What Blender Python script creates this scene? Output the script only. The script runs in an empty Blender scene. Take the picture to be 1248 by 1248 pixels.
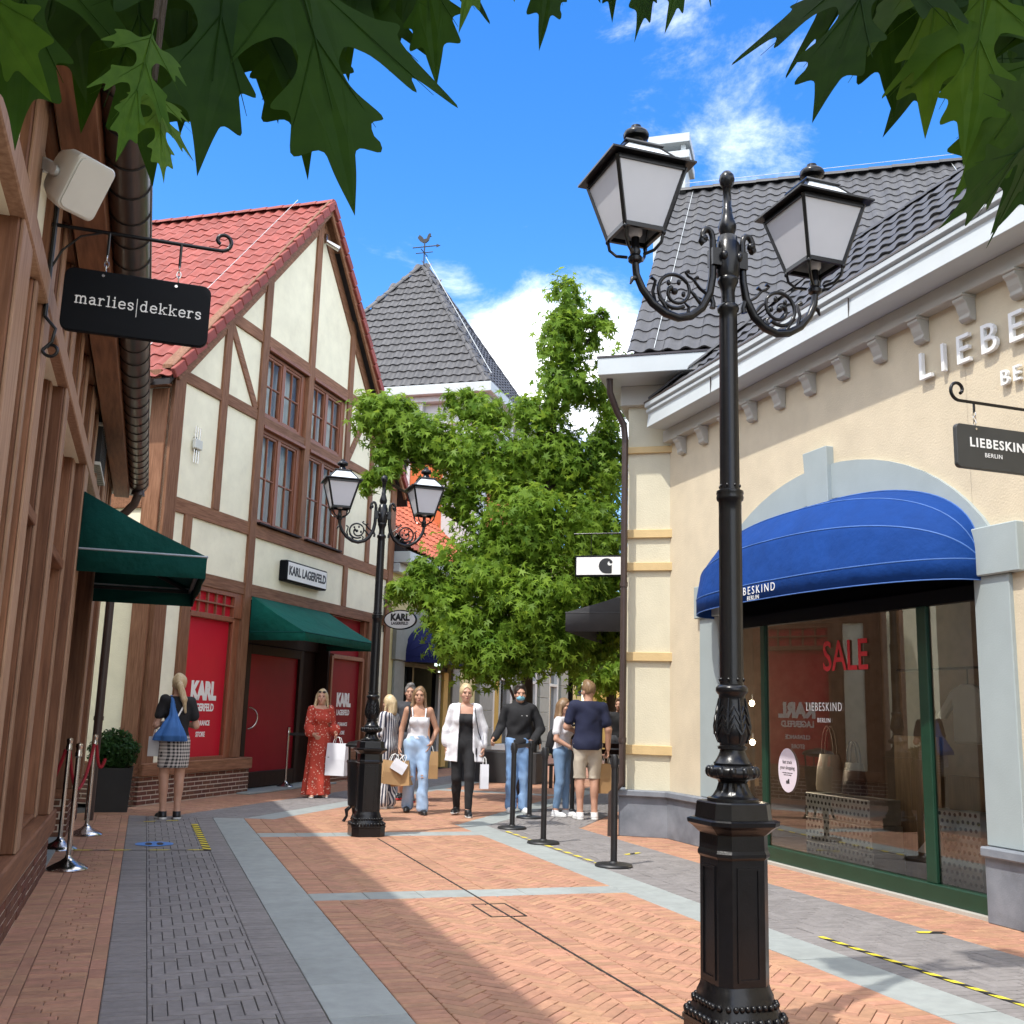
import bpy, bmesh, math, random
import numpy as np
from mathutils import Vector, Matrix, Euler
R = math.radians
scn = bpy.context.scene
COL = scn.collection
random.seed(7); rng = np.random.default_rng(7)

# ------------------------------------------------------------------ camera
CAMH = 1.42
pitch, roll, FPX = R(10.72), R(1.67), 1290.0
cp, sp, cr, sr = math.cos(pitch), math.sin(pitch), math.cos(roll), math.sin(roll)
r0, u0, f0 = Vector((1, 0, 0)), Vector((0, -sp, cp)), Vector((0, cp, sp))
ix, iy = r0 * cr + u0 * sr, u0 * cr - r0 * sr
cam = bpy.data.cameras.new('camera'); camo = bpy.data.objects.new('camera', cam); COL.objects.link(camo)
cam.sensor_width = 36; cam.lens = 36 * FPX / 1248; cam.clip_start = 0.05; cam.clip_end = 1500
camo.matrix_world = Matrix(((ix.x, iy.x, -f0.x, 0), (ix.y, iy.y, -f0.y, 0), (ix.z, iy.z, -f0.z, CAMH), (0, 0, 0, 1)))
scn.camera = camo

# ------------------------------------------------------------------ light, sky, exposure
SUN_EL, SUN_AZ = R(59), R(42)            # SUN_AZ: compass direction (from +Y towards +X) in which the light travels
sun = bpy.data.lights.new('sun', 'SUN'); suno = bpy.data.objects.new('sun', sun); COL.objects.link(suno)
sun.energy = 2.0; sun.angle = R(0.9); sun.color = (1.0, .955, .88)
trav = Vector((math.sin(SUN_AZ) * math.cos(SUN_EL), math.cos(SUN_AZ) * math.cos(SUN_EL), -math.sin(SUN_EL)))
suno.rotation_euler = trav.to_track_quat('-Z', 'Y').to_euler()
w = bpy.data.worlds.new('World'); scn.world = w; w.use_nodes = True
nt = w.node_tree; nt.nodes.clear(); N = nt.nodes.new; L = nt.links.new
out = N('ShaderNodeOutputWorld'); bg = N('ShaderNodeBackground'); bg.inputs['Strength'].default_value = 0.15
sky = N('ShaderNodeTexSky'); sky.sky_type = 'NISHITA'; sky.sun_disc = False
sky.sun_elevation = SUN_EL; sky.sun_rotation = SUN_AZ + math.pi; sky.air_density = 1.0; sky.dust_density = .3; sky.ozone_density = 2.5
hsv = N('ShaderNodeHueSaturation'); hsv.inputs['Hue'].default_value = .508; hsv.inputs['Saturation'].default_value = 1.36; hsv.inputs['Value'].default_value = 1.06
L(sky.outputs[0], hsv.inputs['Color'])
tc = N('ShaderNodeTexCoord'); sep = N('ShaderNodeSeparateXYZ'); L(tc.outputs['Generated'], sep.inputs[0])
def mth(op, a, b=None, c=None):
    n = N('ShaderNodeMath'); n.operation = op
    for i, v in enumerate((a, b, c)):
        if v is None: continue
        if isinstance(v, (int, float)): n.inputs[i].default_value = v
        else: L(v, n.inputs[i])
    return n.outputs[0]
zz = mth('ADD', mth('MAXIMUM', sep.outputs[2], 0.0), 0.22)
cx, cy = mth('DIVIDE', sep.outputs[0], zz), mth('DIVIDE', sep.outputs[1], zz)
cb = N('ShaderNodeCombineXYZ'); L(cx, cb.inputs[0]); L(cy, cb.inputs[1])
def nz(scale, det, rough, off, dist=0):
    m = N('ShaderNodeMapping'); m.inputs['Location'].default_value = off; L(cb.outputs[0], m.inputs[0])
    n = N('ShaderNodeTexNoise'); n.inputs['Scale'].default_value = scale; n.inputs['Detail'].default_value = det
    n.inputs['Roughness'].default_value = rough; n.inputs['Distortion'].default_value = dist; L(m.outputs[0], n.inputs[0]); return n.outputs[0]
def lump(d, r, s):                      # a bank of cloud round one direction of the sky
    n = N('ShaderNodeVectorMath'); n.operation = 'DISTANCE'; L(tc.outputs['Generated'], n.inputs[0]); n.inputs[1].default_value = Vector(d).normalized()
    return mth('MULTIPLY', mth('MAXIMUM', mth('SUBTRACT', 1.0, mth('DIVIDE', n.outputs['Value'], r)), 0.0), s)
banks = None
for d, r, s in CLOUDS if 'CLOUDS' in globals() else [
        ((.01, .93, .32), .13, .62), ((.10, .93, .29), .16, .60), ((-.03, .94, .30), .09, .35), ((.05, .92, .36), .07, .22),
        ((.13, .84, .60), .13, .24), ((.23, .82, .60), .15, .24), ((.19, .85, .50), .12, .2), ((.20, .88, .40), .10, .2), ((-.30, .87, .37), .05, .22), ((-.08, .93, .40), .05, .2)]:
    l = lump(d, r, s); banks = l if banks is None else mth('ADD', banks, l)
cvn = N('ShaderNodeTexNoise'); cvn.inputs['Scale'].default_value = 2.1; cvn.inputs['Detail'].default_value = 3; L(tc.outputs['Generated'], cvn.inputs[0])
vd = N('ShaderNodeVectorMath'); vd.operation = 'DISTANCE'; L(tc.outputs['Generated'], vd.inputs[0]); vd.inputs[1].default_value = Vector((.05, .93, .40)).normalized()
vm = N('ShaderNodeMapRange'); vm.interpolation_type = 'SMOOTHSTEP'; L(vd.outputs['Value'], vm.inputs[0]); vm.inputs[1].default_value = .42; vm.inputs[2].default_value = .72
cv = mth('MULTIPLY', mth('MINIMUM', mth('MAXIMUM', mth('MULTIPLY', mth('SUBTRACT', cvn.outputs[0], .34), 4.5), 0.0), .85), vm.outputs[0])
banks = mth('ADD', banks, cv)                 # extra cloud cover added outside the view to fill the shade
puff = nz(4.2, 11, .66, (3.1, 1.7, 0), .35)
dens = mth('SUBTRACT', mth('ADD', mth('MULTIPLY', puff, 1.5), banks), 1.02)
mr = N('ShaderNodeMapRange'); mr.interpolation_type = 'SMOOTHSTEP'; L(dens, mr.inputs[0]); mr.inputs[1].default_value = -.1; mr.inputs[2].default_value = .55
mr.inputs[3].default_value = 0; mr.inputs[4].default_value = .93
cc = N('ShaderNodeMix'); cc.data_type = 'RGBA'; L(nz(5, 5, .5, (0, 4, 0)), cc.inputs[0]); cc.inputs[6].default_value = (7.0, 7.2, 7.5, 1); cc.inputs[7].default_value = (9.6, 9.6, 9.6, 1)
mx = N('ShaderNodeMix'); mx.data_type = 'RGBA'; L(mr.outputs[0], mx.inputs[0]); L(hsv.outputs[0], mx.inputs[6]); L(cc.outputs[2], mx.inputs[7])
L(mx.outputs[2], bg.inputs[0]); L(bg.outputs[0], out.inputs[0])
scn.view_settings.view_transform = 'Standard'; scn.view_settings.look = 'None'; scn.view_settings.gamma = 1; scn.view_settings.exposure = 1.12
scn.view_settings.use_curve_mapping = False
scn.cycles.use_denoising = True; scn.cycles.max_bounces = 8; scn.cycles.transparent_max_bounces = 16

# ------------------------------------------------------------------ frames: S = along the street, K = along the bend beyond
FS = Matrix.Rotation(R(18.5), 4, 'Z'); FK = Matrix.Rotation(R(-16.4), 4, 'Z'); FW = Matrix.Identity(4)
FR = {'S': FS, 'K': FK, 'W': FW}
def S2W(v, u, z=0): return FS @ Vector((v, u, z))
def K2W(x, k, z=0): return FK @ Vector((x, k, z))

# ------------------------------------------------------------------ materials
def nodes_of(name):
    m = bpy.data.materials.new(name); m.use_nodes = True; t = m.node_tree; t.nodes.clear()
    o = t.nodes.new('ShaderNodeOutputMaterial'); b = t.nodes.new('ShaderNodeBsdfPrincipled'); t.links.new(b.outputs[0], o.inputs[0])
    return m, t, b
def PM(name, col, rough=.6, metal=0., var=.18, scale=6., bump=0., bscale=80., rnd=0., spec=.5, stretch=None, col2=None, coat=0., hue=0., dirt=0., wave=None):
    """principled material: noise variation between two tones, per-piece variation (rnd), optional grain (stretch) and relief"""
    m, t, b = nodes_of(name); n = t.nodes.new; l = t.links.new
    b.inputs['Roughness'].default_value = rough; b.inputs['Metallic'].default_value = metal
    b.inputs['Specular IOR Level'].default_value = spec; b.inputs['Coat Weight'].default_value = coat; b.inputs['Coat Roughness'].default_value = .12
    c = n('ShaderNodeTexCoord'); mp = n('ShaderNodeMapping'); l(c.outputs['Object'], mp.inputs[0])
    if stretch: mp.inputs['Scale'].default_value = stretch
    oi = n('ShaderNodeObjectInfo'); at = n('ShaderNodeAttribute'); at.attribute_name = 'rnd'
    ad = n('ShaderNodeMath'); ad.operation = 'ADD'; l(oi.outputs['Random'], ad.inputs[0]); l(at.outputs['Fac'], ad.inputs[1])
    fr = n('ShaderNodeMath'); fr.operation = 'FRACT'; l(ad.outputs[0], fr.inputs[0])
    if stretch or rnd:
        sc = n('ShaderNodeVectorMath'); sc.operation = 'ADD'; l(mp.outputs[0], sc.inputs[0])
        mu = n('ShaderNodeMath'); mu.operation = 'MULTIPLY'; l(fr.outputs[0], mu.inputs[0]); mu.inputs[1].default_value = 37.
        l(mu.outputs[0], sc.inputs[1]); vec = sc.outputs[0]
    else: vec = mp.outputs[0]
    no = n('ShaderNodeTexNoise'); no.inputs['Scale'].default_value = scale; no.inputs['Detail'].default_value = 6; no.inputs['Roughness'].default_value = .6; l(vec, no.inputs[0])
    rp = n('ShaderNodeMapRange'); l(no.outputs[0], rp.inputs[0]); rp.inputs[1].default_value = .3; rp.inputs[2].default_value = .7
    mixc = n('ShaderNodeMix'); mixc.data_type = 'RGBA'; l(rp.outputs[0], mixc.inputs[0])
    c2 = col2 or tuple(min(1, x * (1 + var)) for x in col); c1 = tuple(x * (1 - var) for x in col) if not col2 else col
    mixc.inputs[6].default_value = (*c1, 1); mixc.inputs[7].default_value = (*c2, 1); cur = mixc.outputs[2]
    if rnd or hue:
        hs = n('ShaderNodeHueSaturation'); l(cur, hs.inputs['Color'])
        mrv = n('ShaderNodeMapRange'); l(fr.outputs[0], mrv.inputs[0]); mrv.inputs[3].default_value = 1 - rnd; mrv.inputs[4].default_value = 1 + rnd; l(mrv.outputs[0], hs.inputs['Value'])
        if hue:
            f2 = n('ShaderNodeMath'); f2.operation = 'MULTIPLY'; l(fr.outputs[0], f2.inputs[0]); f2.inputs[1].default_value = 7.31
            f3 = n('ShaderNodeMath'); f3.operation = 'FRACT'; l(f2.outputs[0], f3.inputs[0])
            mh = n('ShaderNodeMapRange'); l(f3.outputs[0], mh.inputs[0]); mh.inputs[3].default_value = .5 - hue; mh.inputs[4].default_value = .5 + hue; l(mh.outputs[0], hs.inputs['Hue'])
        cur = hs.outputs[0]
    if dirt:
        d = n('ShaderNodeTexNoise'); d.inputs['Scale'].default_value = 1.3; d.inputs['Detail'].default_value = 8; d.inputs['Roughness'].default_value = .7; l(c.outputs['Object'], d.inputs[0])
        dm = n('ShaderNodeMapRange'); l(d.outputs[0], dm.inputs[0]); dm.inputs[1].default_value = .5; dm.inputs[2].default_value = .75; dm.inputs[3].default_value = 0; dm.inputs[4].default_value = dirt
        dx = n('ShaderNodeMix'); dx.data_type = 'RGBA'; dx.blend_type = 'MULTIPLY'; l(dm.outputs[0], dx.inputs[0]); l(cur, dx.inputs[6]); dx.inputs[7].default_value = (.45, .42, .38, 1); cur = dx.outputs[2]
    l(cur, b.inputs['Base Color'])
    if bump:
        bn = n('ShaderNodeTexNoise'); bn.inputs['Scale'].default_value = bscale; bn.inputs['Detail'].default_value = 4; l(vec, bn.inputs[0])
        bp = n('ShaderNodeBump'); bp.inputs['Strength'].default_value = min(1, bump); bp.inputs['Distance'].default_value = .006 if bump <= 1 else .02; l(bn.outputs[0], bp.inputs['Height']); l(bp.outputs[0], b.inputs['Normal'])
    m['base'] = 1
    return m
MT = {}
def defmat(key, *a, **k): MT[key] = PM(key, *a, **k); return MT[key]
defmat('terracotta', (.40, .212, .132), rough=.75, var=.16, scale=14, rnd=.13, hue=.008, bump=.5, bscale=140, dirt=.3)
defmat('terracotta_joint', (.17, .11, .08), rough=.95, bump=.6)
defmat('grey_paver', (.215, .20, .195), rough=.8, var=.14, scale=16, rnd=.10, bump=.5, bscale=160, dirt=.25)
defmat('paver_joint', (.05, .05, .052), rough=.95)
defmat('stone_slab', (.29, .315, .305), rough=.78, var=.10, scale=9, rnd=.06, bump=.3, bscale=120, dirt=.25)
defmat('asphalt', (.06, .06, .06), rough=.9, bump=.6)
defmat('wood', (.115, .046, .022), rough=.55, scale=2.2, stretch=(14, 14, 1.0), col2=(.25, .115, .060), rnd=.16, bump=.35, bscale=6, spec=.3)
defmat('wood_flat', (.115, .046, .022), rough=.55, scale=2.2, stretch=(14, 1.0, 14), col2=(.25, .115, .060), rnd=.16, bump=.35, bscale=6, spec=.3)
defmat('wood_karl', (.145, .062, .030), rough=.65, spec=.25, scale=2.4, stretch=(16, 16, 1.2), col2=(.30, .150, .085), rnd=.14, bump=.3, bscale=6)
defmat('wood_karl_flat', (.145, .062, .030), rough=.65, spec=.25, scale=2.4, stretch=(16, 1.2, 16), col2=(.30, .150, .085), rnd=.14, bump=.3, bscale=6)
defmat('window_wood', (.24, .085, .042), rough=.5, var=.25, scale=3, stretch=(12, 12, 1.5), bump=.15, bscale=5)
defmat('wood_bounce_lit', (.25, .140, .082), rough=.6, spec=.25, scale=2.2, stretch=(14, 14, 1.0), col2=(.42, .27, .18), rnd=.12, bump=.3, bscale=6)  # wood tone lightened, bounced sunlight painted into the colour
defmat('seam_blue', (.06, .15, .42), rough=.7)
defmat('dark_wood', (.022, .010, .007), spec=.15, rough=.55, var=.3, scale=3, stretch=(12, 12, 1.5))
defmat('plaster_green', (.86, .83, .65), rough=.85, var=.06, scale=3, bump=.45, bscale=55, dirt=.20)
defmat('plaster_cream', (.62, .53, .38), rough=.9, var=.06, scale=3, bump=.6, bscale=60, dirt=.14)
defmat('plaster_pale', (.62, .575, .43), rough=.9, var=.05, scale=3, bump=.6, bscale=60, dirt=.06)
defmat('ochre_band', (.60, .44, .215), rough=.75, var=.06, bump=.3)
defmat('trim_white', (.49, .525, .53), rough=.45, var=.05, scale=2, dirt=.06)
defmat('trim_beige', (.44, .42, .37), rough=.6, var=.05, scale=2, dirt=.08)
defmat('arch_grey', (.335, .385, .385), rough=.7, var=.045, scale=3, bump=.2, dirt=.10)
defmat('bluestone', (.125, .14, .165), rough=.6, scale=3.2, col2=(.235, .255, .285), bump=.25, dirt=.5)
defmat('iron', (.005, .005, .006), rough=.28, var=.3, scale=20, bump=.12, bscale=90, spec=.32, coat=.10)
defmat('iron_matt', (.012, .012, .013), rough=.45, var=.2)
defmat('sign_black', (.004, .005, .007), spec=.12, rough=.5, var=.1)
defmat('sign_char', (.035, .037, .036), rough=.5, var=.1)
defmat('print_white', (.82, .82, .80), rough=.5, var=.02)
defmat('print_grey', (.55, .55, .55), rough=.5, var=.02)
defmat('print_red', (.55, .02, .03), rough=.5, var=.05)
defmat('print_dark', (.02, .02, .022), rough=.5, var=.05)
defmat('red_panel', (.52, .012, .030), rough=.45, var=.06, scale=2, spec=.2)
defmat('red_dark', (.24, .006, .016), rough=.5, spec=.12, var=.08, scale=2)
defmat('tile_red', (.27, .066, .052), spec=.25, rough=.6, var=.16, scale=5, rnd=.12, bump=.15, bscale=30, dirt=.3)
defmat('tile_grey', (.062, .061, .064), rough=.5, var=.16, scale=6, rnd=.14, bump=.25, bscale=40, dirt=.2)
defmat('tile_orange', (.52, .13, .06), rough=.6, var=.15, scale=6, rnd=.12)
defmat('tile_under', (.03, .025, .025), rough=.9)
defmat('orange_wall', (.50, .135, .045), rough=.9, var=.08, bump=.4, dirt=.15)
defmat('yellow_wall', (.58, .52, .27), rough=.9, var=.05, bump=.3)
defmat('gold_wall', (.62, .43, .14), rough=.9, var=.05, bump=.3)
defmat('quoin', (.25, .265, .24), rough=.8, var=.08, rnd=.06, bump=.2)
defmat('brick', (.135, .052, .032), rough=.8, var=.25, scale=18, rnd=.22, hue=.01, bump=.5, bscale=60)
defmat('mortar', (.60, .52, .44), rough=.95, var=.08, bump=.4)
defmat('gutter', (.040, .027, .022), rough=.28, var=.2, spec=.6)
defmat('pipe_brown', (.055, .036, .030), rough=.4, var=.15)
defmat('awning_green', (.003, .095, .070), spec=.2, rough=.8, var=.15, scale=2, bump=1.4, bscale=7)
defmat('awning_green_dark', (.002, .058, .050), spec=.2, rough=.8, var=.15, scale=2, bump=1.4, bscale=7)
defmat('awning_blue', (.005, .045, .215), spec=.2, rough=.8, var=.14, scale=2, bump=1.4, bscale=5, dirt=.15)
defmat('awning_navy', (.010, .014, .075), spec=.2, rough=.8, var=.1)
defmat('awning_black', (.045, .046, .050), rough=.75, var=.1)
defmat('piping', (.35, .40, .45), rough=.6)
defmat('green_frame', (.008, .042, .022), rough=.35, var=.12)
defmat('lamp_glass', (.56, .57, .60), rough=.25, var=.04, scale=3)
defmat('speaker_white', (.62, .63, .58), rough=.45, var=.04)
defmat('steel', (.55, .53, .50), rough=.2, metal=1., var=.08)
defmat('galv', (.62, .65, .64), rough=.45, metal=.25, scale=6, var=.2)
defmat('red_rope', (.33, .012, .022), rough=.8, var=.2, bump=.4)
defmat('planter_black', (.014, .014, .015), rough=.5, var=.2)
defmat('foliage_box', (.020, .058, .014), rough=.55, var=.35, rnd=.3)
defmat('bark', (.075, .055, .04), rough=.9, var=.3, stretch=(8, 8, 1), bump=1.)
defmat('interior', (.15, .12, .10), rough=.8, var=.2)
defmat('interior_floor', (.20, .13, .08), rough=.6, var=.2)
defmat('board_wood', (.30, .19, .09), rough=.6, scale=3, stretch=(10, 10, 1), var=.25)
defmat('curtain', (.72, .76, .74), rough=.9, var=.1, scale=4, stretch=(12, 12, .4))
defmat('tape_yellow', (.70, .58, .04), rough=.6, var=.08)
defmat('tape_black', (.015, .015, .016), rough=.6)
defmat('sticker_blue', (.08, .24, .60), rough=.6, var=.05)
defmat('drain', (.012, .011, .010), rough=.8)
defmat('drain_cover', (.20, .11, .075), rough=.7, var=.15)
defmat('rubber', (.01, .01, .01), rough=.7)

def glassmat(name, tint=(1, 1, 1), ior=1.5, refl=1.0, rough=0.0):
    m = bpy.data.materials.new(name); m.use_nodes = True; t = m.node_tree; t.nodes.clear(); n = t.nodes.new; l = t.links.new
    o = n('ShaderNodeOutputMaterial'); mx = n('ShaderNodeMixShader'); tr = n('ShaderNodeBsdfTransparent'); gl = n('ShaderNodeBsdfGlossy'); fr = n('ShaderNodeFresnel')
    tr.inputs[0].default_value = (*tint, 1); gl.inputs['Roughness'].default_value = rough; fr.inputs[0].default_value = ior
    mu = n('ShaderNodeMath'); mu.operation = 'MULTIPLY'; mu.use_clamp = True; l(fr.outputs[0], mu.inputs[0]); mu.inputs[1].default_value = refl
    l(mu.outputs[0], mx.inputs[0]); l(tr.outputs[0], mx.inputs[1]); l(gl.outputs[0], mx.inputs[2]); l(mx.outputs[0], o.inputs[0])
    MT[name] = m; return m
glassmat('shop_glass', (.92, .94, .92), 1.55, 2.9); glassmat('window_glass', (.95, .97, .97), 1.45, .7); glassmat('dark_glass', (.35, .36, .34), 1.6, 2.0)
def emis(name, col, st):
    m = bpy.data.materials.new(name); m.use_nodes = True; t = m.node_tree; t.nodes.clear()
    o = t.nodes.new('ShaderNodeOutputMaterial'); e = t.nodes.new('ShaderNodeEmission'); e.inputs[0].default_value = (*col, 1); e.inputs[1].default_value = st; t.links.new(e.outputs[0], o.inputs[0]); MT[name] = m
leafmat_later = True
emis('bulb_glow', (1, .78, .5), 14)
def leafmat(name, col, col2, trans=.45, rough=.45, scale=1.2):
    m, t, b = nodes_of(name); n = t.nodes.new; l = t.links.new
    at = n('ShaderNodeAttribute'); at.attribute_name = 'rnd'; oi = n('ShaderNodeObjectInfo'); ad = n('ShaderNodeMath'); l(at.outputs['Fac'], ad.inputs[0]); l(oi.outputs['Random'], ad.inputs[1])
    fr = n('ShaderNodeMath'); fr.operation = 'FRACT'; l(ad.outputs[0], fr.inputs[0])
    c = n('ShaderNodeTexCoord'); no = n('ShaderNodeTexNoise'); no.inputs['Scale'].default_value = scale; no.inputs['Detail'].default_value = 3; l(c.outputs['Object'], no.inputs[0])
    a2 = n('ShaderNodeMath'); a2.operation = 'MULTIPLY_ADD'; l(fr.outputs[0], a2.inputs[0]); a2.inputs[1].default_value = .6; l(no.outputs[0], a2.inputs[2])
    sb = n('ShaderNodeMath'); sb.operation = 'SUBTRACT'; sb.use_clamp = True; l(a2.outputs[0], sb.inputs[0]); sb.inputs[1].default_value = .28
    mx = n('ShaderNodeMix'); mx.data_type = 'RGBA'; l(sb.outputs[0], mx.inputs[0]); mx.inputs[6].default_value = (*col, 1); mx.inputs[7].default_value = (*col2, 1)
    l(mx.outputs[2], b.inputs['Base Color']); b.inputs['Roughness'].default_value = rough; b.inputs['Specular IOR Level'].default_value = .14
    tl = n('ShaderNodeBsdfTranslucent'); hs = n('ShaderNodeHueSaturation'); hs.inputs['Value'].default_value = 1.5; hs.inputs['Hue'].default_value = .48; l(mx.outputs[2], hs.inputs['Color']); l(hs.outputs[0], tl.inputs[0])
    ms = n('ShaderNodeMixShader'); ms.inputs[0].default_value = trans; l(b.outputs[0], ms.inputs[1]); l(tl.outputs[0], ms.inputs[2])
    l(ms.outputs[0], [x for x in t.nodes if x.type == 'OUTPUT_MATERIAL'][0].inputs[0]); MT[name] = m; return m
leafmat('leaf_gum', (.075, .165, .018), (.25, .38, .045), .5)
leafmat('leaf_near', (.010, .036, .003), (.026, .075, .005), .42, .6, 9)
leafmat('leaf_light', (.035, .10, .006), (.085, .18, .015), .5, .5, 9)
leafmat('leaf_box', (.018, .05, .012), (.04, .10, .025), .2)
# ------------------------------------------------------------------ mesh builders
class MB:
    def __init__(s): s.v = []; s.f = []; s.m = []; s.r = []
    def face(s, pts, mi=0, r=0.):
        b = len(s.v); s.v.extend([tuple(p) for p in pts]); s.f.append(tuple(range(b, b + len(pts)))); s.m.append(mi); s.r.append(r)
    def raw(s, v, f, mi=0, r=0.):
        b = len(s.v); s.v.extend([tuple(p) for p in v]); s.f.extend([tuple(i + b for i in q) for q in f]); s.m.extend([mi] * len(f)); s.r.extend([r] * len(f))
    def box(s, x0, x1, y0, y1, z0, z1, mi=0, r=0.):
        v = [(x0, y0, z0), (x1, y0, z0), (x1, y1, z0), (x0, y1, z0), (x0, y0, z1), (x1, y0, z1), (x1, y1, z1), (x0, y1, z1)]
        s.raw(v, [(0, 3, 2, 1), (4, 5, 6, 7), (0, 1, 5, 4), (1, 2, 6, 5), (2, 3, 7, 6), (3, 0, 4, 7)], mi, r); return s
    def bar(s, a, b, w, h, up=(0, 0, 1), mi=0, r=0.):
        """box beam from a to b, w across, h along up"""
        a, b, up = Vector(a), Vector(b), Vector(up); d = (b - a).normalized(); x = d.cross(up).normalized(); u = x.cross(d).normalized()
        v = [p + x * (sx * w / 2) + u * (su * h / 2) for p in (a, b) for sx, su in ((-1, -1), (1, -1), (1, 1), (-1, 1))]
        s.raw(v, [(0, 1, 2, 3), (7, 6, 5, 4), (0, 4, 5, 1), (1, 5, 6, 2), (2, 6, 7, 3), (3, 7, 4, 0)], mi, r); return s
    def prism(s, pts, ext, mi=0, r=0., caps=True):
        """closed polygon pts (3d) swept by vector ext"""
        n = len(pts); e = Vector(ext); v = [Vector(p) for p in pts]; v2 = [p + e for p in v]
        nrm = Vector((0, 0, 0))
        for i in range(n): nrm += v[i].cross(v[(i + 1) % n])
        fl = nrm.dot(e) > 0
        q = [(i, (i + 1) % n, n + (i + 1) % n, n + i) for i in range(n)]
        if caps: q += [tuple(range(n - 1, -1, -1)), tuple(range(n, 2 * n))]
        if not fl: q = [tuple(reversed(a)) for a in q]
        s.raw(v + v2, q, mi, r); return s
    def tube(s, pts, rad, n=8, mi=0, caps=True, flat=None):
        pts = [Vector(p) for p in pts]; k = len(pts); rr = rad if isinstance(rad, (list, tuple)) else [rad] * k
        t0 = (pts[1] - pts[0]).normalized(); up = Vector((0, 0, 1)) if abs(t0.z) < .9 else Vector((1, 0, 0)); x = t0.cross(up).normalized(); vs = []
        for i in range(k):
            t = (pts[min(i + 1, k - 1)] - pts[max(i - 1, 0)]).normalized(); x = (x - t * x.dot(t)).normalized(); y = t.cross(x)
            for j in range(n):
                a = 2 * math.pi * j / n; vs.append(pts[i] + (x * math.cos(a) + y * math.sin(a) * (flat or 1)) * rr[i])
        fs = [(i * n + j, i * n + (j + 1) % n, (i + 1) * n + (j + 1) % n, (i + 1) * n + j) for i in range(k - 1) for j in range(n)]
        if caps: fs += [tuple(range(n - 1, -1, -1)), tuple((k - 1) * n + j for j in range(n))]
        s.raw(vs, fs, mi); return s
    def lathe(s, prof, c=(0, 0, 0), n=24, mi=0, ph=0., ab=None, caps=True, flute=0, fl=None):
        """prof: (r, z) from bottom to top; flute: depth of flutes between z range fl"""
        vs = []; k = len(prof)
        for r, z in prof:
            for j in range(n):
                a = 2 * math.pi * (j + ph) / n; q = r
                if flute and fl[0] <= z <= fl[1]: q = r - (flute if j % 2 else 0)
                vs.append((c[0] + q * math.cos(a), c[1] + q * math.sin(a), c[2] + z))
        fs = [(i * n + j, i * n + (j + 1) % n, (i + 1) * n + (j + 1) % n, (i + 1) * n + j) for i in range(k - 1) for j in range(n)]
        if caps: fs += [tuple(range(n - 1, -1, -1)), tuple((k - 1) * n + j for j in range(n))]
        s.raw(vs, fs, mi); return s
    def ell(s, c, rx, ry, rz, nu=12, nv=8, mi=0):
        prof = [(math.cos(-math.pi / 2 + math.pi * i / nv), math.sin(-math.pi / 2 + math.pi * i / nv)) for i in range(nv + 1)]
        vs = [(c[0] + rx * max(p, 1e-4) * math.cos(2 * math.pi * j / nu), c[1] + ry * max(p, 1e-4) * math.sin(2 * math.pi * j / nu), c[2] + rz * z) for p, z in prof for j in range(nu)]
        s.raw(vs, [(i * nu + j, i * nu + (j + 1) % nu, (i + 1) * nu + (j + 1) % nu, (i + 1) * nu + j) for i in range(nv) for j in range(nu)], mi); return s
    def xf(s, M):
        s.v = [tuple(M @ Vector(p)) for p in s.v]; return s
def to_mesh(name, mb, mats, smooth=None):
    me = bpy.data.meshes.new(name); me.from_pydata([tuple(p) for p in mb.v], [], mb.f)
    for m in (mats if isinstance(mats, (list, tuple)) else [mats]): me.materials.append(MT[m] if isinstance(m, str) else m)
    if any(mb.m): me.polygons.foreach_set('material_index', mb.m)
    if any(mb.r): a = me.attributes.new('rnd', 'FLOAT', 'FACE'); a.data.foreach_set('value', mb.r)
    if smooth is not None:
        bm = bmesh.new(); bm.from_mesh(me); bmesh.ops.remove_doubles(bm, verts=bm.verts, dist=2e-5); bm.to_mesh(me); bm.free()
    me.validate(clean_customdata=False); me.update()
    if smooth is not None: me.shade_smooth(); me.set_sharp_from_angle(angle=R(smooth))
    return me
def np_mesh(name, V, F, mats, rnd=None, smooth=None, mi=None):
    """V n x 3, F m x k (equal size faces)"""
    me = bpy.data.meshes.new(name); V = np.asarray(V, np.float32); F = np.asarray(F, np.int32); m, k = F.shape
    me.vertices.add(len(V)); me.vertices.foreach_set('co', V.ravel()); me.loops.add(m * k); me.loops.foreach_set('vertex_index', F.ravel())
    me.polygons.add(m); me.polygons.foreach_set('loop_start', np.arange(0, m * k, k, dtype=np.int32))
    for a in (mats if isinstance(mats, (list, tuple)) else [mats]): me.materials.append(MT[a] if isinstance(a, str) else a)
    if mi is not None: me.polygons.foreach_set('material_index', np.asarray(mi, np.int32))
    me.update(calc_edges=True)
    if rnd is not None: a = me.attributes.new('rnd', 'FLOAT', 'FACE'); a.data.foreach_set('value', np.asarray(rnd, np.float32))
    me.validate(clean_customdata=False)
    if smooth is not None:
        me.shade_smooth()
        if smooth < 180: me.set_sharp_from_angle(angle=R(smooth))
    return me
OFF = {}
def link(o): COL.objects.link(o); return o
def tag(o, label=None, cat=None, group=None, kind=None):
    if label: o['label'] = label
    if cat: o['category'] = cat
    if group: o['group'] = group
    if kind: o['kind'] = kind
    return o
def thing(name, label, cat, fr='W', at=(0, 0, 0), group=None, rot=0.):
    """Empty at the base of a thing; its parts are given in the frame's coordinates"""
    o = link(bpy.data.objects.new(name, None)); o.empty_display_size = .2
    o.matrix_world = FR[fr] @ Matrix.Translation(Vector(at)) @ Matrix.Rotation(rot, 4, 'Z'); OFF[o.name] = Vector(at); return tag(o, label, cat, group)
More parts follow.
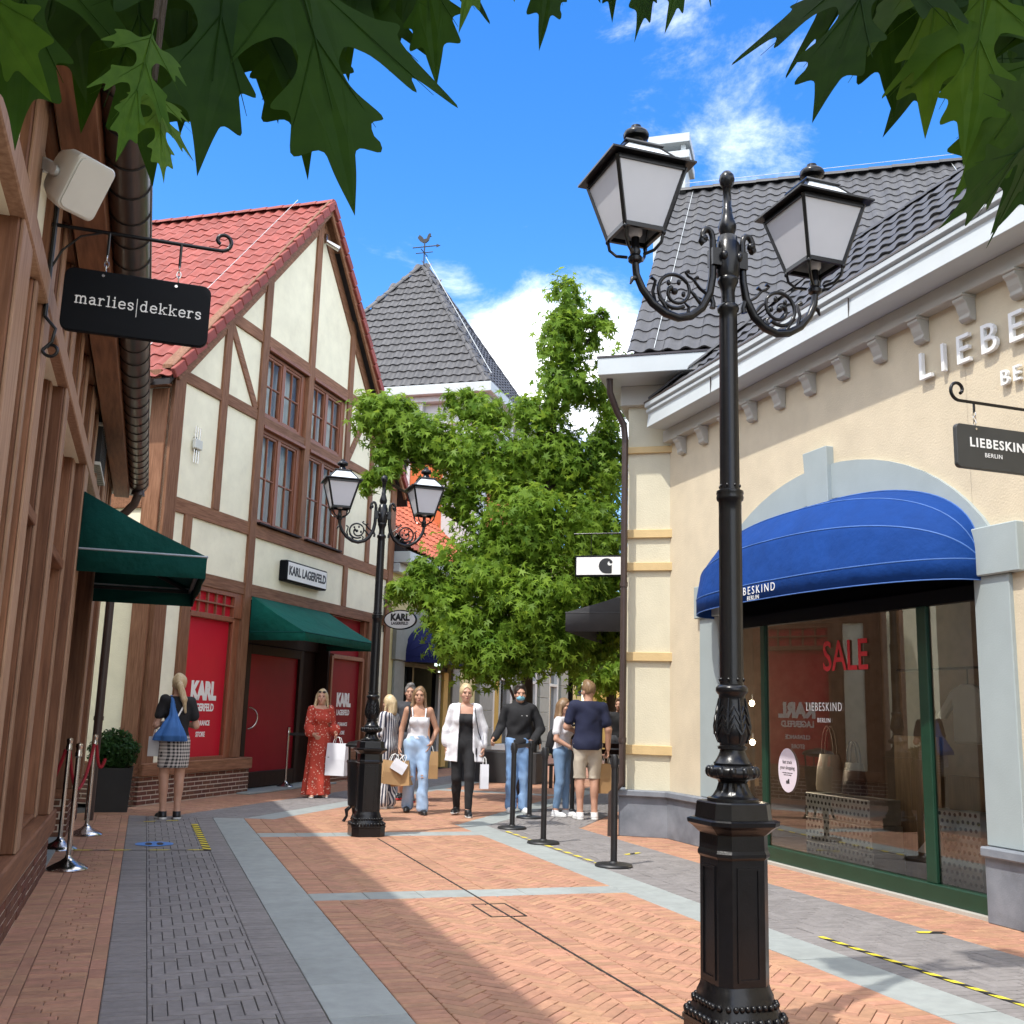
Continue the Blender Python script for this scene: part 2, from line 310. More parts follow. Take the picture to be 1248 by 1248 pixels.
def setting(name, fr='W', at=(0, 0, 0)):
    o = link(bpy.data.objects.new(name, None)); o.matrix_world = FR[fr] @ Matrix.Translation(Vector(at)); OFF[o.name] = Vector(at); o['kind'] = 'structure'; return o
def part(root, name, mb, mats, smooth=None, bev=0, stuff=False, label=None, seg=1):
    off = OFF.get(root.name, Vector((0, 0, 0)))
    if off.length > 0: mb.v = [(p[0] - off.x, p[1] - off.y, p[2] - off.z) for p in mb.v]
    o = link(bpy.data.objects.new(name, to_mesh(name, mb, mats, smooth))); o.parent = root; OFF[o.name] = off
    if bev: b = o.modifiers.new('bevel', 'BEVEL'); b.width = bev; b.segments = seg; b.limit_method = 'ANGLE'
    if stuff: o['kind'] = 'stuff'
    if label: o['label'] = label
    return o
def partm(root, name, me, stuff=False, M=None):
    o = link(bpy.data.objects.new(name, me)); o.parent = root; OFF[o.name] = OFF.get(root.name, Vector((0, 0, 0)))
    if M is not None: o.matrix_local = M
    if stuff: o['kind'] = 'stuff'
    return o
def solo(name, mb, mats, label, cat, group=None, smooth=None, bev=0, fr='W'):
    o = link(bpy.data.objects.new(name, to_mesh(name, mb, mats, smooth))); o.matrix_world = FR[fr].copy()
    if bev: b = o.modifiers.new('bevel', 'BEVEL'); b.width = bev; b.segments = 1; b.limit_method = 'ANGLE'
    return tag(o, label, cat, group)
KIDS = {}
def dup_tree(o, parent=None):
    c = o.copy(); COL.objects.link(c); OFF[c.name] = OFF.get(o.name, Vector((0, 0, 0)))
    if parent is not None: c.parent = parent
    for ch in [x for x in o.children]: dup_tree(ch, c)
    return c
def text_mesh(body, size, extrude=.002, spacing=1., bold=0., align='CENTER', font=None, shear=0., xs=1.):
    """letters as a mesh lying in x (right) / z (up), front at -y"""
    cu = bpy.data.curves.new('lettering', 'FONT'); cu.body = body; cu.size = size; cu.extrude = extrude; cu.space_character = spacing; cu.align_x = align; cu.offset = bold; cu.resolution_u = 3
    cu.align_y = 'CENTER'; o = bpy.data.objects.new('lettering', cu); COL.objects.link(o); dg = bpy.context.evaluated_depsgraph_get(); dg.update()
    me = bpy.data.meshes.new_from_object(o.evaluated_get(dg)); bpy.data.objects.remove(o); bpy.data.curves.remove(cu)
    V = [(v.co.x * xs, -v.co.z, v.co.y) for v in me.vertices]; F = [tuple(p.vertices) for p in me.polygons]; bpy.data.meshes.remove(me); return V, F
def text_part(root, name, body, size, mat, org, right, out, split=None, **k):
    """letters centred on org, reading along right, standing proud along out"""
    V, F = text_mesh(body, size, **k); right = Vector(right).normalized(); out = Vector(out).normalized(); up = Vector((0, 0, 1)); org = Vector(org)
    P = [org + right * x + out * (-y) + up * z for x, y, z in V]
    if split:                             # letters fixed one by one: each its own part
        par = list(range(len(P))); key = {}
        def find(i):
            while par[i] != i: par[i] = par[par[i]]; i = par[i]
            return i
        for i, v in enumerate(V): j = key.setdefault(tuple(round(c, 5) for c in v), i); par[find(i)] = find(j)
        for f in F:
            for q in f[1:]: par[find(q)] = find(f[0])
        gr = {}
        for f in F: gr.setdefault(find(f[0]), []).append(f)
        for fs in gr.values():
            us = sorted({i for f in fs for i in f}); ix_ = {u: n for n, u in enumerate(us)}; mb = MB(); mb.raw([P[u] for u in us], [tuple(ix_[i] for i in f) for f in fs]); part(root, split, mb, mat)
        return
    mb = MB(); mb.raw(P, F); return part(root, name, mb, mat)
def replicate(v, f, mats4):
    """copies of one small mesh under many matrices -> V, F (numpy); f all quads"""
    v = np.asarray(v, float); f = np.asarray(f, int); A = np.asarray([[list(r) for r in m] for m in mats4], float)
    vv = np.einsum('nij,mj->nmi', A[:, :3, :3], v) + A[:, None, :3, 3]; n = len(A)
    return vv.reshape(-1, 3), (f[None] + (np.arange(n) * len(v))[:, None, None]).reshape(-1, f.shape[1])
CAMP = Vector((0, 0, CAMH))
def nearest_first(items, key, n=300): return sorted(items, key=key)[:n]

# ------------------------------------------------------------------ implicit surfaces (bodies and clothes)
def surface_nets(Fd, org, h):
    s = Fd < 0; nx, ny, nzz = Fd.shape
    c = np.zeros((nx - 1, ny - 1, nzz - 1), np.int8)
    for a in (0, 1):
        for b in (0, 1):
            for d in (0, 1): c += s[a:nx - 1 + a, b:ny - 1 + b, d:nzz - 1 + d]
    act = (c > 0) & (c < 8); I = np.argwhere(act); n = len(I); idx = -np.ones(c.shape, np.int64); idx[act] = np.arange(n)
    acc = np.zeros((n, 3)); cnt = np.zeros(n); x, y, z = I.T
    for ax in range(3):
        o = [k for k in range(3) if k != ax]
        for a in (0, 1):
            for b in (0, 1):
                d0 = np.zeros(3, int); d0[o[0]] = a; d0[o[1]] = b; d1 = d0.copy(); d1[ax] = 1
                f0v = Fd[x + d0[0], y + d0[1], z + d0[2]]; f1v = Fd[x + d1[0], y + d1[1], z + d1[2]]; k = (f0v < 0) != (f1v < 0)
                t = f0v[k] / (f0v[k] - f1v[k]); p = np.tile(d0.astype(float), (k.sum(), 1)); p[:, ax] += t; acc[k] += p; cnt[k] += 1
    V = (I + acc / cnt[:, None]) * h + org; Q = []
    for ax in range(3):
        o = [(ax + 1) % 3, (ax + 2) % 3]; sl0 = [slice(None)] * 3; sl1 = [slice(None)] * 3; sl0[ax] = slice(0, -1); sl1[ax] = slice(1, None)
        a, b = s[tuple(sl0)], s[tuple(sl1)]; E = np.argwhere(a != b); m = (E[:, o[0]] > 0) & (E[:, o[1]] > 0) & (E[:, o[0]] < Fd.shape[o[0]] - 1) & (E[:, o[1]] < Fd.shape[o[1]] - 1); E = E[m]
        if not len(E): continue
        flip = a[E[:, 0], E[:, 1], E[:, 2]]; q = np.zeros((len(E), 4), int)
        for j, (da, db) in enumerate(((-1, -1), (0, -1), (0, 0), (-1, 0))):
            e = E.copy(); e[:, o[0]] += da; e[:, o[1]] += db; q[:, j] = idx[e[:, 0], e[:, 1], e[:, 2]]
        q[~flip] = q[~flip][:, ::-1]; Q.append(q)
    return V, np.concatenate(Q)
def sd_cone(P, a, b, ra, rb):
    ab = b - a; L2 = ab @ ab; t = np.clip(((P - a) @ ab) / L2, 0, 1); d = P - a - t[..., None] * ab
    return np.sqrt((d * d).sum(-1)) - (ra + (rb - ra) * t)
def sd_ell(P, c, r, M=None):
    q = P - c
    if M is not None: q = q @ M
    k = np.sqrt(((q / r) ** 2).sum(-1)); k2 = np.sqrt(((q / (r * r)) ** 2).sum(-1)) + 1e-9; return k * (k - 1) / k2
def sd_loft(P, prof, folds=0, amp=0.):
    """vertical loft through ellipses (z, cx, cy, rx, ry)"""
    p = np.array(prof, float); z = P[..., 2]; g = [np.interp(z, p[:, 0], p[:, i]) for i in (1, 2, 3, 4)]
    dx, dy = P[..., 0] - g[0], P[..., 1] - g[1]; th = np.arctan2(dy / g[3], dx / g[2])
    k = np.sqrt((dx / g[2]) ** 2 + (dy / g[3]) ** 2); d = (k - 1) * np.minimum(g[2], g[3])
    if folds: d = d + amp * np.sin(folds * th + 2.2 * np.sin(th * 2 + 1)) * np.clip((p[-1, 0] - z) / max(1e-3, p[-1, 0] - p[0, 0]), 0, 1)
    return np.maximum(d, np.maximum(p[0, 0] - z, z - p[-1, 0]))
def smin(a, b, k):
    h = np.clip(.5 + .5 * (b - a) / k, 0, 1); return b + (a - b) * h - k * h * (1 - h)
def implicit(prims, h, cut=None, noise=0., seed=0):
    """prims: ('c',a,b,ra,rb,k) | ('e',c,r,k[,M]) | ('l',prof,k,folds,amp);  cut(P) -> field that is intersected"""
    lo = np.full(3, 9e9); hi = -lo; bb = []
    for p in prims:
        if p[0] == 'c': a, b = np.minimum(p[1], p[2]) - max(p[3], p[4]), np.maximum(p[1], p[2]) + max(p[3], p[4])
        elif p[0] == 'e': a, b = np.array(p[1]) - max(p[2]), np.array(p[1]) + max(p[2])
        else:
            q = np.array(p[1]); a = np.array([(q[:, 1] - q[:, 3]).min(), (q[:, 2] - q[:, 4]).min(), q[:, 0].min()]); b = np.array([(q[:, 1] + q[:, 3]).max(), (q[:, 2] + q[:, 4]).max(), q[:, 0].max()])
            a = a - p[4]; b = b + p[4]
        bb.append((a, b)); lo = np.minimum(lo, a); hi = np.maximum(hi, b)
    lo = lo - 3 * h - .012; n = np.ceil((hi + 3 * h + .012 - lo) / h).astype(int) + 1; Fd = np.full(tuple(n), .2, np.float64)
    ax = [lo[i] + h * np.arange(n[i]) for i in range(3)]
    for p, (a, b) in zip(prims, bb):
        k = p[3] if p[0] == 'e' else (p[5] if p[0] == 'c' else p[2]); mg = k + 3 * h + .02
        i0 = np.maximum(np.floor((a - mg - lo) / h).astype(int), 0); i1 = np.minimum(np.ceil((b + mg - lo) / h).astype(int) + 1, n); sl = tuple(slice(i0[i], i1[i]) for i in range(3))
        P = np.stack(np.meshgrid(ax[0][sl[0]], ax[1][sl[1]], ax[2][sl[2]], indexing='ij'), -1)
        if p[0] == 'c': d = sd_cone(P, np.array(p[1], float), np.array(p[2], float), p[3], p[4])
        elif p[0] == 'e': d = sd_ell(P, np.array(p[1], float), np.array(p[2], float), p[4] if len(p) > 4 else None)
        else: d = sd_loft(P, p[1], p[3], p[4])
        Fd[sl] = smin(Fd[sl], d, max(k, 1e-4))
    if noise or cut:
        P = np.stack(np.meshgrid(*ax, indexing='ij'), -1)
        if noise:
            r_ = np.random.default_rng(seed); g = 0
            for fq in (14, 23, 37): k3 = r_.normal(size=3) * fq * np.array([1, 1, .6]); g = g + np.sin(P @ k3 + r_.uniform(0, 6) + 1.5 * np.sin(P[..., 2] * fq * .7)) / (fq / 14)
            Fd = Fd + noise * g
        if cut: Fd = np.maximum(Fd, cut(P))
    return surface_nets(Fd, lo, h)
# ------------------------------------------------------------------ ground and paving
g = MB(); g.face([(-300, -300, -.06), (300, -300, -.06), (300, 300, -.06), (-300, 300, -.06)])
go = link(bpy.data.objects.new('ground', to_mesh('ground', g, 'asphalt'))); go['kind'] = 'structure'

def meet(v, kx):                     # where a line along the street meets a line along the bend (world x, y)
    u = (v * (math.cos(R(16.4)) * math.cos(R(18.5)) - math.sin(R(16.4)) * math.sin(R(18.5))) - kx) / math.sin(R(34.9)); p = S2W(v, u); return np.array([p.x, p.y])
def w2(fr, x, y): p = FR[fr] @ Vector((x, y, 0)); return np.array([p.x, p.y])
def clip(poly, hp):                  # hp: (n, c) keep n.p <= c
    n, c = hp; o = []
    for i in range(len(poly)):
        a, b = poly[i], poly[(i + 1) % len(poly)]; da, db = n @ a - c, n @ b - c
        if da <= 0: o.append(a)
        if (da < 0) != (db < 0) and abs(da - db) > 1e-12: o.append(a + (b - a) * (da / (da - db)))
    return o
def area(p): return .5 * sum(p[i][0] * p[(i + 1) % len(p)][1] - p[(i + 1) % len(p)][0] * p[i][1] for i in range(len(p)))
def halfplanes(poly, inset=0.):
    if area(poly) < 0: poly = poly[::-1]
    out = []
    for i in range(len(poly)):
        a, b = poly[i], poly[(i + 1) % len(poly)]; d = (b - a) / (np.linalg.norm(b - a) + 1e-12); n = np.array([d[1], -d[0]]); out.append((n, n @ a - inset))
    return poly, out
BW, BL, JT = .064, .204, .0045
def pat_herring(x0, x1, y0, y1, ang):
    W = .0685; n = 3; c = np.array([(x0 + x1) / 2, (y0 + y1) / 2]); rad = math.hypot(x1 - x0, y1 - y0) / 2 + .4; m = int(rad / W) + 2; ca, sa = math.cos(ang), math.sin(ang); out = []
    for j in range(-m, m):
        for i in range(-m, m):
            q = (i - j) % (2 * n)
            if q == 0: p = ((i + 1.5) * W, (j + .5) * W); a = 0.
            elif q == 2 * n - 1: p = ((i + .5) * W, (j + 1.5) * W); a = math.pi / 2
            else: continue
            if abs(p[0]) > rad or abs(p[1]) > rad: continue
            out.append((c[0] + ca * p[0] - sa * p[1], c[1] + sa * p[0] + ca * p[1], BL - .003, BW, a + ang))
    return out
def pat_rows(x0, x1, y0, y1, lens, pitch=.0685, shift=None):
    """courses laid across (long side along x)"""
    out = []; j = 0; y = y0
    while y < y1:
        x = x0; k = 0; ls = lens[j % len(lens)]
        while x < x1 - .01:
            l = ls[k % len(ls)]; out.append((x + l / 2, y + pitch / 2, l - JT, pitch - JT, 0.)); x += l; k += 1
        y += pitch; j += 1
    return out
def pat_cols(x0, x1, y0, y1, l=.209, stag=0.):
    """stretchers laid lengthwise (long side along y)"""
    return [((x0 + x1) / 2, y + stag + l / 2, l - JT, (x1 - x0) - JT, math.pi / 2) for y in np.arange(y0 - l, y1, l)]
def brick_faces(poly, z, b=.004, dep=.022):
    """top, bevel and sides of one paver"""
    n = len(poly); c = sum(poly) / n; vs = []
    for p in poly:
        d = c - p; l = np.linalg.norm(d); vs.append((*(p + d / max(l, 1e-6) * min(b * 1.4, l * .4)), z))
    for p in poly: vs.append((*p, z - b * .8))
    for p in poly: vs.append((*p, z - dep))
    fs = [tuple(range(n))] + [(n + i, n + (i + 1) % n, (i + 1) % n, i) for i in range(n)] + [(2 * n + i, 2 * n + (i + 1) % n, n + (i + 1) % n, n + i) for i in range(n)]
    return vs, fs
class Pave:
    def __init__(s, name, mat, joint, piece, indiv=True):
        s.name, s.mat, s.piece = name, mat, piece; s.bed = MB(); s.full = []; s.cut = []; s.joint = joint; s.indiv = indiv
    def field(s, fr, x0, x1, y0, y1, pattern, clips=(), z=0.):
        poly = [w2(fr, x0, y0), w2(fr, x1, y0), w2(fr, x1, y1), w2(fr, x0, y1)]
        for h in clips: poly = clip(poly, h)
        if len(poly) < 3: return
        poly, hps = halfplanes(poly, JT / 2); s.bed.face([(*p, -.010 + z) for p in (poly if area(poly) > 0 else poly[::-1])])
        fa = math.atan2(FR[fr][1][0], FR[fr][0][0])
        for cx, cy, l, wd, a in pattern:
            ca, sa = math.cos(a), math.sin(a); q = []
            for dx, dy in ((-l / 2, -wd / 2), (l / 2, -wd / 2), (l / 2, wd / 2), (-l / 2, wd / 2)): q.append(w2(fr, cx + ca * dx - sa * dy, cy + sa * dx + ca * dy))
            ins = [max(n @ p - c for p in q) for n, c in hps]; mx = max(ins)
            if mx <= 1e-9: p = w2(fr, cx, cy); s.full.append((p[0], p[1], l, wd, a + fa, z + rng.normal() * .0007)); continue
            if min(min(n @ p - c for p in q) - 0 for n, c in hps) > 0 and mx > .3: continue
            for h in hps:
                q = clip(q, h)
                if len(q) < 3: break
            if len(q) >= 3 and abs(area(q)) > 2.5e-4: s.cut.append((q, z + rng.normal() * .0007))
    def done(s, nmax=300):
        root = link(bpy.data.objects.new(s.name, to_mesh(s.name, s.bed, s.joint))); root['kind'] = 'structure'
        def inview(b):
            d = Vector((b[0], b[1], 0)) - CAMP; zc = d.dot(f0); 
            return zc > .2 and abs(d.dot(ix) / zc) < .5 and abs(d.dot(iy) / zc) < .5
        order = sorted(s.full, key=lambda b: (not inview(b), b[0] ** 2 + b[1] ** 2)); near, rest = (order[:nmax], order[nmax:]); cache = {}
        for x, y, l, wd, a, z in near:
            k = (round(l, 3), round(wd, 3))
            if k not in cache:
                vs, fs = brick_faces([np.array(p) for p in ((-l / 2, -wd / 2), (l / 2, -wd / 2), (l / 2, wd / 2), (-l / 2, wd / 2))], 0); m = MB(); m.raw(vs, fs); cache[k] = to_mesh(s.piece, m, s.mat)
            o = link(bpy.data.objects.new(s.piece, cache[k])); o.parent = root; o.location = (x, y, z); o.rotation_euler = (rng.normal() * .004, rng.normal() * .004, a)
        m = MB()
        for x, y, l, wd, a, z in rest:
            ca, sa = math.cos(a), math.sin(a); vs, fs = brick_faces([np.array((x + ca * dx - sa * dy, y + sa * dx + ca * dy)) for dx, dy in ((-l / 2, -wd / 2), (l / 2, -wd / 2), (l / 2, wd / 2), (-l / 2, wd / 2))], z); m.raw(vs, fs, 0, float(rng.random()))
        for q, z in s.cut:
            if area(q) < 0: q = q[::-1]
            vs, fs = brick_faces(q, z); m.raw(vs, fs, 0, float(rng.random()))
        if m.v:
            o = link(bpy.data.objects.new(s.piece + '_field', to_mesh(s.piece, m, s.mat))); o.parent = root; o['kind'] = 'stuff'
def line_hp(a, b, side):             # half-plane on one side of line a-b
    d = (b - a) / np.linalg.norm(b - a); n = np.array([d[1], -d[0]]) * side; return (n, n @ a)
mA, mB_, mC, mD = meet(-.70, -9.12), meet(1.31, -6.74), meet(3.86, -4.5), meet(6.06, -2.33)
near = [line_hp(mA, mD, 1)]; far = [line_hp(mA, mD, -1)]
if near[0][0] @ np.array([0, 5.]) > near[0][1]: near, far = far, near
U0, U1, K0, K1 = 2.2, 16.5, 9.5, 25.
terra = Pave('terracotta_pavement', 'terracotta', 'terracotta_joint', 'brick')
grey = Pave('grey_pavement', 'grey_paver', 'paver_joint', 'paver')
stone = Pave('stone_edging', 'stone_slab', 'paver_joint', 'slab')
herr = Pave('herringbone_pavement', 'terracotta', 'terracotta_joint', 'brick')
# left side of the street
terra.field('S', -.72, -.525, U0, U1, pat_rows(-.72, -.525, U0, U1, [[.195]]), near)
terra.field('S', -.525, -.46, U0, U1, pat_cols(-.525, -.46, U0, U1), near)
terra.field('S', -.46, -.165, U0, U1, pat_rows(-.46, -.165, U0, U1, [[.205, .09], [.17, .125], [.125, .17], [.09, .205], [.125, .17], [.17, .125]]), near)
terra.field('S', -.165, -.08, U0, U1, pat_cols(-.165, -.08, U0, U1, .209, .07), near)
grey.field('S', -.08, .13, U0, U1, pat_rows(-.08, .13, U0, U1, [[.21]]), near)
grey.field('S', .13, .725, U0, U1, pat_herring(.13, .725, U0, U1, 0), near)
grey.field('S', .725, .93, U0, U1, pat_rows(.725, .93, U0, U1, [[.205]]), near)
stone.field('S', .93, 1.31, U0, U1, pat_rows(.93, 1.31, U0, U1, [[.38]], .61), near)
# middle
bands = [(U0, 8.30), (8.62, 12.30), (12.66, U1)]
for a, b in bands:
    herr.field('S', 1.31, 1.505, a, b, pat_rows(1.31, 1.505, a, b, [[.195]]), near)
    herr.field('S', 1.505, 2.40, a, b, pat_herring(1.505, 2.40, a, b, math.pi / 4), near)
    herr.field('S', 2.40, 2.74, a, b, pat_rows(2.40, 2.74, a, b, [[.2, .14], [.14, .2]]), near)
    herr.field('S', 2.74, 3.665, a, b, pat_herring(2.74, 3.665, a, b, math.pi / 4), near)
    herr.field('S', 3.665, 3.86, a, b, pat_rows(3.665, 3.86, a, b, [[.195]]), near)
for a, b in ((8.30, 8.62), (12.30, 12.66)): stone.field('S', 1.31, 3.86, a, b, pat_rows(1.31, 3.86, a, b, [[.425]], b - a), near)
# right side
stone.field('S', 3.86, 4.235, U0, U1, pat_rows(3.86, 4.235, U0, U1, [[.375]], .61), near)
grey.field('S', 4.235, 4.44, U0, U1, pat_rows(4.235, 4.44, U0, U1, [[.205]]), near)
grey.field('S', 4.44, 5.155, U0, U1, pat_herring(4.44, 5.155, U0, U1, 0), near)
grey.field('S', 5.155, 5.36, U0, U1, pat_rows(5.155, 5.36, U0, U1, [[.205]]), near)
terra.field('S', 5.36, 6.12, U0, U1, pat_rows(5.36, 6.12, U0, U1, [[.205], [.1, .205]]), near)
# beyond the bend
terra.field('K', -9.14, -8.02, K0, K1, pat_rows(-9.14, -8.02, K0, K1, [[.205], [.1, .205]]), far)
grey.field('K', -8.02, -7.12, K0, K1, pat_herring(-8.02, -7.12, K0, K1, 0), far)
stone.field('K', -7.12, -6.74, K0, K1, pat_rows(-7.12, -6.74, K0, K1, [[.38]], .61), far)
for a, b in ((K0, 18.6), (19.0, K1)):
    herr.field('K', -6.74, -6.545, a, b, pat_rows(-6.74, -6.545, a, b, [[.195]]), far)
    herr.field('K', -6.545, -4.695, a, b, pat_herring(-6.545, -4.695, a, b, math.pi / 4), far)
    herr.field('K', -4.695, -4.5, a, b, pat_rows(-4.695, -4.5, a, b, [[.195]]), far)
stone.field('K', -6.74, -4.5, 18.6, 19.0, pat_rows(-6.74, -4.5, 18.6, 19., [[.448]], .4), far)
stone.field('K', -4.5, -4.12, K0, K1, pat_rows(-4.5, -4.12, K0, K1, [[.38]], .61), far)
grey.field('K', -4.12, -3.0, K0, K1, pat_herring(-4.12, -3.0, K0, K1, 0), far)
terra.field('K', -3.0, -2.3, K0, K1, pat_rows(-3.0, -2.3, K0, K1, [[.205], [.1, .205]]), far)
for p in (terra, grey, stone, herr): p.done()
# street beyond, where single bricks can no longer be told apart
m = MB(); m.face([K2W(*p, -.006) for p in ((-9.2, K1), (-2.2, K1), (8, 60), (-9.2, 60))]); o = link(bpy.data.objects.new('far_pavement', to_mesh('far_pavement', m, 'terracotta'))); o['kind'] = 'structure'
# drain slot and its cover
m = MB(); m.box(2.563, 2.579, 2.2, 12.05, -.004, .003)
solo('drain_channel', m, 'drain', 'narrow dark drain slot running along the middle of the herringbone bricks', 'drain', fr='S')
m = MB(); x0, x1, y0, y1 = 2.43, 2.70, 7.46, 7.96
for b in ((x0, x1, y0, y0 + .012), (x0, x1, y1 - .012, y1), (x0, x0 + .012, y0 + .012, y1 - .012), (x1 - .012, x1, y0 + .012, y1 - .012)): m.box(*b, -.004, .004)
solo('drain_cover', m, 'drain', 'rectangular metal-edged cover set into bricks on the drain slot', 'drain cover', fr='S')
# hazard tape and stickers on the paving
def tape(label, a, b, wd=.05, seg=.11, fr='S', alt=('tape_yellow', 'tape_black'), group=None):
    a, b = Vector((*a, .0045)), Vector((*b, .0045)); d = (b - a); n = max(1, int(d.length / seg)); d.normalize(); s = Vector((-d.y, d.x, 0)) * wd / 2; mb = MB(); l = (b - a).length / n; sk = d * wd * .5
    for i in range(n):
        p, q = a + d * l * i, a + d * l * (i + 1); e0 = sk if i else sk * 0; e1 = sk if i < n - 1 else sk * 0
        mb.prism([p - s - e0, q - s - e1, q + s + e1, p + s + e0], (0, 0, .0008), i % 2)
    return solo('hazard_tape', mb, list(alt), label, 'tape', group, fr=fr)
tape('long yellow and black tape strip across grey pavers right of the near lamp', (4.415, 6.42), (4.45, 4.55), .045, .085)
tape('short yellow and black tape mark on grey pavers below the shop window', (5.20, 6.42), (5.40, 6.38), .05, .07)
tape('yellow striped tape running away across grey pavers, ahead of the blue sticker', (.675, 13.6), (.70, 11.2), .075, .10)
tape('faint yellow tape line crossing the grey pavers by the silver posts', (-.55, 11.35), (.70, 11.25), .035, .16, alt=('tape_yellow', 'grey_paver'))
tape('faint short tape line across grey pavers at the feet of the woman with blue bag', (.10, 13.9), (.50, 14.05), .035, .12, alt=('tape_yellow', 'grey_paver'))
tape('yellow dashed tape along the edge of the grey pavers by the black queue posts', (4.27, 12.6), (4.30, 9.8), .05, .13, alt=('tape_yellow', 'grey_paver'))
tape('worn tape scrap on grey pavers in front of the bluestone plinth', (4.85, 10.46), (5.07, 10.58), .045, .07)
m = MB(); m.prism([(.206 + .15 * math.cos(a) * (1 if abs(math.cos(a)) < .75 else 1.25), 11.76 + .19 * math.sin(a), .0045) for a in np.linspace(0, 2 * math.pi, 24, endpoint=False)], (0, 0, .0008))
for sx in (-1, 1): m.prism([(.206 + sx * .055 + .035 * math.cos(a), 11.76 + .11 * math.sin(a), .0054) for a in np.linspace(0, 2 * math.pi, 12, endpoint=False)], (0, 0, .0006), 1)
solo('floor_sticker', m, ['sticker_blue', 'print_dark'], 'blue floor sticker with two dark footprints on grey pavers', 'sticker', fr='S')
# ------------------------------------------------------------------ tiled roofs
def tile_geo(w, l, amp, lift, lip=.022):
    xs = [0, .14, .28, .42, .58, .74, .88, 1.0]; hs = [.35, .82, 1.0, .78, .22, 0, .06, .35]
    lo = [(x * w, 0, h * amp + lift) for x, h in zip(xs, hs)]; hi = [(x * w, l, h * amp + .004) for x, h in zip(xs, hs)]; fr = [(x * w, .004, h * amp + lift - lip) for x, h in zip(xs, hs)]
    n = len(xs); v = lo + hi + fr
    f = [(i, i + 1, n + i + 1, n + i) for i in range(n - 1)] + [(2 * n + i, 2 * n + i + 1, i + 1, i) for i in range(n - 1)]
    return v, f
def roof_slope(root, fr, org, X, Y, cols, rows, w, l, mat, nmax=300, mask=None, amp=.038, lift=.020, flip=False, name='roof_tile'):
    """cols x rows of pantiles laid from org: X along the eaves, Y up the slope (frame coordinates)"""
    X, Y = Vector(X).normalized(), Vector(Y).normalized(); Z = X.cross(Y); org = Vector(org) - OFF.get(root.name, Vector())
    v, f = tile_geo(w, l * 1.08, amp, lift); mb = MB(); mb.raw(v, f); me = to_mesh(name, mb, mat, 50); B = Matrix((X, Y, Z)).transposed(); its = []
    for j in range(rows):
        for i in range(cols):
            if mask and not mask((i + .5) * w, (j + .5) * l): continue
            p = org + X * (i * w) + Y * (j * l); tw = Matrix.Rotation(rng.normal() * .006, 3, 'Z') @ Matrix.Rotation(rng.normal() * .008, 3, 'X')
            M = Matrix.Translation(p + Z * (rng.normal() * .002)) @ (B @ tw).to_4x4(); its.append(M)
    W = FR[fr] @ Matrix.Translation(OFF.get(root.name, Vector()))
    its.sort(key=lambda M: ((W @ M).translation - CAMP).length)
    for M in its[:nmax]: partm(root, name, me, M=M)
    if its[nmax:]:
        V, Fq = replicate(v, f, its[nmax:]); r = np.repeat(rng.random(len(its[nmax:])), len(f)); partm(root, name + '_field', np_mesh(name, V, Fq, mat, r, 50), stuff=True)
def ridge_row(root, a, b, mat, r=.11, step=.36, name='ridge_tile', up=(0, 0, 1)):
    a, b = Vector(a), Vector(b); d = (b - a); n = max(1, int(d.length / step)); d.normalize(); s = d.cross(Vector(up)).normalized(); u = s.cross(d)
    off = OFF.get(root.name, Vector())
    for i in range(n):
        p, q = a + d * (i * step), a + d * ((i + 1.12) * step); mb = MB(); k = 7
        for e, rr, lft in ((p, r, 0), (q, r * .9, -.004)):
            for j in range(k): t = math.pi * (j / (k - 1)); mb.v.append(tuple(e + s * (rr * math.cos(t)) + u * (rr * .8 * math.sin(t) + lft)))
        mb.f = [(j, j + 1, k + j + 1, k + j) for j in range(k - 1)] + [tuple(range(k)), tuple(range(2 * k - 1, k - 1, -1))]; mb.m = [0] * len(mb.f); mb.r = [0.] * len(mb.f)
        part(root, name, mb, mat, 50)
def brick_rows(root, fr, x, y0, y1, z0, rows, bl=.200, bh=.0475, jh=.0165, face=1, mat='brick', axis='y', nmax=300):
    """running bond bricks on a face; axis y: face at x, bricks along y; axis x: face at y=x, bricks along x"""
    off = OFF.get(root.name, Vector()); dep = .05; sh = {}
    def mesh(l):
        k = round(l, 3)
        if k not in sh:
            m = MB()
            if axis == 'y': m.box(-dep if face > 0 else 0, 0 if face > 0 else dep, 0, l, 0, bh)
            else: m.box(0, l, -dep if face > 0 else 0, 0 if face > 0 else dep, 0, bh)
            sh[k] = to_mesh('brick', m, mat)
        return sh[k]
    for j in range(rows):
        y = y0 - (0 if j % 2 == 0 else (bl + jh) / 2); z = z0 + jh + j * (bh + jh)
        while y < y1 - .02:
            a, b = max(y, y0), min(y + bl, y1)
            if b - a > .03:
                px = x + rng.normal() * .0015
                p = Vector((px, a, z)) if axis == 'y' else Vector((a, px, z))
                partm(root, 'brick', mesh(b - a), M=Matrix.Translation(p - off))
            y += bl + jh

# ------------------------------------------------------------------ half-timbered gable building beyond the bend
KX = -9.14
gb = thing('gable_building', 'half-timbered house with steep red tiled gable roof, red posters and green door awning', 'building', 'K', (KX, 17.4, 0))
def kbox(k0, k1, z0, z1, d0, d1, mi=0, mb=None): mb = mb or MB(); return mb.box(KX + d0, KX + d1, k0, k1, z0, z1, mi)
def kpoly(pts, d0, d1): m = MB(); m.prism([(KX + d0, k, z) for k, z in pts], (d1 - d0, 0, 0)); return m
SL = (11.05 - 6.4) / (17.4 - 13.05); rk = lambda k: 6.4 + (k - 13.05) * SL if k < 17.4 else 11.05 - (k - 17.4) * SL
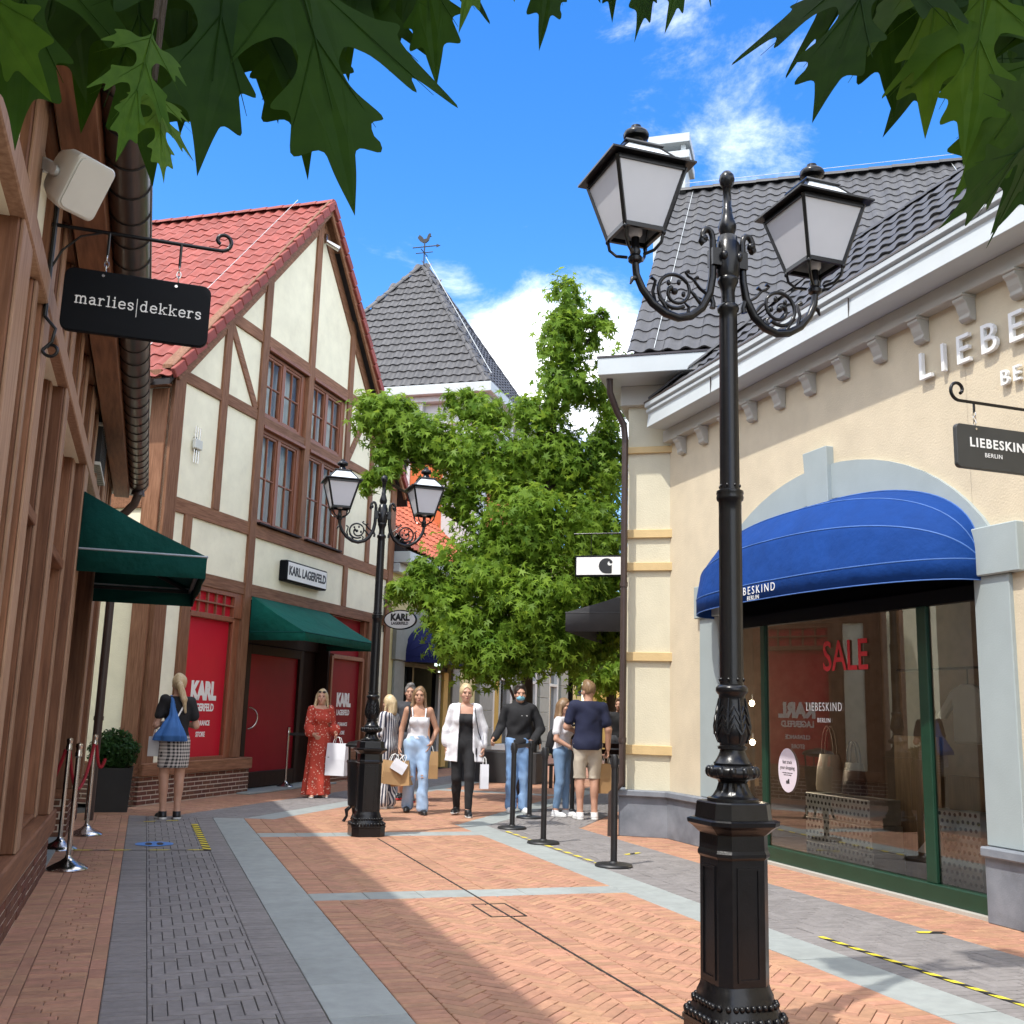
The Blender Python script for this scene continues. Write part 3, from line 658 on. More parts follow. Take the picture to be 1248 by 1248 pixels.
# body behind the timber front, with its side wall
m = MB(); m.prism([(KX - .30, 13.07, 0), (KX - .30, 21.68, 0), (KX - .30, 21.68, 6.3), (KX - .30, 17.4, 10.85), (KX - .30, 13.07, 6.3)], (-8.5, 0, 0)); part(gb, 'house_body', m, 'plaster_green')
wl = part(gb, 'wall', kpoly([(13.05, 3.2), (15.68, 3.2), (15.68, rk(15.68) - .1), (13.05, 6.3)], -.29, 0), 'plaster_green')
part(gb, 'wall', kpoly([(15.681, 7.5), (18.929, 7.5), (18.929, rk(18.93) - .1), (17.4, 10.9), (15.681, rk(15.68) - .1)], -.29, 0), 'plaster_green')
part(gb, 'wall', kbox(15.681, 18.929, 3.2, 4.3, -.29, 0), 'plaster_green')
part(gb, 'wall', kpoly([(18.93, 3.2), (21.69, 3.2), (21.69, 6.3), (18.93, rk(18.93) - .1)], -.29, 0), 'plaster_green')
part(gb, 'wall', kbox(13.10, 13.9, .57, 3.2, -.29, 0), 'plaster_green'); part(gb, 'wall', kbox(20.6, 21.69, .57, 3.2, -.29, 0), 'plaster_green')
def kbeam(k0, z0, k1, z1, wdt, d=.035, mat='wood_karl'):
    a, b = Vector((KX - .02, k0, z0)), Vector((KX - .02, k1, z1)); m = MB(); m.bar(a, b, wdt, (d + .02) * 2 - .0, up=(1, 0, 0)); return part(gb, 'beam', m, mat, bev=.006)
V_ = [(13.19, 0.55, 6.42, .28), (14.42, 4.42, 7.56, .19), (13.71, 3.4, 4.2, .19), (15.57, .58, 9.0, .21), (17.31, 4.42, 10.75, .21), (19.03, 4.42, 9.25, .19), (20.29, 4.42, 7.9, .17), (21.56, 0.38, 6.3, .26), (19.29, 3.4, 4.2, .17), (20.98, 3.4, 4.2, .17), (13.83, .58, 3.2, .22), (20.72, .58, 3.2, .3)]
for i, (k, z0, z1, wd) in enumerate(V_): kbeam(k, z0, k, z1, wd, .042 if i not in (0, 3, 7) else .05)
H_ = [(13.33, 21.43, 4.31, .22), (13.33, 21.43, 3.30, .2), (13.33, 15.46, 6.27, .18), (19.13, 21.43, 6.28, .17), (14.3, 20.4, 7.66, .2)]
for k0, k1, z, wd in H_: kbeam(k0, z, k1, z, wd, .034, 'wood_karl_flat')
for a in ((14.47, 7.55, 15.42, 6.36, .15), (19.1, 6.36, 19.95, 7.56, .15), (13.15, 6.22, 17.42, 10.72, .22), (21.65, 6.22, 17.38, 10.72, .22)): kbeam(*a, d=.03, mat='wood_karl_flat')
for s, k in ((1, 13.05), (-1, 21.75)):   # bargeboards under the verge
    m = MB(); a, b = Vector((KX + .17, k - .2 * s, 6.4 - .24)), Vector((KX + .17, 17.4, 11.02)); m.bar(a, b, .05, .26, up=(0, -SL * s, 1)); part(gb, 'bargeboard', m, 'wood_karl_flat', bev=.006)
    m = MB(); m.prism([(KX - .02, k - .26 * s, 6.22), (KX - .02, k - .26 * s, 6.28), (KX - .02, 17.4, 10.99), (KX - .02, 17.4, 10.90)], (.21, 0, 0)); part(gb, 'soffit', m, 'wood_karl_flat')
# brick plinth with mortar and timber sill
for k0, k1 in ((13.05, 16.03), (18.92, 21.69)):
    m = kbox(k0 + .004, k1 - .004, 0, .395, -.29, .032); part(gb, 'plinth', m, 'mortar'); brick_rows(gb, 'K', KX + .038, k0, k1, 0, 6)
    part(gb, 'sill_beam', kbox(k0, k1, .396, .575, -.29, .09), 'wood_karl_flat', bev=.012)
# windows of the upper floors: frame > panes, with curtains behind
def casement(k0, k1, z0, z1, rows, jr=.16):
    m = MB(); d0, d1 = -.14, -.03
    kk = [(k0, k0 + .05, z0, z1), (k1 - jr, k1, z0, z1), (k0 + .05, k1 - jr, z0, z0 + .06), (k0 + .05, k1 - jr, z1 - .06, z1)]
    c = (k0 + .05 + k1 - jr) / 2; kk.append((c - .055, c + .055, z0 + .06, z1 - .06))
    for b in kk: kbox(*b, d0, d1, 0, m)
    for a, b in ((k0 + .05, c - .055), (c + .055, k1 - jr)):
        for q in ((a, a + .035, z0 + .06, z1 - .06), (b - .035, b, z0 + .06, z1 - .06), (a + .035, b - .035, z0 + .06, z0 + .1), (a + .035, b - .035, z1 - .1, z1 - .06)): kbox(*q, d0 + .02, d1 - .02, 0, m)
        mid = (a + b) / 2; kbox(mid - .012, mid + .012, z0 + .1, z1 - .1, d0 + .04, d1 - .025, 0, m)
        for r_ in range(1, rows): zr = z0 + .1 + (z1 - z0 - .2) * r_ / rows; kbox(a + .035, mid - .012, zr - .012, zr + .012, d0 + .04, d1 - .025, 0, m); kbox(mid + .012, b - .035, zr - .012, zr + .012, d0 + .04, d1 - .025, 0, m)
    fo = part(gb, 'window', m, 'window_wood', bev=.004)
    for a, b in ((k0 + .085, c - .09), (c + .09, k1 - jr - .035)):
        mid = (a + b) / 2
        for r_ in range(rows):
            za, zb = z0 + .1 + (z1 - z0 - .2) * r_ / rows, z0 + .1 + (z1 - z0 - .2) * (r_ + 1) / rows
            for p, q in ((a, mid), (mid, b)): t = MB(); t.face([(KX - .085 + rng.normal() * .002, p, za), (KX - .085, q, za), (KX - .085 + rng.normal() * .003, q, zb), (KX - .085, p, zb)]); part(fo, 'pane', t, 'window_glass')
    t = MB(); n = 60; ks = np.linspace(k0 + .05, k1 - .05, n); xs = [KX - .24 + .02 * math.sin(i * 1.1) + .01 * math.sin(i * 2.7) for i in range(n)]
    for i in range(n - 1): t.face([(xs[i], ks[i], z0), (xs[i + 1], ks[i + 1], z0), (xs[i + 1], ks[i + 1], z1), (xs[i], ks[i], z1)])
    part(fo, 'curtain', t, 'curtain')
for k0, k1 in ((15.68, 17.205), (17.415, 18.93)):
    for z0, z1, r_ in ((4.44, 6.10, 2), (6.32, 7.50, 2)):
        casement(k0, k1, z0, z1, r_)
        part(gb, 'window_head', kbox(k0, k1, z1 + .0, z1 + .055, -.10, .06), 'window_wood', bev=.005)
    part(gb, 'window_sill', kbox(k0 - .02, k1 + .02, 6.16, 6.31, -.20, .03), 'wood_karl_flat', bev=.006); part(gb, 'window_sill', kbox(k0 + .02, k1 + .0, 4.425, 4.46, -.03, .10), 'dark_wood', bev=.005)
# ground floor: red poster windows and the recessed door
def red_bay(k0, k1, z0, z1, mat):
    m = MB()
    for b in ((k0 - .07, k0, z0 - .06, z1 + .05), (k1, k1 + .07, z0 - .06, z1 + .05), (k0, k1, z0 - .06, z0), (k0, k1, z1, z1 + .08)): kbox(*b, -.12, .02, 0, m)
    part(gb, 'shop_window', m, 'window_wood', bev=.005); return part(gb, 'poster', kbox(k0, k1, z0, z1, -.10, -.06), mat)
po = red_bay(14.0, 15.22, .62, 2.72, 'red_panel'); po2 = red_bay(19.0, 20.38, .62, 2.36, 'red_dark')
tw = MB()
for b in ((13.95, 14.0, 2.80, 3.2), (15.22, 15.47, 2.80, 3.2), (14.0, 15.22, 3.13, 3.2), (14.0, 15.22, 2.963, 2.987)): kbox(*b, -.12, .015, 0, tw)
for i in range(1, 5): kk = 14.0 + 1.22 * i / 5; kbox(kk - .014, kk + .014, 2.80, 2.963, -.1, -.01, 0, tw); kbox(kk - .014, kk + .014, 2.987, 3.13, -.1, -.01, 0, tw)
two = part(gb, 'top_light', tw, 'window_wood')
for i in range(5):
    for za, zb in ((2.80, 2.963), (2.987, 3.13)): part(two, 'pane', kbox(14.0 + 1.22 * i / 5 + .014, 14.0 + 1.22 * (i + 1) / 5 - .014, za, zb, -.08, -.05), 'red_panel')
part(gb, 'wall', kbox(15.22, 15.47, .58, 2.80, -.29, -.02), 'window_wood'); part(gb, 'wall', kbox(20.45, 20.6, .58, 3.2, -.29, -.02), 'window_wood'); part(gb, 'wall', kbox(19.0, 20.5, 2.46, 3.2, -.29, -.12), 'red_dark')
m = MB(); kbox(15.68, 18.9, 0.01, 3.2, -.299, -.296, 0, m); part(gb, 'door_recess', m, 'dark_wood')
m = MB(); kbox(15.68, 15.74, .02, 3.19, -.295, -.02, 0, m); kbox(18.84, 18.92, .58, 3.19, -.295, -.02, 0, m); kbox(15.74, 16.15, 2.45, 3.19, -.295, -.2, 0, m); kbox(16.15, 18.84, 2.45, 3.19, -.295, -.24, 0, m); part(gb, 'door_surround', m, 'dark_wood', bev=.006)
part(gb, 'poster', kbox(15.74, 16.02, .55, 2.42, -.29, -.25), 'red_dark')
dr = MB()
for b in ((16.1, 16.24, .04, 2.44), (18.02, 18.16, .04, 2.44), (16.24, 18.02, 2.28, 2.44), (16.24, 18.02, .04, .30)): kbox(*b, -.295, -.19, 0, dr)
do = part(gb, 'door', dr, 'dark_wood', bev=.006); part(do, 'door_panel', kbox(16.24, 18.02, .30, 2.28, -.28, -.24), 'red_dark')
m = MB(); m.tube([(KX - .24 + .10 * max(0, math.sin(t)) + .0, 16.36 + .13 * math.sin(t) * 1.0, 1.20 + .18 * math.cos(t)) for t in np.linspace(.0, math.pi, 14)], .013); part(do, 'handle', m, 'steel', 60)
part(gb, 'doorstep', kbox(15.68, 18.9, 0, .028, -.29, .28), 'stone_slab', bev=.006)
for p, mt, kc, sc in ((po, 'print_white', 14.64, 1.), (po2, 'print_white', 19.72, .92)):
    for tx, sz, dz, bold, xs in (('KARL', .37, 1.50, .022, .82), ('LAGERFELD', .155, 1.255, .006, .83), ('CLEARANCE', .105, 1.02, .003, .85), ('STORE', .105, .85, .003, .85)):
        text_part(p, 'lettering', tx, sz * sc, mt, (KX - .0585, kc, .10 + dz * (.97 if sc < 1 else 1.0)), (0, 1, 0), (1, 0, 0), extrude=.0015, bold=bold, xs=xs, spacing=.94)
# roof
ua = math.atan(SL); Yl, Yr = (0, math.cos(ua), math.sin(ua)), (0, -math.cos(ua), math.sin(ua)); e0 = 12.74
roofm = MB(); zl = lambda k: rk(k) - .055
for s in (1, -1):
    ke = e0 if s > 0 else 34.8 - e0; roofm.prism([(KX + .16, ke, rk(ke) - .11), (KX + .16, 17.4, 11.05 - .12), (KX + .16, 17.4, 11.05 - .03), (KX + .16, ke, rk(ke) - .03)], (-8.9, 0, 0))
ro = part(gb, 'roof', roofm, 'tile_under')
nc, nr = 26, 20; wt, lt = .24, (17.4 - e0) / math.cos(ua) / 20
roof_slope(ro, 'K', (KX + .20 - nc * wt, e0, rk(e0)), (1, 0, 0), Yl, nc, nr, wt, lt, 'tile_red')
roof_slope(ro, 'K', (KX + .20, 34.8 - e0, rk(e0)), (-1, 0, 0), Yr, 8, nr, wt, lt, 'tile_red', nmax=0)
ridge_row(ro, (KX + .23, 17.4, 11.06), (KX - 8, 17.4, 11.06), 'tile_red', .125, .36)
for j in range(nr):
    for s in (1, -1):
        y = e0 + lt * j * math.cos(ua); z = rk(e0) + lt * j * math.sin(ua); a = Vector((KX + .215, y if s > 0 else 34.8 - y, z + .048)); b = a + Vector((0, s * math.cos(ua), math.sin(ua))) * lt * 1.04 - Vector((0, 0, .045)); mb = MB()
        mb.bar(a, b, .07, .15, up=(0, -s * math.sin(ua), math.cos(ua))); part(ro, 'verge_tile', mb, 'tile_red', bev=.01)
# lightning wire, gutter on the side eaves
m = MB(); m.tube([Vector((KX - .55, 17.4, 11.17)) - Vector((0, math.cos(ua), math.sin(ua))) * t + Vector((0, -.05, .05)) for t in (0, 2, 4, 6.5)], .005, 6); part(ro, 'lightning_wire', m, 'galv')
m = MB(); n = 9
prof = [(e0 - .10 + .085 * math.cos(t), rk(e0) - .03 + .085 * math.sin(t)) for t in np.linspace(math.pi, 2 * math.pi, n)]
for i in range(n - 1): m.face([(KX - .1, *prof[i]), (KX - 6, *prof[i]), (KX - 6, *prof[i + 1]), (KX - .1, *prof[i + 1])]); m.face([(KX - .1, *prof[i + 1]), (KX - 6, *prof[i + 1]), (KX - 6, *prof[i]), (KX - .1, *prof[i])])
m.face([(KX - .1, *p) for p in prof]); part(gb, 'gutter', m, 'gutter', 40)
part(gb, 'eaves_board', MB().box(KX - 6, KX - .01, e0 + .02, e0 + .06, 6.0, 6.2), 'wood_karl_flat'); part(gb, 'eaves_board', MB().box(KX - 6, KX - .01, e0 + .061, 13.07, 6.02, 6.06), 'wood_karl_flat')
part(gb, 'plinth', MB().box(KX - 5, KX - .06, 13.018, 13.10, 0, .395), 'mortar'); brick_rows(gb, 'K', 13.012, KX - 1.6, KX - .01, 0, 6, axis='x', face=-1); part(gb, 'sill_beam', MB().box(KX - 5, KX + .0, 12.98, 13.1, .396, .575), 'wood_karl_flat', bev=.01)
for x in (KX - .16, KX - 1.2, KX - 2.6): part(gb, 'beam', MB().box(x - .16, x + .12, 13.02, 13.09, .58, 6.0), 'wood_karl', bev=.006)
part(gb, 'beam', MB().box(KX - 5, KX - .33, 13.03, 13.09, 4.2, 4.42), 'wood_karl_flat', bev=.006)
# wall light between the posts and camera under the gable
wlt = thing('wall_light', 'small white box wall light with thin vertical rods on pale gable panel', 'lamp', 'K', (KX, 13.72, 5.3)); m = MB(); m.box(KX + .03, KX + .09, 13.63, 13.83, 5.23, 5.38); part(wlt, 'lamp_shade', m, 'speaker_white', bev=.01)
m = MB(); [m.tube([(KX + .045, k, 5.02), (KX + .045, k, 5.58)], .008, 6) for k in (13.68, 13.74, 13.80)]; m.box(KX + .0, KX + .03, 13.68, 13.78, 5.2, 5.42); part(wlt, 'rods', m, 'steel')
sc = thing('security_camera', 'small silver camera under the peak of the red gable roof', 'camera', 'K', (KX, 17.55, 10.3)); m = MB(); m.tube([(KX + .06, 17.5, 10.35), (KX + .28, 17.62, 10.22)], [.05, .06], 10); part(sc, 'housing', m, 'steel', 40); part(sc, 'bracket', MB().box(KX + .03, KX + .07, 17.46, 17.53, 10.3, 10.5), 'steel')
# signs
sg = thing('wall_sign', 'white box sign with black lettering on gable wall above green awning', 'sign', 'K', (KX, 17.3, 3.6)); part(sg, 'housing', kbox(16.62, 18.22, 3.58, 3.95, 0, .16), 'sign_black', bev=.02)
part(sg, 'face', kbox(16.66, 18.18, 3.61, 3.92, .161, .166), 'print_white'); text_part(sg, 'lettering', 'KARL LAGERFELD', .215, 'print_dark', (KX + .168, 17.42, 3.765), (0, 1, 0), (1, 0, 0), extrude=.002, bold=.008, xs=.86)
def ellipse_sign():
    t = thing('hanging_sign', 'oval white sign with black lettering hanging beyond the far street lamp', 'sign', 'K', (KX, 21.35, 3.3)); cxx = KX + .41; m = MB()
    m.prism([(cxx + .38 * math.cos(a), 21.33, 3.32 + .215 * math.sin(a)) for a in np.linspace(0, 2 * math.pi, 40, endpoint=False)], (0, .05, 0)); part(t, 'border', m, 'sign_black', 50)
    m = MB(); m.prism([(cxx + .355 * math.cos(a), 21.322, 3.32 + .19 * math.sin(a)) for a in np.linspace(0, 2 * math.pi, 40, endpoint=False)], (0, .008, 0)); f = part(t, 'face', m, 'print_white', 50)
    text_part(f, 'lettering', 'KARL', .20, 'print_dark', (cxx, 21.32, 3.365), (1, 0, 0), (0, -1, 0), extrude=.002, bold=.012, xs=.9); text_part(f, 'lettering', 'LAGERFELD', .085, 'print_dark', (cxx, 21.32, 3.24), (1, 0, 0), (0, -1, 0), extrude=.002, bold=.003, xs=.9)
    m = MB(); m.tube([(KX, 21.35, 3.78), (KX + .8, 21.35, 3.74)], .012); m.tube([(KX + .02, 21.35, 4.05), (KX + .02, 21.35, 3.05)], .012); m.tube([(KX + .25, 21.35, 3.76), (KX + .25, 21.35, 3.5)], .006, 6); m.tube([(KX + .58, 21.35, 3.76), (KX + .58, 21.35, 3.5)], .006, 6); part(t, 'bracket', m, 'iron', 60)
ellipse_sign()
# green awning over the door
def slope_awning(name, label, fr, wallx, y0, y1, ztop, zfront, proj, val, mats, group=None, side=1):
    t = thing(name, label, 'awning', fr, (wallx, (y0 + y1) / 2, zfront - val), group); x0, x1 = wallx + .02 * side, wallx + proj * side; m = MB()
    n = 10; top = []
    for i in range(n + 1):
        y = y0 + (y1 - y0) * i / n; sag = .014 * math.sin(math.pi * i / n); top.append(((x0, y, ztop), ((x0 + x1) / 2, y, (ztop + zfront) / 2 - .02 - sag), (x1, y, zfront), (x1 - .006 * side * math.sin(i * 1.1), y, zfront - val)))
    for i in range(n):
        for j in range(3): m.face([top[i][j], top[i][j + 1], top[i + 1][j + 1], top[i + 1][j]])
    for q in (top[0], top[n]):
        zv = zfront - val; m.face([q[0], (x0, q[0][1], zv), q[3], q[2], q[1]])
    c = part(t, 'canopy', m, mats[0], 25); so = c.modifiers.new('thick', 'SOLIDIFY'); so.thickness = .008; so.offset = 0
    m = MB(); m.tube([(x1, y0, zfront), (x1, y1, zfront)], .012, 6)
    for y in (y0, y1): m.tube([(x0, y, zfront), (x1, y, zfront)], .010, 6)
    part(t, 'seam', m, mats[1], 60)
    m = MB()
    for y in (y0 + .04, y1 - .04): m.bar((x0, y, zfront - .04), (x1 - .04 * side, y, zfront - .04), .03, .03); m.bar((x0, y, ztop - .05), (x1 - .04 * side, y, zfront - .04), .03, .03)
    m.bar((x1 - .04 * side, y0 + .04, zfront - .04), (x1 - .04 * side, y1 - .04, zfront - .04), .03, .03); part(t, 'frame', m, 'iron_matt'); return t
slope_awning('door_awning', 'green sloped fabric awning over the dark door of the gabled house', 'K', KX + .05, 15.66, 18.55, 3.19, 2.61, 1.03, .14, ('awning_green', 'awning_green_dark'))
# ------------------------------------------------------------------ cream shop building with arched window, corner tower bay and grey tiled roof
KS = FS.inverted() @ FK
sb = thing('shop_building', 'cream rendered shop with grey arched window surround, white cornice and dark grey tiled roof', 'building', 'S', (6.06, 8.6, 0))
def sk(mb): return mb.xf(KS)                        # bend frame -> street frame
VW = 6.06
m = MB(); zt, zb = 5.0, .50; ua_, ub_ = 10.57, 6.63; ca, aa, ab, az = 8.6, 2.085, 1.42, 2.1
def arc(a, b, z0, n=28, zmin=2.555):
    t0 = math.asin((zmin - z0) / b); return [(ca + a * math.cos(t), z0 + b * math.sin(t)) for t in np.linspace(t0, math.pi - t0, n)]
inner = arc(aa, ab, az); outer = arc(2.46, 1.76, az)
m.box(VW, VW + .28, 10.57, 11.84, .5, zt); m.box(VW, VW + .28, -4, 6.63, .5, zt)
for (ua1, z1), (ua2, z2) in zip(inner[:-1], inner[1:]): m.prism([(VW, ua1, z1), (VW, ua2, z2), (VW, ua2, zt), (VW, ua1, zt)], (.28, 0, 0))
part(sb, 'wall', m, 'plaster_cream')
# arch surround, keystone, capitals, pilasters
m = MB()
for i in range(len(inner) - 1):
    if abs(ca - (inner[i][0] + inner[i + 1][0]) / 2) < .001: pass
    m.prism([(VW - .035, *inner[i]), (VW - .035, *inner[i + 1]), (VW - .035, *outer[i + 1]), (VW - .035, *outer[i])], (.20, 0, 0))
part(sb, 'arch', m, 'arch_grey', 20)
part(sb, 'keystone', (lambda q: (q.prism([(VW - .085, 8.40, 3.47), (VW - .085, 8.74, 3.46), (VW - .085, 8.80, 4.03), (VW - .085, 8.41, 4.03)], (.12, 0, 0)), q)[1])(MB()), 'arch_grey', bev=.006)
for a, b, p0, p1 in ((10.50, 11.07, 10.57, 11.0), (6.12, 6.68, 6.26, 6.62)):
    part(sb, 'capital', MB().box(VW - .075, VW + .16, a, b, 2.555, 2.93), 'arch_grey', bev=.008); part(sb, 'pilaster', MB().box(VW - .038, VW + .16, p0, p1, .55, 2.555), 'arch_grey', bev=.006)
# bluestone plinth and cap
for a, b in ((10.53, 11.86), (-4, 6.63)):
    part(sb, 'plinth', MB().box(VW - .06, VW + .2, a, b, 0, .47), 'bluestone', bev=.006); part(sb, 'plinth_cap', MB().box(VW - .105, VW + .2, a, b, .47, .545), 'bluestone', bev=.012)
# cornice: gutter box, soffit, frieze, brackets
m = MB(); m.prism([(5.68, -4, 5.0), (5.70, -4, 5.17), (5.67, -4, 5.19), (5.67, -4, 5.225), (5.70, -4, 5.235), (5.65, -4, 5.255), (5.65, -4, 5.31), (6.04, -4, 5.31), (6.04, -4, 5.0)], (0, 15.72, 0)); part(sb, 'gutter_box', m, 'trim_white', bev=.003)
part(sb, 'gutter_liner', MB().box(5.645, 6.0, -4, 11.74, 5.311, 5.33), 'gutter')
part(sb, 'frieze', MB().box(5.945, VW + .02, -4, 11.80, 4.845, 4.999), 'trim_beige', bev=.006)
for u in (3.2, 7.6, 10.1): part(sb, 'gutter_joint', MB().box(5.677, 5.69, u, u + .006, 5.0, 5.2), 'gutter')
for i in range(-2, 11):
    u = 5.99 + .545 * i; q = [(0, 0), (.125, 0), (.13, -.05), (.10, -.075), (.085, -.12), (.065, -.16), (.072, -.19), (.045, -.215), (0, -.215)]
    mb = MB(); mb.prism([(VW - a, u - .062, 4.845 + z) for a, z in q], (0, .124, 0)); mb.box(VW - .145, VW, u - .07, u + .07, 4.82, 4.8445); part(sb, 'bracket', mb, 'trim_beige', bev=.005)
# shop wall lettering
text_part(sb, 'lettering', 'LIEBESKIND', .345, 'print_white', (VW - .035, 7.13, 4.405), (0, -1, 0), (-1, 0, 0), extrude=.018, bold=.0, spacing=1.56, align='LEFT', split='letter'); text_part(sb, 'lettering', 'BERLIN', .17, 'print_white', (VW - .028, 6.23, 4.05), (0, -1, 0), (-1, 0, 0), extrude=.014, bold=.001, spacing=1.35, align='LEFT', split='letter')
# wing roof with hip
pw = math.radians(47); Yw = Vector((math.cos(pw), 0, math.sin(pw))); rv = 6.93; rz = 5.33 + (rv - 5.78) * math.tan(pw); Ls = (rv - 5.78) / math.cos(pw)
m = MB(); m.prism([(5.80, -4, 5.30), (5.80, 11.75, 5.30), (rv, 9.2, rz - .05), (rv, -4, rz - .05)], (.04, 0, -.04)); m.face([(5.80, 11.75, 5.30), (8.4, 11.75, 5.30), (rv, 9.2, rz - .05)]); m.face([(rv, -4, rz - .05), (rv, 9.2, rz - .05), (8.4, 11.75, 5.30), (8.4, -4, 5.3)]); wr = part(sb, 'roof', m, 'tile_under')
roof_slope(wr, 'S', (5.76, 11.74, 5.33), (0, -1, 0), Yw, 62, 6, .225, Ls / 6, 'tile_grey', 300, mask=lambda x, y: x > y * (2.54 / Ls) - .05, amp=.028, lift=.030)
ridge_row(wr, (5.76, 11.72, 5.36), (rv, 9.2, rz + .02), 'tile_grey', .085, .33); ridge_row(wr, (rv, 9.2, rz + .01), (rv, -4, rz + .01), 'tile_grey', .085, .33)
# corner bay in the bend frame: x along the bay front, facing the square
kb = MB(); kb.box(-2.33, -1.75, 13.16, 13.7, .5, 5.45); kb.box(-2.33, -2.0, 13.7, 30, .5, 5.45); part(sb, 'bay_wall', sk(kb), 'plaster_pale')
for z0, z1 in ((4.735, 4.82), (3.633, 3.74), (3.215, 3.32), (2.09, 2.20), (.96, 1.075)): part(sb, 'band', sk(MB().box(-2.365, -1.752, 13.115, 13.3, z0, z1)), 'ochre_band', bev=.006)
part(sb, 'plinth', sk(MB().box(-2.40, -1.755, 13.085, 13.5, 0, .468)), 'bluestone', bev=.006); part(sb, 'plinth_cap', sk(MB().box(-2.45, -1.80, 13.03, 13.5, .4685, .544)), 'bluestone', bev=.012)
part(sb, 'plinth', sk(MB().box(-2.40, -2.0, 13.5, 30, 0, .50)), 'bluestone')
part(sb, 'frieze', sk(MB().box(-2.42, 1.0, 13.06, 13.3, 5.36, 5.62)), 'trim_beige', bev=.006); part(sb, 'frieze', sk(MB().box(-2.43, -2.2, 13.3, 30, 5.36, 5.62)), 'trim_beige')
gm = MB(); gm.box(-2.62, 7, 12.53, 13.3, 5.62, 5.84); gm.box(-2.62, -2.1, 13.3, 30, 5.62, 5.84); part(sb, 'gutter_box', sk(gm), 'trim_white', bev=.006)
part(sb, 'gutter_liner', sk(MB().box(-2.63, 7, 12.52, 13.3, 5.841, 5.866)), 'gutter')
# main roof
pm = math.radians(45); Ym = Vector((0, math.cos(pm), math.sin(pm))); k0, z0_, kr = 12.62, 5.90, 17.0; zr = z0_ + (kr - k0)
m = MB(); m.prism([(-2.2, k0, z0_ - .08), (-2.2, kr, zr - .08), (-2.2, 2 * kr - k0, z0_ - .08)], (13, 0, 0)); mr_ = part(sb, 'roof', sk(m), 'tile_under')
part(sb, 'gable_wall', sk(MB().box(-2.25, 7, 13.4, 20, 5.3, 5.86)), 'plaster_pale')
rr = 20; roof_slope(mr_, 'S', KS @ Vector((-2.26, k0, z0_)), KS.to_3x3() @ Vector((1, 0, 0)), KS.to_3x3() @ Ym, 42, rr, .225, (kr - k0) / math.cos(pm) / rr, 'tile_grey', 300, amp=.040, lift=.020)
ridge_row(mr_, KS @ Vector((-2.3, kr, zr + .03)), KS @ Vector((7, kr, zr + .03)), 'tile_grey', .11, .36)
def wire(pts): m = MB(); m.tube(pts, .0045, 6); return part(mr_, 'lightning_wire', sk(m), 'galv')
wire([(-1.92 + .0 * t, k0 + t, z0_ + t + .06) for t in (0, 1.5, 3, 4.38)]); wire([(-2.4, kr, zr + .2), (1, kr, zr + .19), (5, kr, zr + .2)]); wire([(2.2 + .12 * t, kr - t, zr - t + .06) for t in (0, .9, 1.6)])
ch = MB(); ch.box(-2.62, -2.06, 17.05, 17.7, 8.6, 10.95); c_ = part(sb, 'chimney', sk(ch), 'trim_white', bev=.01); part(c_, 'chimney_cap', sk(MB().box(-2.70, -1.98, 16.97, 17.78, 10.951, 11.10)), 'trim_white', bev=.01)
part(c_, 'chimney_cap', sk((lambda q: ([q.box(x - .04, x + .04, y - .04, y + .04, 11.10, 11.26) for x in (-2.6, -2.1) for y in (17.1, 17.65)], q.box(-2.70, -1.98, 16.97, 17.78, 11.26, 11.42), q)[-1])(MB())), 'trim_white')
# downpipe at the corner
m = MB(); m.tube([(-2.5, 12.72, 5.62), (-2.5, 12.74, 5.45), (-2.44, 12.9, 5.25), (-2.36, 12.98, 5.08), (-2.345, 13.0, 4.9), (-2.345, 13.0, 2.6), (-2.345, 13.0, .62), (-2.47, 13.0, .50), (-2.475, 13.0, 0.0)], .042, 10); m.lathe([(.05, 0), (.05, .06)], (-2.345, 13.0, 3.0), 12); m.lathe([(.05, 0), (.05, .06)], (-2.345, 13.0, 1.1), 12); pass
part(sb, 'downpipe', sk(m), 'pipe_brown', 50)
# shop window: green frame, panes, lettering on the glass
GX = VW + .09
m = MB(); m.box(GX - .05, GX + .07, 6.63, 10.57, .028, .165); m.box(GX - .02, GX + .03, 9.80, 9.88, .165, 2.40); m.box(GX - .02, GX + .03, 7.31, 7.43, .165, 2.40); m.box(GX - .04, GX + .06, 10.5, 10.57, .165, 2.4); m.box(GX - .04, GX + .06, 6.63, 6.69, .165, 2.4); 
part(sb, 'window_head', MB().box(GX - .02, GX + .06, 6.69, 10.5, 2.40, 2.52), 'sign_black')  # black puts the deep shade under the awning into the colour
sf = part(sb, 'shop_window', m, 'green_frame', bev=.006)
part(sb, 'fanlight', (lambda q: (q.prism([(GX + .02, u, z) for u, z in [(10.56, 2.521)] + arc(aa - .01, ab - .01, az)[::-1] + [(6.64, 2.521)]][:], (.03, 0, 0)), q)[1])(MB()), 'sign_black')  # opaque black panel, painted for the dark under the awning
part(sb, 'doorstep', MB().box(VW - .02, VW + .2, 6.63, 10.53, -.02, .027), 'trim_beige')
for a, b in ((9.88, 10.5), (7.43, 9.80), (6.69, 7.31)): t = MB(); t.face([(GX + .01, b, .165), (GX + .01, a, .165), (GX + .01, a, 2.40), (GX + .01, b, 2.40)]); part(sf, 'pane', t, 'shop_glass')
text_part(sf, 'lettering', 'SALE', .40, 'print_red', (GX - .002, 8.45, 2.02), (0, -1, 0), (-1, 0, 0), extrude=.001, bold=.004, xs=.82)
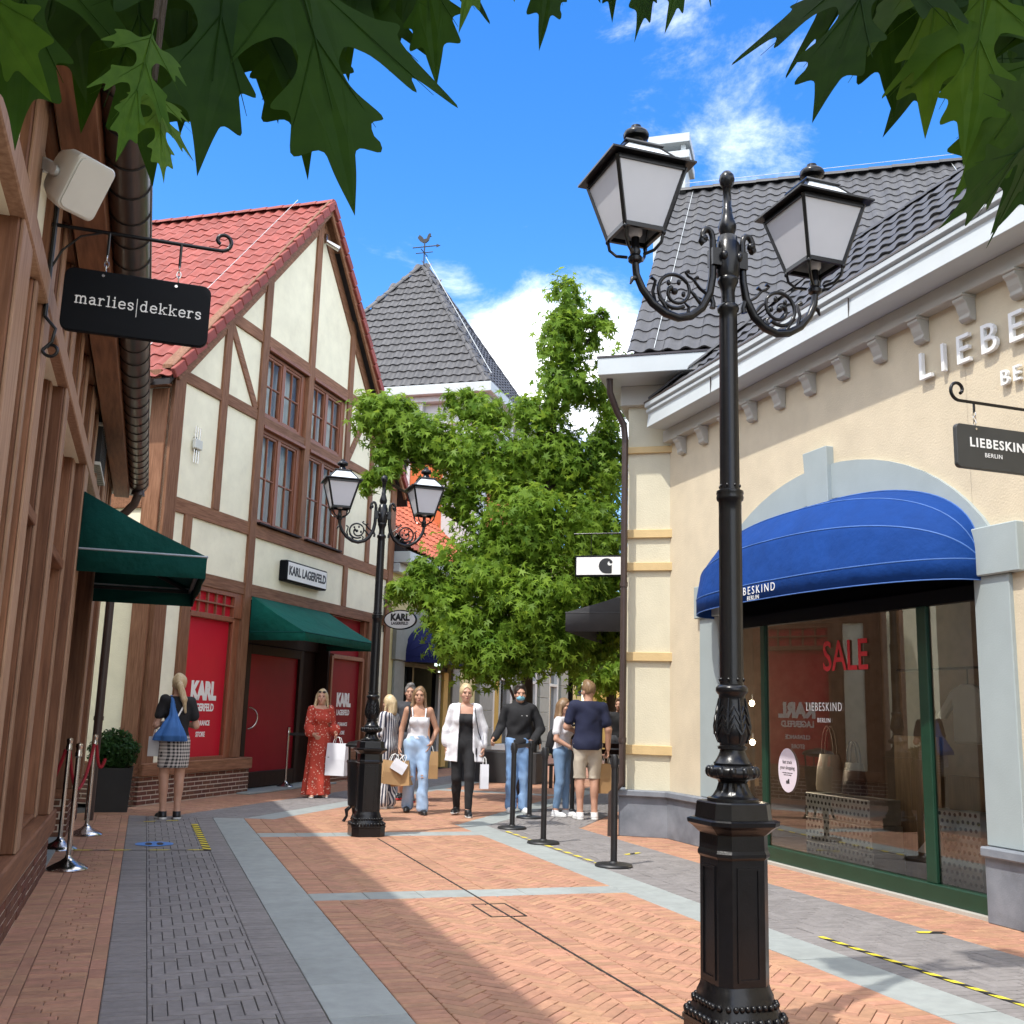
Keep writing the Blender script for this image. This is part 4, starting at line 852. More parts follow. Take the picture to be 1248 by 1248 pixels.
text_part(sf, 'lettering', 'LIEBESKIND', .115, 'print_white', (GX - .002, 8.80, 1.555), (0, -1, 0), (-1, 0, 0), extrude=.001, spacing=1.25, xs=.8); text_part(sf, 'lettering', 'BERLIN', .06, 'print_white', (GX - .002, 8.80, 1.43), (0, -1, 0), (-1, 0, 0), extrude=.001, spacing=1.15)
stk = thing('window_sticker', 'oval pale sticker with small dark lettering on the shop window glass', 'sticker', 'S', (GX, 9.43, .93)); m = MB(); m.prism([(GX - .004, 9.43 + .165 * math.cos(a), .93 + .215 * math.sin(a)) for a in np.linspace(0, 2 * math.pi, 40, endpoint=False)], (.003, 0, 0)); sf2 = part(stk, 'disc', m, 'stick_pink' if 'stick_pink' in MT else defmat('stick_pink', (.70, .62, .68), rough=.6, var=.02) and 'stick_pink')
for tx, sz, z in (('fast track', .052, 1.01), ('your shopping', .052, .955), ('order online and collect in store', .016, .905), ('open from ten until eight', .016, .885)): text_part(stk, 'lettering', tx, sz, 'print_dark', (GX - .0055, 9.43, z), (0, -1, 0), (-1, 0, 0), extrude=.0006, xs=.85)
part(stk, 'lettering', MB().box(GX - .006, GX - .004, 9.40, 9.425, .80, .845).box(GX - .006, GX - .004, 9.43, 9.455, .80, .83), 'print_dark')
# room behind the glass
m = MB(); m.face([(6.35, 5.6, .03), (6.35, 11.6, .03), (9.0, 11.6, .03), (9.0, 5.6, .03)]); part(sb, 'shop_floor', m, 'interior_floor')
m = MB(); m.box(9.0, 9.1, 5.5, 11.7, 0, 3.2); m.box(6.4, 9.0, 5.5, 5.6, 0, 3.2); m.box(6.4, 9.0, 11.6, 11.7, 0, 3.2); m.box(6.345, 9.0, 5.6, 11.6, 3.1, 3.2); part(sb, 'shop_room', m, 'interior')
def display(name, label, cat, at, group=None): return thing(name, label, cat, 'S', at, group)
def perforated(u0, u1, z0, z1, v, nu, nz, label, group=None, dep=.35):
    t = display('perforated_box', label, 'display box', (v, (u0 + u1) / 2, z0), group); part(t, 'casing', MB().box(v, v + dep, u0, u1, z0, z1), 'galv', bev=.006); q = MB()
    for i in range(nu):
        for j in range(nz):
            u = u0 + (u1 - u0) * (i + .5 + (.25 if j % 2 else -.25)) / nu; z = z0 + (z1 - z0) * (j + .5) / nz; r = min((u1 - u0) / nu, (z1 - z0) / nz) * .30; q.prism([(v - .001, u + r * math.cos(a), z + r * math.sin(a)) for a in np.linspace(0, 2 * math.pi, 7)[:-1]], (.004, 0, 0))
    part(t, 'perforation', q, 'print_dark'); return t
for j, lb in enumerate(('lowest perforated metal box of the stack behind shop glass', 'middle perforated metal box of the stack behind shop glass', 'topmost perforated metal box of the stack, carrying the handbags')):
    u1 = 9.45; perforated(8.40 + .02 * j, u1, .03 + .232 * j, .03 + .232 * j + .226, 6.36, 17, 4, lb, 'stacked perforated display boxes')
perforated(7.06, 7.29, .03, .74, 6.36, 4, 12, 'tall upright perforated metal box behind the narrow right pane of shop', dep=.12)
perforated(7.36, 7.72, .03, .72, 6.42, 6, 12, 'perforated metal box half hidden by green window post', dep=.3)
bd = display('display_board', 'tall brown wooden board behind the wide pane of shop window', 'board', (7.2, 8.62, 0)); part(bd, 'board', MB().box(6.80, 6.84, 8.0, 8.62, .03, 1.31), 'board_wood'); bd = display('display_board', 'smaller orange wooden board behind the tall upright perforated box', 'board', (6.82, 7.72, 0)); part(bd, 'board', MB().box(6.52, 6.56, 7.12, 7.58, .03, 1.0), 'board_wood')
defmat('bag_beige', (.38, .32, .25), rough=.5, var=.1); defmat('bag_black', (.015, .016, .022), rough=.4, var=.1); defmat('shirt_cream', (.62, .58, .50), rough=.9, var=.05)
def handbag(label, mat, v, u, z, wd, h, hh):
    t = display('handbag', label, 'bag', (v, u, z)); n = 12; m = MB(); 
    ring = lambda w_, d_, zz_: [(v + d_ * math.sin(a) * (abs(math.sin(a)) ** -.3 if abs(math.sin(a)) > .01 else 1), u + w_ * math.cos(a) * (abs(math.cos(a)) ** -.4 if abs(math.cos(a)) > .01 else 1), zz_) for a in np.linspace(0, 2 * math.pi, n, endpoint=False)]
    rs = [ring(wd * .95, .07, z), ring(wd, .075, z + h * .15), ring(wd * .92, .06, z + h * .6), ring(wd * .78, .03, z + h)]
    for a, b in zip(rs[:-1], rs[1:]):
        for i in range(n): m.face([a[i], a[(i + 1) % n], b[(i + 1) % n], b[i]])
    m.face(rs[0][::-1]); m.face(rs[-1]); part(t, 'body', m, mat, 50); m = MB(); 
    for dv in (-.02, .02): m.tube([(v + dv, u + wd * .5 * math.cos(a), z + h * .93 + hh * math.sin(a)) for a in np.linspace(0, math.pi, 12)], .009, 6)
    part(t, 'handle', m, mat, 60)
handbag('beige leather tote bag with tall handles on the perforated boxes', 'bag_beige', 6.5, 9.22, .74, .20, .36, .30); handbag('black leather tote bag on the perforated boxes', 'bag_black', 6.5, 8.84, .74, .16, .30, .22)
t = display('hanging_shirt', 'cream short-sleeved shirt hanging behind the narrow right pane', 'shirt', (6.8, 7.7, 1.25)); m = MB(); m.prism([(6.5, u - .42, z) for u, z in ((7.90, 1.27), (7.90, 1.60), (8.03, 1.46), (8.10, 1.50), (7.93, 1.70), (7.80, 1.76), (7.66, 1.76), (7.52, 1.68), (7.36, 1.36), (7.46, 1.33), (7.55, 1.50), (7.57, 1.27))], (.07, 0, 0)); part(t, 'shirt', m, 'shirt_cream', bev=.02); m = MB(); m.tube([(6.535, 7.31, 1.76), (6.535, 7.31, 1.90)], .006, 6); m.tube([(6.535, 6.7, 1.9), (6.535, 8.2, 1.9)], .012, 8); part(t, 'rail', m, 'iron_matt', 60)
t = display('price_card', 'small folded white card standing behind the shop window post', 'card', (6.5, 7.65, .03)); m = MB(); m.prism([(6.3, 7.40, .36), (6.3, 7.74, .36), (6.3, 7.45, .62)], (.004, 0, 0)); part(t, 'card', m, 'print_white')
for z in (1.60, 1.17): t = display('glow_bulb', 'small glowing bulb inside the shop, %s of two beside the far frame' % ('upper' if z > 1.4 else 'lower'), 'lamp', (6.5, 10.6, z), 'glowing bulbs in the shop'); b = MB(); b.ell((6.45, 10.58, z), .03, .03, .035); part(t, 'bulb', b, 'bulb_glow', 60); ld = bpy.data.lights.new('bulb_light', 'POINT'); ld.energy = 9; ld.color = (1, .8, .58); ld.shadow_soft_size = .04; lo_ = link(bpy.data.objects.new('bulb_light', ld)); lo_.parent = t; lo_.location = (.02, -.14, 0); b = MB(); b.tube([(6.45, 10.58, z + .03), (6.45, 10.58, z + .10)], .012, 8); part(t, 'cap', b, 'iron_matt')
# blue dome awning
da = thing('dome_awning', 'bright blue dome awning over the arched shop window', 'awning', 'S', (VW, 8.6, 2.53)); A_, D_, H_a, n_ = 2.06, .66, .80, 2.3; zb_ = 2.69
def dome(s, ph, off=0.): q = max(0, 1 - abs(s) ** n_) ** (1 / n_); return Vector((VW - .03 - (D_ + off) * q * math.cos(ph) , 8.6 + A_ * s, zb_ + (H_a + off) * (q ** .85) * math.sin(ph)))
ss = [math.sin(t) for t in np.linspace(-math.pi / 2, math.pi / 2, 49)]; phs = np.linspace(0, math.pi / 2, 25); m = MB(); sagf = lambda ph: -.018 * abs(math.sin(ph * 6))
for i in range(48):
    for j in range(24): m.face([dome(ss[i], phs[j], sagf(phs[j])), dome(ss[i + 1], phs[j], sagf(phs[j])), dome(ss[i + 1], phs[j + 1], sagf(phs[j + 1])), dome(ss[i], phs[j + 1], sagf(phs[j + 1]))])
    a, b = dome(ss[i], 0), dome(ss[i + 1], 0); m.face([a - Vector((0, 0, .16)), b - Vector((0, 0, .16)), b, a])
bm_ = part(da, 'canopy', m, 'awning_blue', 70); 
so = bm_.modifiers.new('weld', 'WELD'); so.merge_threshold = .0005; so = bm_.modifiers.new('thick', 'SOLIDIFY'); so.thickness = .006; so.offset = 0
for ph in (0, math.pi / 6, math.pi / 3, math.pi / 2 * .97): m = MB(); m.tube([dome(s, ph, .004) for s in ss], .006, 6); part(da, 'seam', m, 'seam_blue', 60)
m = MB(); m.tube([dome(s, 0, .002) - Vector((0, 0, .16)) for s in ss], .005, 6); part(da, 'hem', m, 'seam_blue', 60)
text_part(da, 'lettering', 'LIEBESKIND', .108, 'print_white', (VW - .03 - D_ - .004, 8.76, 2.625), (0, -1, 0), (-1, 0, 0), extrude=.001, spacing=1.42); text_part(da, 'lettering', 'BERLIN', .058, 'print_white', (VW - .03 - D_ - .004, 8.76, 2.555), (0, -1, 0), (-1, 0, 0), extrude=.001, spacing=1.2)
# hanging board sign of the cream shop
def board_sign(name, label, fr, root_at, x0, x1, y, z0, z1, mat, bracket, hang, face_texts, wall_x, extra=None, rnd=.045):
    t = thing(name, label, 'sign', fr, root_at); pts = []
    for cx_, cz_, a0 in ((x1 - rnd, z1 - rnd, 0), (x0 + rnd, z1 - rnd, 90), (x0 + rnd, z0 + rnd, 180), (x1 - rnd, z0 + rnd, 270)):
        for a in np.linspace(a0, a0 + 90, 6): pts.append((cx_ + rnd * math.cos(R(a)), y, cz_ + rnd * math.sin(R(a))))
    m = MB(); m.prism(pts, (0, .035, 0)); b = part(t, 'board', m, mat, bev=.004)
    for tx, sz, cx_, cz_, kw in face_texts: text_part(b, 'lettering', tx, sz, 'print_white', (cx_, y - .002, cz_), (1, 0, 0), (0, -1, 0), extrude=.001, **kw)
    if extra: extra(b)
    m = MB()
    for pts_, r_ in bracket: m.tube(pts_, r_, 8, flat=1.)
    part(t, 'bracket', m, 'iron', 60)
    for hx, hz in hang:
        m = MB(); m.tube([(hx, y + .017, hz), (hx, y + .017, z1 + .09)], .008, 6); part(t, 'hanger', m, 'iron', 60); m = MB()
        for k in range(3): c = (hx, y + .017, z1 + .075 - .028 * k); m.tube([(c[0] + (.011 * math.cos(a) if k % 2 else 0), c[1] + (0 if k % 2 else .011 * math.cos(a)), c[2] + .019 * math.sin(a)) for a in np.linspace(0, 2 * math.pi, 9)], .003, 5)
        part(t, 'chain', m, 'steel', 60); m = MB(); m.tube([(hx - .008, y - .004, z1 - .025), (hx - .008, y + .039, z1 - .025)], .008, 8); part(t, 'bolt', m, 'steel', 60)
    return t
def spiral(cx_, y, cz_, r0_, r1_, a0, a1, n=22): return [(cx_ + (r0_ + (r1_ - r0_) * i / n) * math.cos(a0 + (a1 - a0) * i / n), y, cz_ + (r0_ + (r1_ - r0_) * i / n) * math.sin(a0 + (a1 - a0) * i / n)) for i in range(n + 1)]
board_sign('hanging_sign', 'charcoal hanging sign with rounded corners on scrolled bracket beside the arch', 'S', (6.06, 5.3, 3.03), 4.735, 5.50, 5.283, 3.03, 3.318, 'sign_char',
    [([(6.05, 5.3, 3.475)] + [(x, 5.3, 3.475 + .0 * x) for x in (5.6, 5.2, 4.80)] + spiral(4.78, 5.3, 3.545, .07, .025, -math.pi / 2, -math.pi * 2.3), .011), ([(6.05, 5.3, 3.2), (6.05, 5.3, 3.85)], .013)], [(4.90, 3.475), (5.33, 3.475)],
    [('LIEBESKIND', .084, 5.09, 3.20, dict(bold=.002, spacing=1.2)), ('BERLIN', .04, 5.02, 3.125, dict(spacing=1.15))], 6.06, rnd=.03)
# ------------------------------------------------------------------ timber-framed shop close on the left
lb = thing('timber_building', 'close brown timber-framed shop with brick base, deep window bays and dark gutter', 'building', 'S', (-.68, 9, 0))
VB = -.66
part(lb, 'house_body', MB().box(-5, -1.6, -2, 14.2, 0, 4.4).box(-5, -1.0, 14.26, 15.6, 0, 4.4), 'plaster_green')  # second box is an unseen extension, added to shade the gable side wall
part(lb, 'wall', MB().box(-1.6, -.70, -2, 9.36, 3.36, 4.3).box(-1.6, -.70, 9.37, 14.2, 2.95, 4.3).box(-1.1, -.69, 4.87, 5.16, .52, 3.36).box(-1.1, -.69, 5.28, 5.51, .52, 3.36).box(-1.6, -.80, 12.4, 14.2, .55, 2.95).box(-1.6, -.80, -2, 4.6, .5, 3.36), 'plaster_green')
def post(u0, u1, z0, z1, v1=VB, v0=-.96, mat='wood', name='post'):
    part(lb, 'lit_front_strip', MB().box(v1 + .0005, v1 + .016, u0 + .012, u1 - .012, z0 + .002, z1 - .004), 'wood_bounce_lit', bev=.004)  # added strip: light bounced onto the post front, put into its colour
    return part(lb, name, MB().box(v0, v1, u0, u1, z0, z1), mat, bev=.007)
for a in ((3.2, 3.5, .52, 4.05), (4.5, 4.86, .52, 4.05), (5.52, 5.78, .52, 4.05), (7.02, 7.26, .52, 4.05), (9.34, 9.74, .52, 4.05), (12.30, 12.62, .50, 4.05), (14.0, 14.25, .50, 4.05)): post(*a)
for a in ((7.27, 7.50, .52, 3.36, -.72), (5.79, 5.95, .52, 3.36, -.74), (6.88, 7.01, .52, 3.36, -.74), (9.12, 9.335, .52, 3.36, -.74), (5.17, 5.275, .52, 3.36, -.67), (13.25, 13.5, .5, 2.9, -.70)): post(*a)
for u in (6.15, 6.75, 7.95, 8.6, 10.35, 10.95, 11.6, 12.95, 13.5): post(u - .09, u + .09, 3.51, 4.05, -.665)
def rail(u0, u1, z0, z1, v1=-.635, v0=-.95): return part(lb, 'rail', MB().box(v0, v1, u0, u1, z0, z1), 'wood_bounce_lit', bev=.007)  # rail carries the same painted-in bounce light
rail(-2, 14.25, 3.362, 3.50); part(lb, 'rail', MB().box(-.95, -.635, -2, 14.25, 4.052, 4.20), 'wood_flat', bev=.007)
for u0, u1, zs, ze in ((5.8, 6.15, 3.52, 4.04), (8.0, 8.55, 3.52, 4.04), (10.4, 10.9, 3.52, 4.04), (12.7, 13.2, 3.52, 4.04)):
    m = MB(); m.bar((-.70, u0, zs), (-.70, u1, ze), .11, .06, up=(1, 0, 0)); part(lb, 'brace', m, 'wood', bev=.005)
# window bays
def bay(u0, u1):
    m = MB(); x0, x1 = -1.08, -.95
    for b in ((u0, u0 + .07, .52, 3.36), (u1 - .07, u1, .52, 3.36), (u0 + .07, u1 - .07, .52, .62), (u0 + .07, u1 - .07, 3.27, 3.36), (u0 + .07, u1 - .07, 2.42, 2.52)): m.box(x0, x1, b[0], b[1], b[2], b[3])
    c = (u0 + u1) / 2; m.box(x0 + .02, x1 - .02, c - .035, c + .035, .62, 2.42); m.box(x0 + .02, x1 - .02, c - .035, c + .035, 2.52, 3.27)
    f = part(lb, 'window', m, 'window_wood', bev=.005)
    for a, b in ((u0 + .07, c - .035), (c + .035, u1 - .07)):
        for z0, z1 in ((.62, 2.42), (2.52, 3.27)): t = MB(); t.face([(-1.02, b, z0), (-1.02, a, z0), (-1.02, a, z1), (-1.02, b, z1)]); part(f, 'pane', t, 'dark_glass')
    part(lb, 'reveal', MB().box(-.95, -.80, u0 - .0, u1, 3.26, 3.36), 'window_wood')
    part(lb, 'transom', MB().box(-.95, -.72, u0, u1, 2.44, 2.51), 'wood_flat', bev=.005)
bay(5.96, 6.87); bay(7.51, 9.11); bay(3.51, 4.49)
for q in (.0, .012): pass
part(lb, 'window_back', MB().box(-1.59, -1.5, 3.2, 9.2, .4, 3.36), 'interior')
# brick base, timber sill
part(lb, 'plinth', MB().box(-1.6, VB - .018, -2, 9.98, 0, .335), 'mortar'); brick_rows(lb, 'S', VB - .012, 2.0, 9.98, 0, 5, bh=.050, jh=.0155)
part(lb, 'sill_beam', MB().box(-1.0, VB + .03, -2, 9.96, .337, .518), 'wood_flat', bev=.012)
part(lb, 'sill_board', MB().box(-.95, -.735, 5.96, 6.87, .519, .55).box(-.95, -.735, 7.51, 9.11, .519, .55), 'wood_flat', bev=.006)
# recessed doorway
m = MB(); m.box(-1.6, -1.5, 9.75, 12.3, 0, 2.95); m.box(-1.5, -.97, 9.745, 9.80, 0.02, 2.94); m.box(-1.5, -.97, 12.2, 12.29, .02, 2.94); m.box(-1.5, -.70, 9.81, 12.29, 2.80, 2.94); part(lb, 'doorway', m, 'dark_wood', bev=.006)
part(lb, 'doorstep', MB().box(-1.5, -.69, 9.99, 12.29, -.01, .02), 'stone_slab')
part(lb, 'door', MB().box(-1.49, -1.43, 10.2, 11.9, .03, 2.4), 'dark_wood', bev=.01)
part(lb, 'plinth', MB().box(-1.6, VB - .018, 12.32, 14.22, 0, .40), 'mortar'); brick_rows(lb, 'S', VB - .012, 12.30, 14.24, 0, 6); brick_rows(lb, 'S', 12.304, -1.5, VB - .064, 0, 6, axis='x', face=-1)
part(lb, 'sill_beam', MB().box(-1.4, VB + .02, 12.29, 14.26, .40, .50), 'wood_flat', bev=.01)
part(lb, 'panel', MB().box(-.85, -.72, 12.63, 13.24, .5, 2.95), 'wood', bev=.006); part(lb, 'end_wall', MB().box(-1.5, -.70, 13.51, 14.0, .5, 2.95), 'wood', bev=.006)
# eaves, gutter with collars, downpipe
part(lb, 'eaves_board', MB().box(-.61, -.43, -2, 14.2, 3.98, 4.26), 'wood_flat', bev=.006); part(lb, 'soffit', MB().box(-.83, -.612, -2, 14.2, 4.21, 4.25), 'wood_flat')
GV, GZ, GR = -.325, 4.14, .108; m = MB(); tt = np.linspace(math.pi * .98, 2.02 * math.pi, 13); us = (-2, 14.1)
for i in range(12):
    a, b = [(GV + GR * math.cos(t), GZ + GR * math.sin(t)) for t in (tt[i], tt[i + 1])]; m.face([(a[0], us[0], a[1]), (b[0], us[0], b[1]), (b[0], us[1], b[1]), (a[0], us[1], a[1])])
for u in us: m.face([(GV + GR * math.cos(t), u, GZ + GR * math.sin(t)) for t in tt])
m.tube([(GV + GR, us[0], GZ), (GV + GR, us[1], GZ)], .012, 8); gt = part(lb, 'gutter', m, 'gutter', 40)
so = gt.modifiers.new('thick', 'SOLIDIFY'); so.thickness = .004
for u in np.arange(2.3, 14.1, .33): m = MB(); m.tube([(GV + (GR + .004) * math.cos(t), u, GZ + (GR + .004) * math.sin(t)) for t in tt], .0065, 5); part(lb, 'gutter_joint', m, 'rubber', 60)
m = MB(); m.tube([(GV, 13.98, GZ - .08), (GV, 13.98, GZ - .16), (GV - .03, 14.02, GZ - .26), (GV - .12, 14.1, GZ - .36), (-.52, 14.14, GZ - .42), (-.53, 14.15, GZ - .6), (-.53, 14.15, 2.2), (-.53, 14.15, 0)], .052, 12); m.lathe([(.06, 0), (.06, .05)], (-.53, 14.15, 1.18), 12); m.lathe([(.085, 0), (.06, .12)], (GV, 13.98, GZ - .16), 12); part(lb, 'downpipe', m, 'pipe_brown', 50)
m = MB(); m.prism([(-.27, -2, 4.27), (-4.5, -2, 8.2), (-6, -2, 8.2), (-6, -2, 4.3)], (0, 17.6, 0)); part(lb, 'roof', m, 'tile_grey')  # far end run on out of view to shade the gable side wall
# door awning, hanging sign, loudspeaker, grille
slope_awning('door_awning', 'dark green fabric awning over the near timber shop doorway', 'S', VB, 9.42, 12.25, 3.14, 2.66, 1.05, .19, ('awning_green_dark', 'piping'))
def slab_word(b):
    """typewriter-like lower case with slab serifs, built from strokes"""
    G = {'m': (1.55, [[(.18, 0), (.18, 1)], [(.18, .75), (.35, .97), (.6, .97), (.72, .75), (.72, 0)], [(.72, .75), (.9, .97), (1.15, .97), (1.27, .75), (1.27, 0)], [(0, .05), (.36, .05)], [(.54, .05), (.9, .05)], [(1.09, .05), (1.45, .05)], [(0, .95), (.18, .95)]]),
         'a': (1.0, [[(.12, .85), (.35, .97), (.6, .92), (.68, .7), (.68, .1), (.9, .05)], [(.68, .55), (.35, .56), (.12, .4), (.12, .2), (.3, .04), (.55, .1), (.68, .3)]]),
         'r': (.85, [[(.2, 0), (.2, 1)], [(0, .95), (.2, .95)], [(0, .05), (.45, .05)], [(.2, .65), (.38, .92), (.58, .96), (.72, .85)]]),
         'l': (.6, [[(.28, 0), (.28, 1.45)], [(.05, 1.4), (.28, 1.4)], [(.03, .05), (.53, .05)]]),
         'i': (.6, [[(.28, 0), (.28, 1)], [(.05, .95), (.28, .95)], [(.03, .05), (.53, .05)], [(.28, 1.22), (.28, 1.42)]]),
         'e': (1.0, [[(.12, .53), (.84, .53), (.82, .78), (.6, .96), (.36, .96), (.14, .76), (.12, .3), (.3, .05), (.6, .03), (.84, .18)]]),
         's': (.85, [[(.7, .72), (.62, .93), (.36, .97), (.15, .86), (.16, .64), (.4, .53), (.66, .42), (.7, .2), (.5, .03), (.25, .04), (.12, .25)]]),
         'd': (1.1, [[(.78, 0), (.78, 1.45)], [(.55, 1.4), (.78, 1.4)], [(.78, .05), (1.0, .05)], [(.78, .75), (.55, .97), (.3, .92), (.13, .68), (.13, .3), (.3, .04), (.55, .03), (.78, .25)]]),
         'k': (1.1, [[(.2, 0), (.2, 1.45)], [(0, 1.4), (.2, 1.4)], [(0, .05), (.42, .05)], [(.2, .4), (.78, .93)], [(.42, .6), (.85, .05)], [(.6, .95), (1.0, .95)], [(.62, .05), (1.05, .05)]]), '|': (.45, [[(.2, -.85), (.2, 1.6)]])}
    m = MB(); x = 0; w_ = .16; word = 'marlies|dekkers'; tot = sum(G[c][0] for c in word) + .12 * (len(word) - 1); sc_ = .615 / tot; org = Vector((-.515, 5.50 - .0015, 3.385))
    for c in word:
        wd, st = G[c]
        for pl in st:
            ww = (w_ if abs(pl[0][0] - pl[-1][0]) < .05 or len(pl) > 2 else .11) * (.5 if c == '|' else 1)
            for a, b2 in zip(pl[:-1], pl[1:]): A, B = org + Vector(((x + a[0]) * sc_, 0, a[1] * sc_)), org + Vector(((x + b2[0]) * sc_, 0, b2[1] * sc_)); d = (B - A).normalized() * ww * .3 * sc_; m.bar(A - d, B + d, .0012 + .0002 * (len(m.v) % 5), ww * sc_, up=(d.z, 0, -d.x))
        x += wd + .12
    part(b, 'lettering', m, 'print_white')
board_sign('hanging_sign', 'black hanging sign with white typewriter lettering on a scrolled iron bracket', 'S', (-.66, 5.5, 3.23), -.575, .14, 5.50, 3.24, 3.572, 'sign_black',
    [([(-.66, 5.52, 3.79), (-.2, 5.52, 3.79), (.17, 5.52, 3.79)] + spiral(.175, 5.52, 3.845, .055, .018, -math.pi / 2, math.pi * 1.35), .0105), ([(-.645, 5.52, 4.02), (-.645, 5.52, 3.30)], .011),
     ([(-.645, 5.52, 3.55), (-.60, 5.52, 3.66), (-.52, 5.52, 3.75), (-.42, 5.52, 3.785)], .006),
     ([(-.645, 5.52, 3.30), (-.59, 5.52, 3.24), (-.60, 5.52, 3.17), (-.64, 5.52, 3.12)] + spiral(-.60, 5.52, 3.13, .04, .02, math.pi, math.pi * 2.9), .0085), ([(-.645, 5.52, 4.02), (-.60, 5.52, 4.08), (-.62, 5.52, 4.13)], .008)],
    [(-.385, 3.79), (-.03, 3.79)], [], -.66, extra=slab_word)
spk = thing('loudspeaker', 'white wall loudspeaker on a bracket above the black hanging sign', 'speaker', 'S', (-.66, 4.85, 3.6)); C0 = Vector((-.50, 4.80, 3.70)); fd = Vector((.55, -.62, -.55)).normalized(); rt = fd.cross(Vector((0, 0, 1))).normalized(); upv = rt.cross(fd)
def spring(s_, h_, o_, n=5, rr=.03):
    out = []
    for sx, sy, a0 in ((1, 1, 0), (-1, 1, 90), (-1, -1, 180), (1, -1, 270)):
        for a in np.linspace(a0, a0 + 90, n): out.append(C0 + fd * o_ + rt * (sx * (s_ - rr) + rr * math.cos(R(a))) + upv * (sy * (h_ - rr) + rr * math.sin(R(a))))
    return out
rs = [spring(.055, .075, -.13), spring(.075, .10, -.09), spring(.095, .125, 0), spring(.10, .13, .09), spring(.094, .124, .10)]; m = MB(); n = len(rs[0])
for a, b in zip(rs[:-1], rs[1:]):
    for i in range(n): m.face([a[i], a[(i + 1) % n], b[(i + 1) % n], b[i]])
m.face(rs[0][::-1]); m.face(rs[-1]); part(spk, 'cabinet', m, 'speaker_white', 35)
m = MB(); q = spring(.086, .116, .1005); m.prism(q, fd * .006); part(spk, 'grille', m, 'speaker_white', 35)
m = MB()
for s_ in (-1, 1): m.bar(C0 + rt * s_ * .103 - fd * .01, C0 + rt * s_ * .103 - fd * .17, .006, .05, up=upv); m.tube([C0 + rt * s_ * .100, C0 + rt * s_ * .118], .022, 12)
m.bar(C0 - fd * .17 + rt * .106, C0 - fd * .17 - rt * .106, .006, .05, up=upv); m.bar(C0 - fd * .17, Vector((-.67, 4.92, 3.80)), .03, .04); part(spk, 'mounting_bracket', m, 'galv', 40)
gl_ = thing('wall_grille', 'black slatted grille high on pale wall between awning and gutter', 'grille', 'S', (-.66, 11, 3.52)); m = MB(); m.box(-.80, -.70, 10.47, 11.5, 3.62, 3.98); part(gl_, 'backing', m, 'sign_black')
for k in range(11): u = 10.52 + .095 * k; part(gl_, 'slat', MB().box(-.70, -.61, u, u + .03, 3.6, 4.0), 'iron_matt')
for z in (3.60, 3.985): part(gl_, 'frame', MB().box(-.70, -.60, 10.47, 11.52, z, z + .03), 'speaker_white')
# planter with a clipped shrub
pl = thing('planter', 'black tapered planter holding a round green shrub by the gable corner', 'planter', 'S', (-.34, 15.34, 0)); m = MB(); n4 = [(-1, -1), (1, -1), (1, 1), (-1, 1)]; cxp, cyp = -.34, 15.34
r0_ = [(cxp + .232 * a, cyp + .232 * b, 0) for a, b in n4]; r1_ = [(cxp + .26 * a, cyp + .26 * b, .56) for a, b in n4]; r2_ = [(cxp + .21 * a, cyp + .21 * b, .56) for a, b in n4]; r3_ = [(cxp + .21 * a, cyp + .21 * b, .50) for a, b in n4]
for a, b in ((r0_, r1_), (r1_, r2_), (r2_, r3_)):
    for i in range(4): m.face([a[i], a[(i + 1) % 4], b[(i + 1) % 4], b[i]])
m.face(r3_); m.face(r0_[::-1]); part(pl, 'pot', m, 'planter_black', bev=.006)
def leaf_cloud(n, pts_fn, size, shape, droop=.3, up_bias=.3):
    """n leaves (flat polygons given in unit size) at sampled points; returns V, F, rnd"""
    P, Nn = pts_fn(n); k = len(shape); d = rng.normal(size=(n, 3)); nrm = Nn * .9 + d * .55 + np.array([0, 0, up_bias]); nrm /= np.linalg.norm(nrm, axis=1)[:, None]
    t = rng.normal(size=(n, 3)); t[:, 2] -= droop * 2; t -= nrm * (t * nrm).sum(1)[:, None]; t /= np.linalg.norm(t, axis=1)[:, None]; b = np.cross(nrm, t); s = size * rng.uniform(.65, 1.25, n); sh = np.asarray(shape)
    V = P[:, None] + (sh[None, :, 0, None] * b[:, None] + sh[None, :, 1, None] * t[:, None] + sh[None, :, 2, None] * nrm[:, None]) * s[:, None, None]
    return V.reshape(-1, 3), rng.random(n)
def ball_pts(c, r, fill=.35):
    def f(n):
        d = rng.normal(size=(n, 3)); d /= np.linalg.norm(d, axis=1)[:, None]; q = 1 - fill * rng.random(n) ** 1.6; bump = 1 + .10 * np.sin(d[:, 0] * 6 + 1) * np.sin(d[:, 1] * 5 + 2) + .08 * np.sin(d[:, 2] * 9); return np.array(c) + d * (q * bump)[:, None] * np.array(r), d
    return f
SM = [(0, 0, 0), (.28, .5, .05), (0, 1, -.08), (-.28, .5, .05)]
V, rr_ = leaf_cloud(5200, ball_pts((0, 0, .77), (.30, .30, .26), .45), .052, SM); Fq = np.arange(len(V)).reshape(-1, 4)
partm(pl, 'shrub', np_mesh('shrub', V, Fq, 'leaf_box', rr_)); m = MB(); m.tube([(cxp, cyp, .5), (cxp, cyp, .85)], .02, 6); part(pl, 'stem', m, 'bark')
